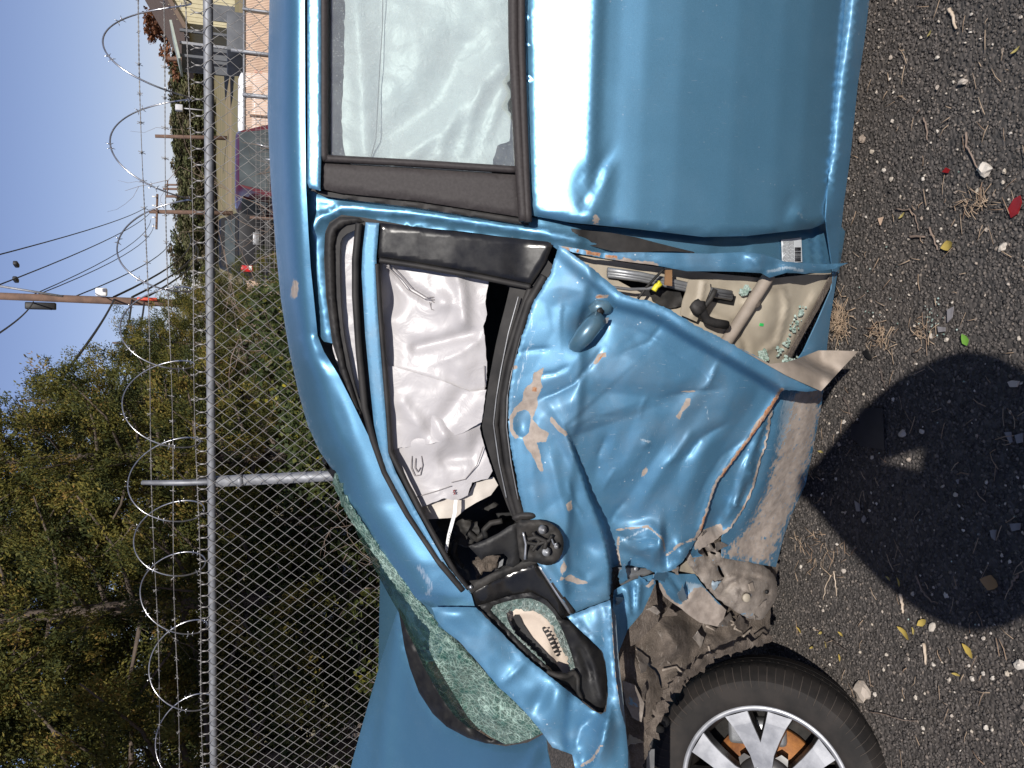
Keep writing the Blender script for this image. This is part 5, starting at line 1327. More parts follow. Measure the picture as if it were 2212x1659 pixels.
# ---- loose stone chips bedded in the asphalt in front of the car
def rocks(n, area, smin, smax, flat, seed, pts=None):
    rg = np.random.default_rng(seed)
    if pts is None:
        x0, x1, y0, y1 = area
        pts = np.stack([rg.uniform(x0, x1, n), rg.uniform(y0, y1, n)], 1)
    n = len(pts)
    base = np.array([[1, 0, 0], [.35, .93, 0], [-.8, .6, 0], [-.75, -.66, 0], [.4, -.9, 0], [.1, .1, 1], [0, 0, -1]], float)
    tri = np.array([[0, 1, 5], [1, 2, 5], [2, 3, 5], [3, 4, 5], [4, 0, 5], [1, 0, 6], [2, 1, 6], [3, 2, 6], [4, 3, 6], [0, 4, 6]])
    s = rg.uniform(smin, smax, n)
    V = base[None] * (1 + rg.uniform(-.28, .28, (n, 7, 3)))
    V[:, :5, 2] += rg.uniform(-.25, .35, (n, 5))
    V[..., 2] *= flat
    V[..., 1] *= rg.uniform(.6, 1, n)[:, None]
    a = rg.uniform(0, 2 * np.pi, n); c, sn = np.cos(a), np.sin(a)
    x = V[..., 0] * c[:, None] - V[..., 1] * sn[:, None]
    y = V[..., 0] * sn[:, None] + V[..., 1] * c[:, None]
    z = V[..., 2] + x * rg.normal(0, .25, n)[:, None] + y * rg.normal(0, .25, n)[:, None]
    V = np.stack([x, y, z], -1) * s[:, None, None]
    V[..., 0] += pts[:, 0, None]; V[..., 1] += pts[:, 1, None]
    V[..., 2] += (s * flat * .25)[:, None]
    F = (tri[None] + (np.arange(n) * 7)[:, None, None]).reshape(-1, 3)
    tint = np.repeat(rg.random(n), 7)
    return V.reshape(-1, 3), F, tint
V, F, t = rocks(62000, (-1.75, 1.6, .85, 2.35), .0034, .0068, .46, 5)
tag(obj('stone_chips', V, F, CHIPS, smooth=False, attrs={'tint': t}), 'small dark stone chips bedded in the asphalt', 'gravel', kind='stuff')
V, F, t = rocks(650, (-1.7, 1.5, .9, 2.2), .0022, .006, .8, 6)
V[:, 2] += .003
tag(obj('pale_grit', V, F, PEBBLE, smooth=False, attrs={'tint': t}), 'fine pale grit sprinkled over the dark asphalt', 'grit', kind='stuff')

# ================================================================== chain link fence behind the car
FX0, FY0, FS = 0.0, 4.65, -.36            # runs nearer on the right
fn = math.hypot(1, FS)
def fpt(s, h, d=0.0):
    """s along the fence (to the right), h height, d behind it"""
    return (FX0 + s / fn + d * (-FS) / fn, FY0 + FS * s / fn + d / fn, h)
def on_fence(dx, dy, d=0.0):
    rx, ry, rz = rays(dx, dy)
    t = (FY0 + d * fn) / (ry - FS * rx)
    p = np.array([rx * t, ry * t, CAM_H + rz * t])
    return p, p[0] * fn if d == 0 else (p[0] - d * (-FS) / fn) * fn
fence = empty('chain_link_fence', fpt(0, 0))
tag(fence, 'galvanised chain link fence with barbed wire on leaning arms behind the blue car', 'fence')
S0, S1 = -4.6, 3.4
RAIL_Z = on_fence(453, 500)[0][2]
V, F = tube([fpt(s, RAIL_Z) for s in np.linspace(S0, S1, 30)], .0215, 14)
obj('top_rail', V, F, GALV, fence)
_, sp = on_fence(456, 1044)
for s in (sp - 3.05, sp, sp + 3.05):
    V, F = tube([fpt(s + .03, 0, .02), fpt(s, RAIL_Z - .02, .02)], .030, 16)
    post = obj('post', V, F, GALV, fence)
    V, F = tube([fpt(s + .002, RAIL_Z - .16, .02), fpt(s, RAIL_Z - .13, .02)], .034, 16)
    obj('tie_band', V, F, GALV, post)
    # leaning arm
    V, F = tube([fpt(s, RAIL_Z - .03, .02), fpt(s - .03, RAIL_Z + .16, .08), fpt(s - .06, RAIL_Z + .36, .16)], [.020, .017, .012], 4)
    obj('barb_arm', V, F, GALV, fence)
# woven wire
W, H = .0735, .083
segs = []
hs = np.arange(0, RAIL_Z + .03, H / 2)
hs = hs - hs[-1] + RAIL_Z + .030
i0, i1 = int(S0 / (W / 2)), int(S1 / (W / 2))
wires, tops = [], []
for i in range(i0, i1):
    P = []
    for k, h in enumerate(hs):
        if h < 0: continue
        odd = (k + i) % 2
        s = (i + odd) * W / 2
        e = .004 if odd else -.004
        P.append(fpt(s - e * .6, h, -.024 + (e * .9)))
    v, f = tube(P, .0019, 5, cap=False)
    wires.append((v, f))
    if (len(hs) - 1 + i) % 2 == 1:
        s = (i + 1) * W / 2
        h = hs[-1]
        v, f = tube([fpt(s, h - .004, -.024), fpt(s, h + .026, -.024)], .0042, 5); tops.append((v, f))
        for e in (-1, 1):
            v, f = tube([fpt(s, h + .024, -.024), fpt(s + e * .012, h + .042 + .004 * random.random(), -.024 + e * .004)], .002, 4); tops.append((v, f))
V, F = join(wires)
obj('woven_wire', V, F, WIRE, fence, kind='stuff')
V, F = join(tops)
obj('wire_knuckles', V, F, WIRE, fence, kind='stuff')
# three barbed strands
BARB = []
for (xa, xb, d) in ((299, 343, .15), (351, 383, .10), (404, 436, .045)):
    pa, sa = on_fence(xa, 0, d); pb, sb = on_fence(xb, 1500, d)
    def wz(s): return pa[2] + (s - sa) / (sb - sa) * (pb[2] - pa[2]) + .006 * math.sin(s * 3.1 + xa)
    ss = np.arange(S0, S1, .02)
    parts = []
    for ph in (0, math.pi):
        v, f = tube([fpt(s, wz(s) + .0022 * math.sin(s * 160 + ph), d + .0022 * math.cos(s * 160 + ph)) for s in ss], .0016, 4, cap=False)
        parts.append((v, f))
    strand = obj('barbed_strand', *join(parts), WIRE, fence)
    bb = []
    s = S0 + .05 * random.random()
    while s < S1:
        for e in range(3):
            v, f = tube([fpt(s + (e - 1) * .004 - .004, wz(s), d), fpt(s + (e - 1) * .004 + .004, wz(s), d)], .0042, 5); bb.append((v, f))
        for e in range(2):
            a = random.uniform(0, math.pi)
            c, q = math.cos(a) * .017, math.sin(a) * .017
            v, f = tube([fpt(s - .006 + e * .01, wz(s) - q, d - c), fpt(s + .006 - e * .01, wz(s) + q, d + c)], .0017, 4); bb.append((v, f))
        s += .135 + random.uniform(-.006, .006)
    obj('barbs', *join(bb), WIRE, strand, kind='stuff')
# razor coil over the barbed strands
peaks = [-330, -120, 90, 303, 535, 704, 868, 1046, 1170, 1279, 1451, 1615, 1790, 1980]
ps = [on_fence(265, d, .10)[1] for d in peaks]
P = []
RC = .178
for k in range(len(ps) - 1):
    for j in range(60):
        s = ps[k] + (ps[k + 1] - ps[k]) * j / 60
        th = 2 * math.pi * j / 60 + math.pi / 2
        cz = on_fence(np.interp(s, [-2.4, -1.4, 0, 2], [388, 366, 343, 340]), 829, .10)[0][2]
        rr = RC * (1 + .06 * math.sin((k + j / 60) * 1.1))
        P.append(fpt(s + .05 * math.cos(th), cz + rr * math.sin(th), .10 + rr * .9 * math.cos(th)))
coil = empty('razor_wire_coil', fpt(0, 0))
tag(coil, 'loose shiny coil of razor wire looping along the top of the chain link fence', 'razor wire')
V, F = tube(P, .0040, 6)
obj('coil', V, F, RAZOR, coil)
bl = []
for k in range(0, len(P) - 2, 14):
    a, b = Vector(P[k]), Vector(P[k + 1])
    t = (b - a).normalized(); n1 = t.cross(Vector((0, 1, .3))).normalized()
    for sg in (-1, 1):
        for off in (-.010, .010):
            v, f = tube([a + t * off, a + t * off * 2.0 + n1 * sg * .018], [.0036, .0005], 4); bl.append((v, f))
V, F = join(bl)
obj('razor_barbs', V, F, RAZOR, coil, kind='stuff')

# ================================================================== trees and undergrowth
CEDAR = tint_mat('cedar_foliage', [(0, (.013, .019, .008)), (.3, (.040, .050, .013)), (.6, (.105, .100, .021)), (.82, (.19, .150, .032)), (1, (.24, .125, .045))], .75, .25, .25)
LEAFG = tint_mat('broad_foliage', [(0, (.022, .034, .013)), (.6, (.052, .070, .020)), (.88, (.12, .125, .03)), (1, (.36, .30, .03))], .6, .3, .3)
FARLEAF = tint_mat('far_foliage', [(0, (.045, .055, .025)), (.4, (.085, .092, .038)), (.7, (.125, .108, .062)), (1, (.17, .13, .09))], .85, .2, .15)
BROWNLEAF = tint_mat('autumn_foliage', [(0, (.10, .045, .025)), (.6, (.19, .085, .045)), (1, (.14, .075, .05))], .85, .2, .15)
BARK = mat('bark', (.10, .075, .058), (.055, .042, .033), 9, .95, 0, .8, 30, .01)
TWIG = mat('dry_twig', (.22, .165, .13), (.12, .085, .065), 12, .9)

def leaves(C, D, n_per, spread, L, Wd, seed, up=.35, tint0=None):
    """sprays of narrow leaves round clump centres C, leaning along D"""
    rg = np.random.default_rng(seed)
    m = len(C)
    n = m * n_per
    c = np.repeat(C, n_per, 0); d = np.repeat(D, n_per, 0)
    sp = np.repeat(np.broadcast_to(spread, (m,)), n_per)
    p = rg.normal(0, 1, (n, 3)); p /= np.linalg.norm(p, axis=1, keepdims=True)
    p = c + p * (sp * rg.random(n) ** .5)[:, None] + d * (sp * rg.uniform(-.2, .9, n))[:, None]
    ax = d * .9 + rg.normal(0, .6, (n, 3)) + np.array([0, 0, up])
    ax /= np.linalg.norm(ax, axis=1, keepdims=True)
    sd = np.cross(ax, rg.normal(0, 1, (n, 3))); sd /= np.maximum(np.linalg.norm(sd, axis=1, keepdims=True), 1e-6)
    l = L * rg.uniform(.6, 1.3, n)[:, None]; w = Wd * rg.uniform(.6, 1.3, n)[:, None]
    V = np.stack([p - sd * w * .3, p + ax * l * .45 - sd * w, p + ax * l, p + ax * l * .5 + sd * w], 1)
    F = np.arange(n * 4).reshape(n, 4)
    t0 = rg.random(m) if tint0 is None else tint0
    t = np.clip(np.repeat(t0, n_per) * .65 + rg.random(n) * .35, 0, 1)
    return V.reshape(-1, 3), F, np.repeat(t, 4)

def limb_set(H, R, n, seed, r0, z0=.15):
    rg = random.Random(seed)
    lim, tips = [], []
    tr = [(0, 0, 0)]
    for k in range(1, 8):
        tr.append((rg.uniform(-.04, .04) * H * .4 * k / 8, rg.uniform(-.04, .04) * H * .4 * k / 8, H * .94 * k / 7))
    lim.append(tube(tr, [r0 * (1 - .85 * i / 7) for i in range(8)], 8))
    for k in range(n):
        f = z0 + (.95 - z0) * (k + rg.random()) / n
        i = min(int(f * 7), 6); g = f * 7 - i
        b = Vector(tr[i]).lerp(Vector(tr[i + 1]), g)
        a = k * 2.4 + rg.uniform(-.5, .5)
        rad = R * (1 - .75 * f ** 1.6) * rg.uniform(.75, 1.15)
        up = rg.uniform(.1, .5) * rad
        m1 = b + Vector((math.cos(a) * rad * .5, math.sin(a) * rad * .5, up * .3))
        e = b + Vector((math.cos(a) * rad, math.sin(a) * rad, up))
        lim.append(tube([b, m1, e], [r0 * .28 * (1 - f * .6), r0 * .16 * (1 - f * .6), .006], 5))
        tips.append((b, m1, e))
    return join(lim), tips

def make_tree(name, H, R, n_limb, per_limb, n_per, spread, L, Wd, seed, leafmat, barkmat=BARK, z0=.12, r0=.11, up=.35, tint_lo=0., tint_hi=1.):
    root = empty(name, (0, 0, 0))
    (V, F), tips = limb_set(H, R, n_limb, seed, r0, z0)
    obj('trunk', V, F, barkmat, root, world=False)
    rg = np.random.default_rng(seed)
    C, D = [], []
    for b, m1, e in tips:
        for _ in range(per_limb):
            t = rg.uniform(.25, 1.05)
            p = (b.lerp(m1, t * 2) if t < .5 else m1.lerp(e, t * 2 - 1)) + Vector(rg.normal(0, spread * .9, 3))
            C.append(p); d = (e - b).normalized(); D.append(d)
    C = np.array([tuple(c) for c in C]); D = np.array([tuple(d) for d in D])
    V, F, t = leaves(C, D, n_per, spread * rg.uniform(.6, 1.2, len(C)), L, Wd, seed + 1, up, tint_lo + (tint_hi - tint_lo) * rg.random(len(C)))
    obj('crown', V, F, leafmat, root, world=False, smooth=False, attrs={'tint': t})
    return root

def put(proto, used, loc, rz, s, label, cat='tree', group=None):
    o = proto if not used else copy_tree(proto)
    o.location = loc; o.rotation_euler = (0, 0, rz); o.scale = (s[0], s[0], s[1]) if isinstance(s, tuple) else (s, s, s)
    tag(o, label, cat, group)
    return o

def gpos(dy, Y, dx=600):
    rx, ry, rz = rays(dx, dy)
    return (float(rx / ry * Y), float(Y), float(land_z(np.array(0.), np.array(float(Y)))))

cedars = [make_tree('cedar_tree', 5.0, 1.5, 60, 16, 100, .11, .038, .0075, 31, CEDAR), make_tree('cedar_tree', 5.0, 1.35, 56, 16, 100, .12, .040, .008, 57, CEDAR, tint_hi=.85)]
uses = [0, 0]
for k, (dy, Y, top, rad, rz, v, lab) in enumerate([
    (1640, 7.8, 6.2, 1.5, .3, 0, 'dark olive cedar tree at the lower left corner behind the fence'),
    (1450, 9.4, 6.4, 1.5, 1.7, 1, 'tall shaded cedar tree behind the razor wire, second from the lower edge'),
    (1290, 8.2, 5.6, 1.25, 2.6, 0, 'cedar tree behind the fence just below the leaning barb arm'),
    (1130, 9.8, 5.8, 1.4, .9, 1, 'bright yellow green cedar tree right behind the leaning barb arm'),
    (985, 8.8, 4.9, 1.15, 4.1, 0, 'cedar tree with loose top crossed by the thick black cables'),
    (860, 10.4, 4.05, 1.05, 3.3, 1, 'cedar tree under the cables between the tall trees and the utility pole'),
    (745, 12.5, 3.35, 1.0, 5.2, 0, 'lower cedar tree beside the foot of the near utility pole'),
    (668, 15.5, 2.75, 1.0, 1.2, 1, 'low cedar standing in front of the near utility pole'),
    (1560, 12.5, 6.0, 1.7, 2.9, 1, 'cedar deep in the thicket at the lower left, behind the front row'),
    (1370, 13.0, 6.2, 1.8, 5.5, 0, 'cedar of the back row between the two shaded front cedars'),
    (1210, 12.5, 5.6, 1.7, .2, 1, 'cedar of the back row seen above the leaning barb arm'),
    (1060, 13.5, 5.2, 1.6, 3.8, 0, 'cedar of the back row with sky showing through its top'),
    (930, 14.0, 4.4, 1.5, 2.0, 1, 'cedar of the back row under the lowest black cable'),
    (800, 15.0, 3.4, 1.4, 4.7, 0, 'cedar of the back row close to the near utility pole')]):
    x, y, z = gpos(dy, Y)
    put(cedars[v], uses[v], (x, y, z), rz, (rad / 1.4, (top - z) / 5.0), lab, 'tree', 'cedars behind the fence')
    uses[v] += 1

shrub0 = make_tree('shrub', 1.5, .8, 26, 5, 34, .12, .055, .02, 71, LEAFG, TWIG, .05, .03, .2)
n = 0
for dy, Y, hgt, s, lab in [(672, 8.6, 1.6, .7, 'leafy shrub with yellow leaves behind the fence in front of the black pickup'), (735, 7.6, 1.5, .9, 'leafy green shrub behind the fence above the car roof'),
                           (850, 7.0, 1.35, .9, 'low leafy shrub behind the fence where the roof begins to fall'), (965, 6.8, 1.3, .8, 'low shrub behind the fence just right of the steel post'),
                           (1120, 8.2, 1.5, 1.1, 'shaded shrub behind the fence left of the steel post'), (1290, 8.0, 1.5, 1.2, 'shaded shrub behind the fence beyond the windscreen'), (1440, 8.4, 1.5, 1.2, 'shaded shrub behind the fence beyond the raised bonnet'), (1600, 8.0, 1.5, 1.2, 'shaded shrub behind the fence at the lower picture edge')]:
    x, y, z = gpos(dy, Y)
    put(shrub0, n, (x, y, z), n * 1.9, (s, hgt / 1.5), lab, 'shrub', 'shrubs behind the fence')
    n += 1

# bare, tangled branches
def brush(seed, H, n, spread, r=.006):
    rg = random.Random(seed)
    parts = []
    def grow(p, d, l, r, depth):
        pts = [p]; q = p.copy(); dd = d.copy()
        for _ in range(4):
            dd = (dd + Vector((rg.gauss(0, .28), rg.gauss(0, .28), rg.gauss(.02, .2)))).normalized()
            q = q + dd * l / 4; pts.append(q.copy())
        parts.append(tube(pts, [r, r * .9, r * .8, r * .7, r * .5], 4, cap=False))
        if depth > 0:
            for _ in range(rg.choice([2, 3, 3])):
                j = rg.randint(1, 4)
                grow(pts[j], (dd + Vector((rg.gauss(0, .8), rg.gauss(0, .8), rg.gauss(.1, .6)))).normalized(), l * rg.uniform(.45, .75), r * .6, depth - 1)
    for k in range(n):
        p = Vector((rg.uniform(-spread, spread), rg.uniform(-.3, .3), 0))
        grow(p, Vector((rg.gauss(0, .3), rg.gauss(0, .3), 1)).normalized(), H * rg.uniform(.5, .9), r * rg.uniform(.7, 1.4), 3)
    return join(parts)
for k, (dy, Y, H, sp, sd, lab) in enumerate([(830, 8.2, 2.2, .5, 3, 'tangle of bare pale branches behind the fence below the cables'), (980, 6.6, .9, .5, 5, 'heap of dry reddish twigs at the foot of the steel post'), (1230, 6.9, 1.0, .6, 8, 'dry twigs on the ground behind the windscreen'),
                                            (1330, 9.4, 2.8, .6, 11, 'bare grey branches showing between the shaded cedars'), (390, 8.6, 1.9, .25, 17, 'thin leafless sapling behind the fence in front of the red car'), (150, 7.6, 1.55, .2, 19, 'bare twigs behind the fence in front of the tan building'), (1560, 9.0, 2.4, .7, 23, 'bare branches in shade at the lower left corner')]):
    V, F = brush(sd, H, 5 if H < 2.3 else 6, sp, .007)
    x, y, z = gpos(dy, Y)
    o = obj('bare_brush', V, F, TWIG, world=False)
    o.location = (x, y, z)
    tag(o, lab, 'brush', 'bare brush behind the fence')

# tree left of the car; its long bough hangs high over the car's nose and shades the ground behind the fence
shade = empty('shade_tree', (-5.6, 2.4, 0))
tag(shade, 'broad leafy tree left of the car with a long bough high overhead', 'tree')
(V, F), tips = limb_set(6.4, 1.6, 14, 91, .22, .6)
b0 = Vector((0, 0, 4.0))
bough = [tube([b0, (1.2, .1, 4.7), (2.6, .2, 5.0), (4.2, .2, 5.1), (5.6, .2, 5.2)], [.12, .10, .08, .05, .02], 8)]
rg_ = random.Random(5)
for k in range(26):
    x_ = rg_.uniform(1.0, 5.6)
    bough.append(tube([(x_, .2, 4.95), (x_ + rg_.uniform(-.3, .5), .2 + rg_.uniform(-.5, .5), 5.1), (x_ + rg_.uniform(-.2, .8), .2 + rg_.uniform(-.95, .95), 5.2 + rg_.uniform(-.3, .5))], [.03, .02, .006], 5))
V, F = join([(V, F)] + bough)
obj('trunk', V, F, BARK, shade, world=False)
u = RNG.normal(0, 1, (420, 3)); u /= np.linalg.norm(u, axis=1, keepdims=True); u *= RNG.random((420, 1)) ** .4
C1 = u * np.array([2.5, 1.0, .75]) + np.array([3.4, .25, 5.2])
C1[:, 1] -= np.clip(3.3 - C1[:, 0], 0, 3) * .35
u = RNG.normal(0, 1, (260, 3)); u /= np.linalg.norm(u, axis=1, keepdims=True)
C2 = u * np.array([1.7, 1.7, 1.3]) + np.array([0, 0, 5.6])
C = np.concatenate([C1, C2]); D = np.tile(np.array([[.3, 0, .2]]), (len(C), 1))
V, F, t = leaves(C, D, 44, .24, .12, .04, 92, .2)
obj('crown', V, F, LEAFG, shade, world=False, smooth=False, attrs={'tint': t})

# far tree line beyond the field
fars = [make_tree('far_tree', 7.0, 3.4, 24, 5, 46, .55, .34, .12, 101, FARLEAF, BARK, .1, .2), make_tree('far_tree', 7.0, 2.8, 22, 5, 46, .6, .36, .12, 113, FARLEAF, BARK, .1, .2)]
uf = [0, 0]
ORD = 'first second third fourth fifth sixth seventh eighth ninth tenth eleventh twelfth thirteenth fourteenth fifteenth sixteenth seventeenth eighteenth nineteenth twentieth'.split()
for k, (dy, dtop, Y, r, v) in enumerate([(560, 370, 62, .8, 0), (530, 382, 66, .9, 1), (505, 392, 58, .8, 0), (478, 384, 64, .9, 1), (450, 378, 70, .9, 0), (428, 388, 60, .8, 1), (405, 392, 74, 1.0, 0), (382, 384, 66, .9, 1), (360, 386, 72, 1.0, 0), (338, 376, 62, .9, 1), (316, 380, 76, 1.0, 0), (294, 374, 66, 1.0, 1), (272, 376, 74, 1.0, 0), (250, 372, 64, .9, 1), (228, 374, 72, 1.0, 0), (206, 372, 66, 1.0, 1), (184, 375, 74, 1.0, 0), (162, 370, 68, .9, 1), (140, 376, 72, .9, 0), (118, 384, 76, .9, 1), (40, 352, 84, 1.2, 0), (-10, 350, 88, 1.2, 1)]):
    Y *= 1.48; r *= 1.35
    x, y, z = gpos(dy, Y, 440)
    zt = float(at(dtop, dy, Y)[2])
    put(fars[v], uf[v], (x, y, z), k * 1.3, (r, max(zt - z, 2.5) / 7.0), ('distant bushy tree in the far tree line, %s counted from the near pole' % ORD[k]) if k < 20 else ('distant tree over the roof of the tan building', 'distant tree at the top edge behind the tan building')[k - 20], 'tree', 'far tree line')
    uf[v] += 1
bt = make_tree('autumn_tree', 7.0, 3.0, 26, 5, 46, .5, .3, .12, 131, BROWNLEAF, BARK, .15, .2)
x, y, z = gpos(66, 96, 440)
put(bt, 0, (x, y, z), 0, (1.5, (float(at(318, 66, 96)[2]) - z) / 7.0), 'rust brown autumn tree beside the tan building', 'tree')

# ================================================================== far structures
WOOD = mat('pole_wood', (.135, .082, .058), (.095, .058, .042), 5, .9, 0, .5, 20, .01)
CABLE = mat('cable_black', (.015, .015, .016), None, 20, .6)
TANSIDE = mat('tan_siding', (.40, .36, .235), (.35, .31, .20), 2, .7)
SLAT = mat('tan_slats', (.56, .40, .30), (.45, .31, .23), 3, .7)
DKROOF = mat('brown_roof', (.13, .09, .065), None, 3, .8)
GRROOF = mat('green_grey_roof', (.30, .34, .30), None, 3, .7)
DKWALL = mat('dark_wall', (.06, .065, .075), (.09, .095, .105), 2, .7)

def W3(dx, dy, Y): return tuple(float(v) for v in at(dx, dy, Y))
def catenary(a, b, sag, n=14):
    a, b = Vector(a), Vector(b)
    return [a.lerp(b, t) - Vector((0, 0, sag * 4 * t * (1 - t))) for t in np.linspace(0, 1, n)]

# near utility pole
PY = 30.0
base = W3(345, 656, PY); top = W3(-90, 636, PY)
bx, bz = base[0], float(land_z(np.array(0.), np.array(PY)))
near_pole = empty('utility_pole', (bx, PY, bz))
tag(near_pole, 'tall brown wooden utility pole with cables and splice box above the cedars', 'utility pole')
V, F = tube([(bx, PY, bz), (bx + .3 * (top[0] - bx), PY, bz + .4 * (top[2] - bz)), (top[0], PY, top[2])], [.135, .125, .11], 12)
obj('shaft', V, F, WOOD, near_pole)
V, F = box(W3(88, 661, PY - .3), (.22, .2, .85), 0, .03); obj('splice_box', V, F, BLACK, near_pole)
V, F = join([tube([W3(60, 655, PY - .3), W3(75, 663, PY - .3), W3(112, 668, PY - .3)], .03, 6)]); obj('bracket', V, F, CABLE, near_pole)
V, F = box(W3(219, 631, PY - .25), (.26, .2, .34), 0, .05); obj('white_box', V, F, WHITEP, near_pole)
V, F = box(W3(318, 646, PY - .25), (.1, .1, .6), 0, .02); obj('red_marker', V, F, mat('red_marker', (.5, .05, .02), None, 20, .5), near_pole)
V, F = tube([W3(-20, 615, PY - .1), W3(135, 640, PY - .1)], .035, 6); obj('guard', V, F, GALV, near_pole)
CROSS = W3(335, 457, 62)
def cable(pts, r, lab):
    o = empty('overhead_cable', pts[0])
    V, F = tube(pts, r, 6)
    c = obj('overhead_cable', V, F, CABLE, o)
    COL.objects.unlink(o); 
    c.parent = None; c.location = pts[0]
    bpy.data.objects.remove(o)
    tag(c, lab, 'cable', 'overhead cables')
    return c
def span(p, q, sag, r, lab): cable([tuple(v) for v in catenary(p, q, sag)], r, lab)
span(W3(-40, 560, 24), W3(318, 446, 62), .5, .018, 'uppermost thin power line running to the far crossarm')
span(W3(-40, 630, 24), W3(322, 462, 62), .5, .018, 'second thin power line from the top, running to the far crossarm')
span(W3(68, 638, PY), W3(326, 474, 62), .8, .016, 'thin power line from the near pole to the middle of the far crossarm')
span(W3(70, 641, PY), W3(332, 484, 62), .9, .016, 'thin power line from the near pole to the end of the far crossarm')
span(W3(158, 642, PY), W3(368, 500, 62), 1.0, .02, 'single thin line leaving the near pole below the splice box')
span(W3(245, 642, PY), W3(408, 505, 62), .9, .035, 'thick black cable from the white box towards the far poles')
span(W3(285, 642, PY), W3(415, 515, 62), .9, .035, 'thick black cable under the white box, second from the top')
span(W3(312, 644, PY), W3(420, 525, 62), .8, .035, 'lowest thick black cable leaving the red marker to the right')
span(W3(-10, 725, 20), W3(72, 652, PY), .1, .02, 'thin service wire rising left from the splice box')
span(W3(247, 646, PY), W3(-60, 1040, 11), .15, .032, 'thick black cable crossing the sky down to the left, uppermost')
span(W3(285, 647, PY), W3(120, 1180, 12), .15, .03, 'thick black cable running left through the cedars, second')
span(W3(312, 648, PY), W3(190, 1010, 14), .15, .028, 'black cable running left into the cedars, lowest')
for k, (dx, dy) in enumerate(((35, 571), (34, 604))):
    V, F = box((0, 0, 0), (.12, .3, .12), .2, .03)
    o = obj('line_spacer', V, F, CABLE, world=False); o.location = W3(dx, dy, 27)
    tag(o, ('clamp on the uppermost thin power line', 'clamp on the second thin power line')[k], 'clamp')

# far poles
for dy, dtop, Y, arm, lab in ((457, 322, 62, 1, 'far wooden utility pole with a wide crossarm'), (424, 358, 90, 0, 'small far utility pole, tallest of the cluster beside the crossarm pole'), (408, 352, 110, 1, 'very distant utility pole with a short crossarm'), (399, 356, 130, 0, 'most distant thin utility pole in the cluster'), (294, 335, 70, 0, 'lone far utility pole rising over the tree line above the red car'), (126, 362, 66, 0, 'brown far pole beside the tan building')):
    x, y, z = gpos(dy, Y, 440); tp = W3(dtop, dy, Y)
    o = empty('far_utility_pole', (x, y, z)); tag(o, lab, 'utility pole')
    V, F = tube([(x, y, z), (tp[0], Y, tp[2])], [.17, .13], 8); obj('shaft', V, F, WOOD, o)
    if arm:
        V, F = box((tp[0], Y - .15, tp[2] - .5), (2.6 if Y < 80 else 2.2, .12, .14), .3); ar = obj('crossarm', V, F, WOOD, o)
        for e in (-1.0, -.4, .4, 1.0):
            V, F = tube([(tp[0] + e, Y - .15, tp[2] - .45), (tp[0] + e, Y - .15, tp[2] - .2)], .05, 6); obj('insulator', V, F, WHITEP, ar)
x, y, z = W3(387, 233, 64)
V, F = join([box((0, 0, 0), (.42, .4, .5), 0, .05), tube([(0, 0, -.2), (0, 0, -1.6)], .04, 6)])
o = obj('pole_transformer', V, F, mat('grey_box', (.45, .45, .46), None, 20, .6), world=False); o.location = (x, y, z)
tag(o, 'small white utility box among the far trees', 'utility box')

# tan building with brown roof, far right
BY = 60.0
A = np.array(W3(502, 62, BY)); zb = 1.2
e0 = W3(399, 62, BY)[2]; e1 = W3(371, 0, BY)[2]; x0 = A[0]; x1 = W3(371, 0, BY)[0]
slope = (e1 - e0) / (x1 - x0)
bld = empty('tan_building', (x0 + 4, BY, zb)); tag(bld, 'tan building with vertical siding and a sloping brown roof edge', 'building')
xs = [x0, x0 + 5, x0 + 10]
gable = [e0, e0 + slope * 5, e0]
V = [(x0, BY, zb - 1), (x0 + 10, BY, zb - 1), (x0 + 10, BY, gable[2]), (x0 + 5, BY, gable[1]), (x0, BY, gable[0])]
V = np.array(V + [(a, b + 9, c) for a, b, c in V])
obj('wall', V, [[0, 1, 2, 3, 4], [9, 8, 7, 6, 5], [0, 4, 9, 5], [1, 6, 7, 2]], TANSIDE, bld, smooth=False)
rib = [box((x0 + .15 + k * .3, BY - .02, (zb + gable[0]) / 2 + slope * min(k * .3, 10 - k * .3) / 2), (.03, .05, gable[0] - zb + 1 + slope * min(k * .3, 10 - k * .3))) for k in range(33)]
for k, (v, f) in enumerate(rib): obj('siding_rib', v, f, TANSIDE, bld, smooth=False)
for sg in (0, 1):
    P = [(x0 - .5, e0 - slope * .5), (x0 + 5, gable[1])] if sg == 0 else [(x0 + 5, gable[1]), (x0 + 10.5, e0 - slope * .5)]
    V = []
    for yy in (BY - .4, BY + 9.3):
        for xx, zz in P: V += [(xx, yy, zz + .05), (xx, yy, zz + .35)]
    obj('roof', np.array(V), [[0, 2, 3, 1], [4, 5, 7, 6], [1, 3, 7, 5], [0, 4, 6, 2], [0, 1, 5, 4], [2, 6, 7, 3]], DKROOF, bld, smooth=False)
V, F = box((x0 + .9, BY - .05, zb + 1.0), (1.1, .06, 2.0)); obj('door', V, F, DKWALL, bld, smooth=False)
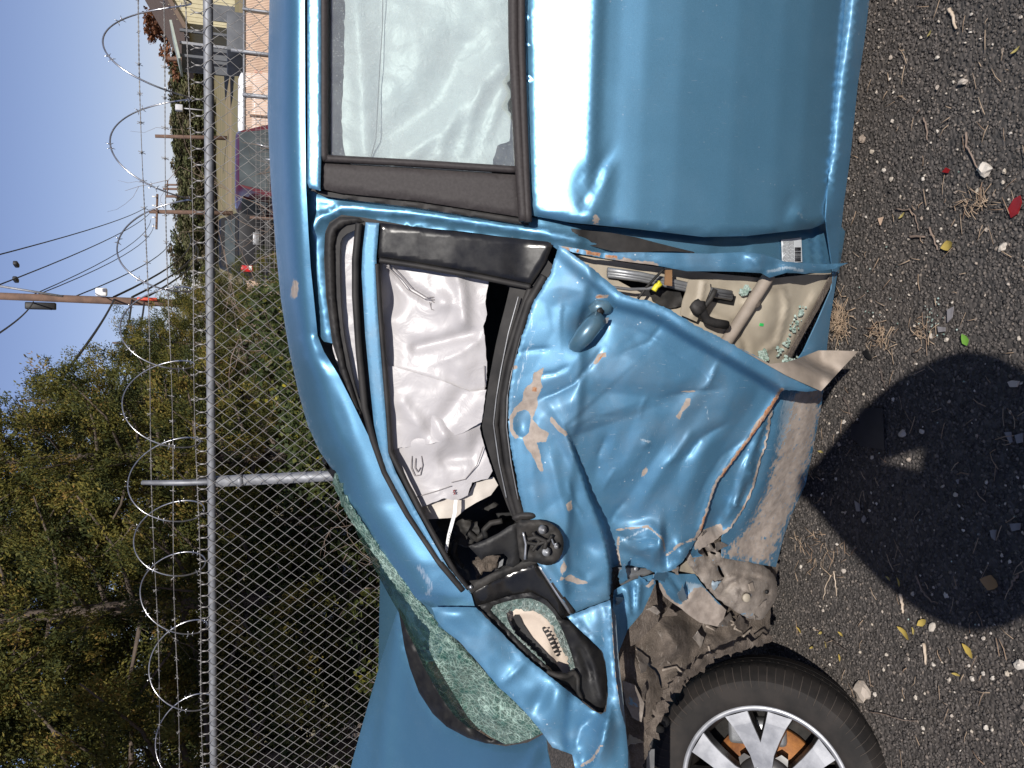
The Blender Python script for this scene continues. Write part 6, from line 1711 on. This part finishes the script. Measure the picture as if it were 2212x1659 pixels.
# dark open shed beside it
sx0, sx1 = W3(440, 130, 58)[0], W3(440, 66, 58)[0]
zt = W3(388, 100, 58)[2]
shed = empty('open_shed', ((sx0 + sx1) / 2, 58, 1.2)); tag(shed, 'dark lean-to shed with a pale green roof beside the tan building', 'shed')
V, F = box(((sx0 + sx1) / 2, 60.5, (zt + 1.0) / 2), (sx1 - sx0, .2, zt - 1.0)); obj('wall', V, F, DKWALL, shed, smooth=False)
for k in range(3):
    V, F = box((sx0 + .15 + k * (sx1 - sx0 - .3) / 2, 58, (zt + 1.0) / 2), (.16, .16, zt - 1.0)); obj('post', V, F, GALV if k == 1 else DKWALL, shed, smooth=False)
V, F = box(((sx0 + sx1) / 2, 59.2, zt + .25), (sx1 - sx0 + .5, 3.4, .14), 0, 0, 0, -.22); obj('roof', V, F, GRROOF, shed, smooth=False)

# fence with tan privacy slats
SY = 25.0
zt = W3(527, 200, SY)[2]; zb = float(land_z(np.array(0.), np.array(SY)))
xa, xb = W3(527, 640, SY)[0], W3(527, -120, SY)[0]
sf = empty('slatted_fence', ((xa + xb) / 2, SY, zb)); tag(sf, 'low fence with tan privacy slats beyond the parked red car', 'fence')
V, F = tube([(xa, SY, zt), (xb, SY, zt)], .03, 8); obj('top_rail', V, F, GALV, sf)
pp = []
xx = xa
while xx < xb:
    pp.append(box((xx, SY + .03, (zt + zb) / 2), (.034, .012, zt - zb - .05))); xx += .046
V, F = join(pp); obj('slats', V, F, SLAT, sf, smooth=False, kind='stuff')
for dy in (600, 430, 205, 112, 20, -60):
    px_ = W3(520, dy, SY)[0]
    V, F = tube([(px_, SY - .06, zb), (px_, SY - .06, zt + (.35 if dy == 112 else .05))], .05 if dy in (112, 205) else .035, 8); obj('post', V, F, GALV, sf)
# welded wire panel fence, nearer
wf = empty('welded_wire_fence', (0, 12, -.1)); tag(wf, 'thin square mesh wire fence in front of the red car', 'fence')
wx0, wx1 = W3(560, 720, 12)[0], W3(560, 240, 12)[0]
wz = W3(548, 480, 12)[2]
ww = []
for k in range(int((wx1 - wx0) / .06) + 1):
    ww.append(tube([(wx0 + k * .06, 12, .3), (wx0 + k * .06, 12, wz - (.02 if k % 3 else 0))], .0022, 4, cap=False))
for k in range(18):
    ww.append(tube([(wx0, 12, wz - .03 - k * .06), (wx1, 12, wz - .03 - k * .06)], .0022, 4, cap=False))
V, F = join(ww); obj('mesh_wires', V, F, WIRE, wf, kind='stuff')
for dy in (700, 470, 250):
    xx = W3(560, dy, 12)[0]
    V, F = tube([(xx, 12.03, -.2), (xx, 12.03, wz + .05)], .02, 6); obj('post', V, F, WOOD, wf)

# ------------------------------------------------------------------ parked vehicles (seen from behind)
def loft(sections):
    """sections: list of (y, [(x,z)...]) closed rings of equal length"""
    V, F = [], []
    n = len(sections[0][1])
    for y, ring in sections:
        V += [(x, y, z) for x, z in ring]
    for i in range(len(sections) - 1):
        for k in range(n):
            k2 = (k + 1) % n
            F.append([i * n + k, i * n + k2, (i + 1) * n + k2, (i + 1) * n + k])
    F.append(list(range(n))[::-1]); F.append([(len(sections) - 1) * n + k for k in range(n)])
    return np.array(V, float), F
def ringr(w, z0, z1, r=.1, wt=None, seg=4):
    """rounded rectangle ring, narrower at the top by wt"""
    wt = wt or w
    P = []
    for cx, cz, a0 in ((wt / 2 - r, z1 - r, 0), (-wt / 2 + r, z1 - r, 90), (-w / 2 + r, z0 + r, 180), (w / 2 - r, z0 + r, 270)):
        for k in range(seg + 1):
            a = math.radians(a0 + 90 * k / seg)
            P.append((cx + r * math.cos(a), cz + r * math.sin(a)))
    return P
CARGLASS = mat('vehicle_glass', (.035, .045, .05), (.06, .075, .08), 3, .12, 0, spec=.4)
TAIL = mat('tail_lamp', (.45, .02, .02), None, 30, .25)
LAMPW = mat('white_lamp', (.75, .72, .66), None, 30, .3)
def vehicle(name, loc, rz, paint, L, Wd, Hh, belt, kind):
    root = empty(name, loc, rz)
    def ob(n, VF, m, par=None, **k): return obj(n, VF[0], VF[1], m, par or root, world=False, **k)
    body = ob('body', loft([(0, ringr(Wd * .94, .35, belt - .04, .1)), (.12, ringr(Wd, .30, belt, .12)), (L * .5, ringr(Wd * 1.02, .28, belt + .02, .12)), (L * .8, ringr(Wd, .28, belt - .02, .12)), (L - .1, ringr(Wd * .94, .32, belt - .14, .12)), (L, ringr(Wd * .8, .4, belt - .22, .1))]), paint, sharp=40)
    if kind == 'suv':
        cab = ob('cabin', loft([(.06, ringr(Wd * .93, belt - .05, Hh - .10, .12, Wd * .74)), (.30, ringr(Wd * .96, belt - .05, Hh - .01, .14, Wd * .80)), (L * .45, ringr(Wd * .96, belt - .05, Hh, .14, Wd * .80)), (L * .60, ringr(Wd * .95, belt - .05, Hh - .06, .14, Wd * .78)), (L * .75, ringr(Wd * .92, belt - .06, belt + .02, .02, Wd * .88))]), paint, sharp=40)
        w0, w1 = Wd * .80, Wd * .66
        V = [(-w0 / 2, .035, belt + .03), (w0 / 2, .035, belt + .03), (w1 / 2, .055, Hh - .09), (-w1 / 2, .055, Hh - .09)]
        V = np.array(V + [(a, b + .05, c) for a, b, c in V])
        ob('rear_window', (V, [[0, 1, 2, 3], [7, 6, 5, 4], [0, 4, 5, 1], [1, 5, 6, 2], [2, 6, 7, 3], [3, 7, 4, 0]]), CARGLASS, smooth=False)
        for sx in (-1, 1):
            V = np.array([(sx * (Wd * .485), .5, belt + .05), (sx * (Wd * .485), L * .62, belt + .05), (sx * (Wd * .425), L * .55, Hh - .16), (sx * (Wd * .425), .6, Hh - .16)])
            V = np.concatenate([V, V + np.array([sx * .012, 0, .004])])
            ob('side_window', (V, [[0, 1, 2, 3], [7, 6, 5, 4], [0, 4, 5, 1], [1, 5, 6, 2], [2, 6, 7, 3], [3, 7, 4, 0]]), CARGLASS, smooth=False)
    else:
        cab = ob('cabin', loft([(L * .34, ringr(Wd * .92, belt - .05, Hh - .06, .1, Wd * .76)), (L * .40, ringr(Wd * .94, belt - .05, Hh, .12, Wd * .78)), (L * .58, ringr(Wd * .94, belt - .05, Hh, .12, Wd * .78)), (L * .72, ringr(Wd * .92, belt - .06, belt + .02, .02, Wd * .88))]), paint, sharp=40)
        V = [(-Wd * .36, L * .34 - .01, belt + .08), (Wd * .36, L * .34 - .01, belt + .08), (Wd * .33, L * .34 - .004, Hh - .16), (-Wd * .33, L * .34 - .004, Hh - .16)]
        V = np.array(V + [(a, b + .05, c) for a, b, c in V])
        ob('rear_window', (V, [[0, 1, 2, 3], [7, 6, 5, 4], [0, 4, 5, 1], [1, 5, 6, 2], [2, 6, 7, 3], [3, 7, 4, 0]]), CARGLASS, smooth=False)
        ob('tailgate', box((0, -.02, (belt + .62) / 2), (Wd * .82, .05, belt - .62), 0, .015), paint)
    for sx in (-1, 1):
        lm = ob('tail_lamp', box((sx * Wd * .435, .0, belt - .20), (.17, .12, .30), 0, .03), TAIL)
        ob('lens', box((sx * Wd * .425, -.03, belt - .28), (.11, .07, .09), 0, .02), LAMPW, lm)
    ob('bumper', box((0, -.06, .48), (Wd * .98, .2, .2), 0, .05), BLACK)
    ob('number_plate', box((0, -.035 if kind == 'suv' else -.055, belt - .42), (.31, .03, .16), 0, .01), GREYMET)
    for sx in (-1, 1):
        for fy in (.18, .80):
            V, F = lathe([(.12, -.1), (.30, -.11), (.34, -.08), (.35, 0), (.34, .08), (.30, .11), (.12, .1), (.12, -.1)], 24)
            V = xf(V, (sx * (Wd / 2 - .1), L * fy, .35), math.pi / 2)
            wh = ob('wheel', (V, F), TYRE)
            V, F = lathe([(0, -.07), (.2, -.09), (.23, -.09), (.23, .09), (.2, .09), (0, .07)], 20)
            ob('rim', (xf(V, (sx * (Wd / 2 - .1), L * fy, .35), math.pi / 2), F), GREYMET, wh)
    return root
MAROON = mat('maroon_paint', (.095, .010, .020), None, 3, .3, .2, coat=.8)
BLACKP = mat('black_paint', (.010, .010, .012), None, 3, .55, .0, spec=.3)
WHITEPT = mat('white_paint', (.75, .76, .77), None, 3, .35, 0, coat=.5)
x, y, _ = gpos(342, 20.5, 540)
zr = W3(508, 342, 20.5)[2]
suv = vehicle('parked_car', (x, 20.5, zr - 1.82), .06, MAROON, 4.4, 1.84, 1.82, 1.02, 'suv')
tag(suv, 'maroon sport utility car parked beyond the fence, seen from behind', 'car')
V, F = join([tube([(.28, -.07, .7), (.28, -.10, 1.2), (.34, -.05, 1.35)], .02, 6), tube([(-.02, -.07, .7), (-.02, -.10, 1.15)], .02, 6)])
obj('chrome_rack', V, F, STEEL, suv, world=False)
x, y, _ = gpos(535, 24.0, 545)
zr = W3(512, 535, 24.0)[2]
pk = vehicle('parked_pickup', (x, 22.5, zr - 1.25), -.08, BLACKP, 5.0, 1.75, 1.72, 1.22, 'pickup')
tag(pk, 'black pickup parked behind the shrubs beyond the fence', 'pickup')
x, y, _ = gpos(158, 33, 530)
zr = W3(514, 158, 33)[2]
wc = vehicle('parked_car', (x, 33, zr - 1.45), 1.35, WHITEPT, 4.3, 1.75, 1.45, .95, 'suv')
tag(wc, 'white car parked beyond the slatted fence', 'car')
x, y, _ = gpos(98, 42, 510)
zr = W3(490, 98, 42)[2]
tr = empty('box_trailer', (x, 42, zr - 1.6)); tag(tr, 'dark box trailer standing on the grass beside the white car', 'trailer')
V, F = box((0, 0, 1.05), (1.75, 3.4, 1.1), 0, .05); obj('body', V, F, DKWALL, tr, world=False)
for sx in (-1, 1):
    V, F = lathe([(.1, -.08), (.28, -.09), (.33, 0), (.28, .09), (.1, .08), (.1, -.08)], 20); obj('wheel', xf(V, (sx * .8, .2, .33), math.pi / 2), F, TYRE, tr, world=False)
V, F = tube([(0, 1.7, .6), (0, 2.8, .55)], .05, 6); obj('drawbar', V, F, GALV, tr, world=False)

# ================================================================== the photographer, out of frame behind the lens (casts the long shadow)
person = empty('person', (0, -.34, 0))
tag(person, 'person in a dark jacket holding up a phone, standing in front of the car', 'person')
def skin_fig(name, pts, edges, rad, m, parent, sub=2, rootv=0):
    me = bpy.data.meshes.new(name)
    pl = np.array(parent.location)
    me.from_pydata([tuple(np.array(p) - pl) for p in pts], edges, [])
    me.materials.append(m)
    o = bpy.data.objects.new(name, me)
    COL.objects.link(o); o.parent = parent
    sk = o.modifiers.new('skin', 'SKIN'); sk.use_smooth_shade = True
    for i, r in enumerate(rad):
        sv = me.skin_vertices[0].data[i]
        sv.radius = (r, r) if not isinstance(r, tuple) else r
        sv.use_root = (i == rootv)
    ss = o.modifiers.new('sub', 'SUBSURF'); ss.levels = sub; ss.render_levels = sub
    return o
pts, edges, rad = [], [], []
def pt(p, r, link=None):
    pts.append(p); rad.append(r)
    if link is not None: edges.append((link, len(pts) - 1))
    return len(pts) - 1
pel = pt((0, -.36, .96), (.15, .11)); bel = pt((0, -.36, 1.10), (.135, .11), pel); che = pt((0, -.35, 1.28), (.15, .12), bel); nb = pt((0, -.34, 1.43), (.13, .10), che)
nk = pt((0, -.32, 1.50), .058, nb); hd = pt((0, -.29, 1.575), (.10, .11), nk); hm = pt((0, -.29, 1.645), (.11, .12), hd); ht = pt((0, -.30, 1.73), (.065, .075), hm)
for s in (-1, 1):
    sh = pt((s * .16, -.34, 1.40), .105, nb); ua = pt((s * .21, -.25, 1.345), .112, sh); el = pt((s * .245, -.18, 1.325), .115, ua); fo = pt((s * .19, -.12, 1.41), .105, el); wr = pt((s * .125, -.085, 1.51), .072, fo)
    pa = pt((s * .082, -.060, 1.575), (.050, .040), wr)
    for k in range(4):
        z = 1.585 + k * .020 - .012
        a = pt((s * .060, -.046, z), .0085, pa); b = pt((s * .052, -.022, z + .004), .008, a); pt((s * .030, -.014, z + .006), .007, b)
    t1 = pt((s * .058, -.062, 1.575), .011, pa); pt((s * .034, -.052, 1.60), .0095, t1)
    hip = pt((s * .095, -.36, .90), .095, pel); kn = pt((s * .11, -.34, .50), .062, hip); an = pt((s * .12, -.37, .09), .042, kn); pt((s * .13, -.24, .045), (.045, .032), an)
def cloth_mat():
    m = bpy.data.materials.new('clothed_body')
    nt, b = nodes_of(m)
    sep = N(nt, 'ShaderNodeSeparateXYZ'); nt.links.new(coords(nt), sep.inputs[0])
    n = mth(nt, 'MULTIPLY', noise_tex(nt, 40, 3), .02)
    z = mth(nt, 'ADD', sep.outputs[2], n)
    c = mixc(nt, mth(nt, 'GREATER_THAN', z, .97), (.03, .04, .07), (.025, .025, .028))
    c = mixc(nt, mth(nt, 'GREATER_THAN', z, 1.49), c, (.45, .29, .21))
    nt.links.new(c, b.inputs['Base Color']); b.inputs['Roughness'].default_value = .85
    return m
skin_fig('body', pts, edges, rad, cloth_mat(), person)
hv, hf = lathe([(0, .105), (.045, .098), (.082, .06), (.094, .01), (.088, -.04), (.080, -.04), (.085, .01), (.074, .055), (.04, .09), (0, .097)], 20, 'Z')
hv = hv * np.array([1, 1.15, 1.0])
obj('hair', hv + np.array([0, -.302, 1.665]), hf, mat('brown_hair', (.04, .025, .016), None, 80, .7, 0, .6, 200, .004), person)
phone = empty('phone', (0, -.028, 1.60))
tag(phone, 'black phone held up in front of the face by the photographer', 'phone')
V, F = box((0, 0, 0), (.075, .008, .16), 0, .0035); obj('case', V, F, BLACK, phone, world=False)
V, F = box((0, -.0045, 0), (.068, .001, .150), 0); obj('screen', V, F, GLOSSB, phone, world=False)
V, F = lathe([(0, .0045), (.006, .0045), (.008, .007), (.0085, .004), (0, .004)], 16); obj('lens', V + np.array([0, 0, .05]), F, GLOSSB, phone, world=False)

# ================================================================== litter on the asphalt
def zA(x, y): return 1728 + .3255 * x, .3255 * y            # readings from three enlarged views of the ground
def zB(x, y): return 1620 + .358 * x, 648 + .358 * y
def zC(x, y): return 1620 + .2839 * x, 1188 + .2839 * y
def G(d, z=.006):
    p = on_ground(np.array([d[0]]), np.array([d[1]]), z)[0]
    return float(p[0]), float(p[1]), float(p[2])
def stone(d, s, seed, label, group=None, m=PEBBLE, flat=.6, cat='pebble', name='pebble'):
    rg = np.random.default_rng(seed)
    bm = bmesh.new(); bmesh.ops.create_icosphere(bm, subdivisions=2, radius=1)
    for v in bm.verts:
        k = 1 + .55 * mnoise.noise(v.co * 1.2 + Vector((seed * 1.7, 0, 0))) + .35 * mnoise.noise(v.co * 2.6 + Vector((0, seed * 1.3, 0)))
        v.co *= k
    V = np.array([tuple(v.co) for v in bm.verts]); bm.verts.index_update()
    F = [[v.index for v in f.verts] for f in bm.faces]; bm.free()
    V = V * np.array([s, s * rg.uniform(.6, 1), s * flat])
    V = xf(V, (0, 0, 0), rg.uniform(0, 6))
    p = G(d, .004)
    o = obj(name, V, F, m, world=False, smooth=False, attrs={'tint': np.full(len(V), rg.random())} )
    o.location = (p[0], p[1], s * flat * .55 + .004)
    tag(o, label, cat, group)
    return o
PEB = [zA(*p) for p in [(725, 145), (805, 250), (605, 385), (525, 315), (915, 385), (510, 612), (1020, 545), (615, 805), (915, 870), (515, 1075), (560, 1130), (610, 1190), (820, 1190), (430, 1265), (670, 1305), (850, 1385), (810, 1450), (1240, 1525), (940, 1520), (725, 1585), (1360, 1135), (1140, 95), (1470, 115), (1350, 1210), (1180, 1270), (845, 1265), (480, 1010), (440, 1440), (1400, 885), (915, 580)]]
PEB += [zB(*p) for p in [(730, 210), (1095, 215), (1625, 230), (1190, 240), (865, 600), (520, 580), (530, 800), (480, 745), (570, 735), (540, 870), (740, 950), (960, 965), (1245, 1175), (450, 1280), (570, 1635), (310, 1610), (1290, 1390), (730, 120), (920, 990), (1040, 795), (520, 1080)]]
PEB += [zC(*p) for p in [(390, 130), (715, 160), (1495, 345), (1690, 650), (1520, 985), (1695, 980), (1850, 975), (1960, 940), (955, 1095), (1265, 1120), (560, 460), (1010, 470), (495, 600), (1040, 795), (1920, 40), (1240, 335), (610, 870), (1160, 1140), (1780, 670), (1670, 880), (1400, 870), (1540, 1260), (1690, 1380), (1320, 1355), (1800, 1350), (1600, 560), (1780, 940), (1020, 910), (1210, 830)]]
for k, d in enumerate(PEB):
    stone(d, random.uniform(.0032, .0068), 40 + k, 'small pale pebble lying loose on the dark asphalt', 'pale pebbles on the asphalt')
stone(zA(1090, 545), .012, 3, 'largest white stone on the asphalt near the upper right of the ground')
stone(zA(418, 925), .012, 4, 'pale pitted stone lying right beside the rear sill')
stone(zA(1230, 1125), .018, 5, 'flat cream stone on the asphalt near the red shard')
stone(zA(1350, 1640), .010, 6, 'round white stone at the right edge of the ground below the red shard')
stone(zB(925, 810), .012, 7, 'white stone inside the photographer shadow near the dark plastic sheet')
stone(zC(1395, 585), .012, 8, 'white stone at the edge of the photographer shadow')
stone(zC(2065, 870), .012, 9, 'white stone at the right edge of the ground by the wheel side')
stone(zC(860, 1080), .026, 10, 'crumpled tan lump lying against the front tyre', None, PEBBLE, .5, 'stone')
# leaves
def leaf(d, L, Wd, rz, tint, seed, label, group=None, curl=.25, m=LEAFY, name='fallen_leaf'):
    rg = np.random.default_rng(seed)
    n = 7
    V, F = [], []
    for i in range(n):
        t = i / (n - 1)
        w = Wd * math.sin(math.pi * min(1, t * .96 + .03)) ** .8 * (1 + rg.uniform(-.15, .15))
        z = curl * L * (t - .5) ** 2 * 2 + rg.uniform(0, .001)
        V += [((t - .5) * L, -w, z + curl * w), ((t - .5) * L, 0, z), ((t - .5) * L, w, z + curl * w)]
    for i in range(n - 1):
        for j in (0, 1):
            a = i * 3 + j
            F.append([a, a + 3, a + 4, a + 1])
    V = np.array(V); k = len(V)
    V = np.concatenate([V, V - np.array([0, 0, .0004])])
    F = F + [[x + k for x in f[::-1]] for f in F]
    V = xf(V, (0, 0, 0), rz, rg.uniform(-.2, .2), rg.uniform(-.2, .2))
    o = obj(name, V, F, m, world=False, attrs={'tint': np.full(len(V), tint)})
    p = G(d, .008); o.location = (p[0], p[1], .0105)
    tag(o, label, 'leaf', group)
    return o
LV = [zC(*p) for p in [(545, 630), (700, 640), (585, 720), (1250, 615), (1060, 215), (1140, 245), (690, 820), (1580, 945), (380, 605), (480, 740)]] + [zB(435, 915), zA(1440, 335), zA(685, 1430), zA(870, 220)]
for k, d in enumerate(LV):
    leaf(d, random.uniform(.016, .026), .0035, random.uniform(0, 6), random.random() * .6, 60 + k, 'small narrow yellow leaf fallen on the asphalt', 'yellow leaves on the asphalt')
leaf(zC(1185, 630), .048, .008, 1.1, .05, 81, 'long yellow leaf between the front tyre and the photographer shadow')
leaf(zC(1320, 550), .036, .008, 2.2, .1, 82, 'yellow leaf touching the edge of the photographer shadow')
leaf(zC(1670, 765), .038, .008, .8, .0, 83, 'bright yellow leaf below the photographer shadow, far right')
leaf(zA(990, 1630), .04, .012, 1.7, .1, 84, 'pointed yellow leaf on the asphalt below the red shard')
GREENLEAF = tint_mat('green_leaf', [(0, (.10, .22, .03)), (1, (.10, .22, .03))], .6)
leaf(zB(1305, 240), .03, .009, .4, .5, 85, 'small fresh green leaf on the asphalt above the photographer shadow', None, .25, GREENLEAF)
leaf(zC(1840, 250), .05, .016, 1.5, 1.0, 86, 'brown leaf lying inside the photographer shadow')
# plastic shards
def shard(poly, m, label, z=.006, th=.003, cat='shard', name='plastic_shard', tilt=.0):
    P = np.array([G(d, .006)[:2] for d in poly])
    c = P.mean(0)
    n = len(P)
    top_ = np.concatenate([P - c, np.full((n, 1), th)], 1); bot = np.concatenate([P - c, np.zeros((n, 1))], 1)
    V = np.concatenate([top_, bot]); V[:, 2] += V[:, 0] * tilt
    F = [list(range(n)), list(range(2 * n - 1, n - 1, -1))] + [[i, i + n, (i + 1) % n + n, (i + 1) % n] for i in range(n)]
    o = obj(name, V, F, m, world=False, smooth=False)
    o.location = (c[0], c[1], z)
    tag(o, label, cat)
    return o
CHAR = mat('charcoal_plastic', (.035, .032, .034), (.028, .026, .027), 30, .45)
GREYPL = mat('grey_plastic', (.20, .19, .195), (.14, .13, .135), 30, .6)
TANPL = mat('tan_plastic', (.50, .36, .26), None, 30, .6)
shard([(1863, 881), (1910, 882), (1912, 972), (1860, 963), (1840, 945), (1842, 916), (1860, 915)], CHAR, 'flat charcoal plastic sheet half inside the photographer shadow', .008, .003, 'plastic sheet', 'plastic_sheet', .05)
shard([(2181, 452), (2195, 430), (2208, 423), (2210, 438), (2200, 462), (2186, 471)], REDP, 'large deep red plastic shard at the right edge of the ground', .008, .004, tilt=.1)
shard([(2038, 372), (2046, 362), (2054, 366), (2050, 374)], REDP, 'tiny dark red plastic shard between pale pebbles', .008)
shard([zA(525, 1450), zA(560, 1440), zA(540, 1495)], TANPL, 'small triangular tan shard near the rear sill', .008)
for poly, lab in (([(640, 1210), (668, 1230), (668, 1275), (648, 1275)], 'pale grey wedge shaped shard in the middle of the photographer shadow'), ([(680, 1325), (693, 1298), (708, 1320), (692, 1345)], 'small grey shard in the photographer shadow beside the wedge shard'), ([(1455, 1390), (1492, 1385), (1488, 1450), (1465, 1430)], 'tall grey shard in the lower part of the photographer shadow'), ([(1545, 798), (1585, 795), (1590, 855), (1575, 865)], 'grey triangular shard in the upper part of the photographer shadow'), ([(1140, 160), (1185, 165), (1185, 190), (1145, 195)], 'grey square shard lying above the photographer shadow'), ([(1198, 60), (1235, 40), (1228, 105), (1200, 135)], 'long grey shard lying above the square shard'), ([(1575, 1350), (1640, 1345), (1635, 1385), (1590, 1395)], 'bluish grey shard at the right end of the photographer shadow'), ([(1250, 1085), (1270, 1080), (1262, 1110)], 'tiny grey shard deep in the photographer shadow')):
    shard([zB(*p) for p in poly], GREYPL, lab, .008, tilt=random.uniform(-.1, .1))
shard([zB(*p) for p in [(1565, 495), (1590, 485), (1635, 490), (1620, 525), (1580, 525)]], BEIGE_IN, 'cream plastic shard at the right edge beside the photographer shadow', .008, .004)
bp = shard([zB(*p) for p in [(695, 310), (718, 300), (742, 350), (730, 362), (702, 340)]], BLACK, 'black plastic fragment with a white broken edge below the torn door corner', .009, .004, tilt=.15)
shard([(2195, 940), (2212, 935), (2212, 955), (2200, 958)], GREYPL, 'grey shard at the right picture edge inside the photographer shadow', .008)
# twigs
def twig(pts, r, label, group=None, m=None, seed=0):
    P = [G(d, .008) for d in pts]
    Q = []
    for i in range(len(P) - 1):
        for j in range(4):
            t = j / 4
            Q.append(tuple(P[i][k] * (1 - t) + P[i + 1][k] * t + random.gauss(0, .0012) for k in range(3)))
    Q.append(P[-1])
    c = Q[0]
    V, F = tube([tuple(a[k] - c[k] for k in range(3)) for a in Q], [r * (1 - .5 * i / len(Q)) for i in range(len(Q))], 6)
    o = obj('twig', V, F, m or TWIG, world=False)
    o.location = (c[0], c[1], .009)
    tag(o, label, 'twig', group)
PALETWIG = mat('pale_twig', (.44, .36, .28), (.32, .25, .18), 40, .85)
DARKTWIG = mat('dark_twig', (.06, .045, .038), None, 40, .85)
for pts_, r, lab in (([zB(565, 590), zB(590, 640), zB(600, 690), zB(630, 750)], .0032, 'crooked pale twig beside the dark plastic sheet'), ([zB(780, 410), zB(800, 480), zB(820, 560)], .003, 'pale straight twig above the dark plastic sheet'),
                     ([zA(990, 60), zA(1010, 110), zA(1035, 190)], .005, 'thick pale splinter at the top of the ground'), ([zA(825, 780), zA(840, 850), zA(845, 930)], .0026, 'curved brown twig in the middle of the upper ground'),
                     ([zA(1108, 880), zA(1100, 960), zA(1140, 1030), zA(1195, 1150)], .003, 'long bent twig left of the red shard'), ([zA(640, 1390), zA(730, 1395), zA(770, 1450), zA(790, 1530)], .0022, 'hooked thin brown twig below the rear sill'),
                     ([zA(860, 1510), zA(885, 1580), zA(912, 1659)], .003, 'straight brown twig pointing at the torn door corner'), ([zA(725, 1570), zA(830, 1572)], .004, 'short thick brown twig next to the straight twig'),
                     ([zC(640, 150), zC(660, 240), zC(665, 350)], .0022, 'thin pale twig between the sill end and the photographer shadow'), ([zC(620, 190), zC(575, 270), zC(555, 380)], .0018, 'curved pale stalk beside the thin pale twig'),
                     ([zC(1265, 200), zC(1310, 310), zC(1370, 380), zC(1430, 410)], .0024, 'bent twig inside the lower lobe of the photographer shadow'), ([zC(1150, 340), zC(1160, 410), zC(1165, 480)], .005, 'short flat splinter on the shadow edge'),
                     ([zC(1325, 710), zC(1335, 800), zC(1340, 870)], .0045, 'pale flat splinter below the long yellow leaf'), ([zC(590, 660), zC(660, 710), zC(740, 770)], .002, 'thin dark twig near the front tyre'),
                     ([zC(905, 1230), zC(1050, 1260), zC(1180, 1300), zC(1275, 1302)], .0016, 'very long hair thin stalk running from the front tyre'), ([zC(2040, 190), zC(2000, 240), zC(1985, 300)], .003, 'forked grey twig at the right edge of the photographer shadow')):
    twig(pts_, r, lab, m=DARKTWIG if 'dark' in lab else PALETWIG if 'pale' in lab or 'splinter' in lab else TWIG)
# dry straw, too much to count
def straw(n, boxd, seed, L=(.012, .05), r=.0008, dense=None):
    rg = random.Random(seed)
    parts, tint = [], []
    for _ in range(n):
        if dense: dx, dy = rg.gauss(dense[0], dense[2]), rg.gauss(dense[1], dense[3])
        else: dx, dy = rg.uniform(boxd[0], boxd[1]), rg.uniform(boxd[2], boxd[3])
        p = G((dx, dy), .008)
        a = rg.gauss(0, .9) if not dense else rg.uniform(0, 6.28)
        l = rg.uniform(*L)
        z = .008 + rg.uniform(0, .006)
        m_ = (p[0] + math.cos(a) * l * .5 + rg.gauss(0, .002), p[1] + math.sin(a) * l * .5 + rg.gauss(0, .002), z + .001)
        v, f = tube([(p[0], p[1], z), m_, (p[0] + math.cos(a) * l, p[1] + math.sin(a) * l, z)], r * rg.uniform(.7, 1.6), 4)
        parts.append((v, f)); tint += [rg.random()] * len(v)
    V, F = join(parts)
    return V, F, tint
V, F, t = straw(230, (1700, 2230, -20, 1680), 4)
tag(obj('dry_straw', V, F, STRAW, attrs={'tint': t}), 'thin dry straw and stalks scattered over the asphalt', 'straw', kind='stuff')
for k, (dn, n) in enumerate((((1812, 690, 10, 22), 150), ((1900, 730, 16, 16), 60), ((1990, 715, 14, 14), 30), ((2110, 440, 16, 14), 40), ((1770, 1200, 30, 24), 50))):
    V, F, t = straw(n, None, 20 + k, (.015, .045), .0008, dn)
    tag(obj('straw_heap', V, F, STRAW, attrs={'tint': t}), ('reddish heap of dry needles beside the sill under the torn door', 'loose straw below the black fragment', 'few straws above the photographer shadow', 'straw tuft left of the red shard', 'straw beside the sill end near the wheel')[k], 'straw', kind='stuff')
# crumbs of glass on the ground
parts = []
for dn, n in (((2020, 690, 22, 22), 26), ((1900, 640, 90, 90), 16), ((2050, 1000, 90, 160), 12)):
    for _ in range(n):
        p = G((random.gauss(dn[0], dn[2]), random.gauss(dn[1], dn[3])), .008)
        s_ = random.uniform(.002, .004)
        parts.append(box((p[0], p[1], .011), (s_, s_ * .8, s_ * .7), random.random() * 3, 0, random.random()))
V, F = join(parts)
tag(obj('glass_crumbs', V, F, GLASSBIT, smooth=False), 'glittering crumbs of broken side glass on the asphalt', 'glass crumbs', kind='stuff')
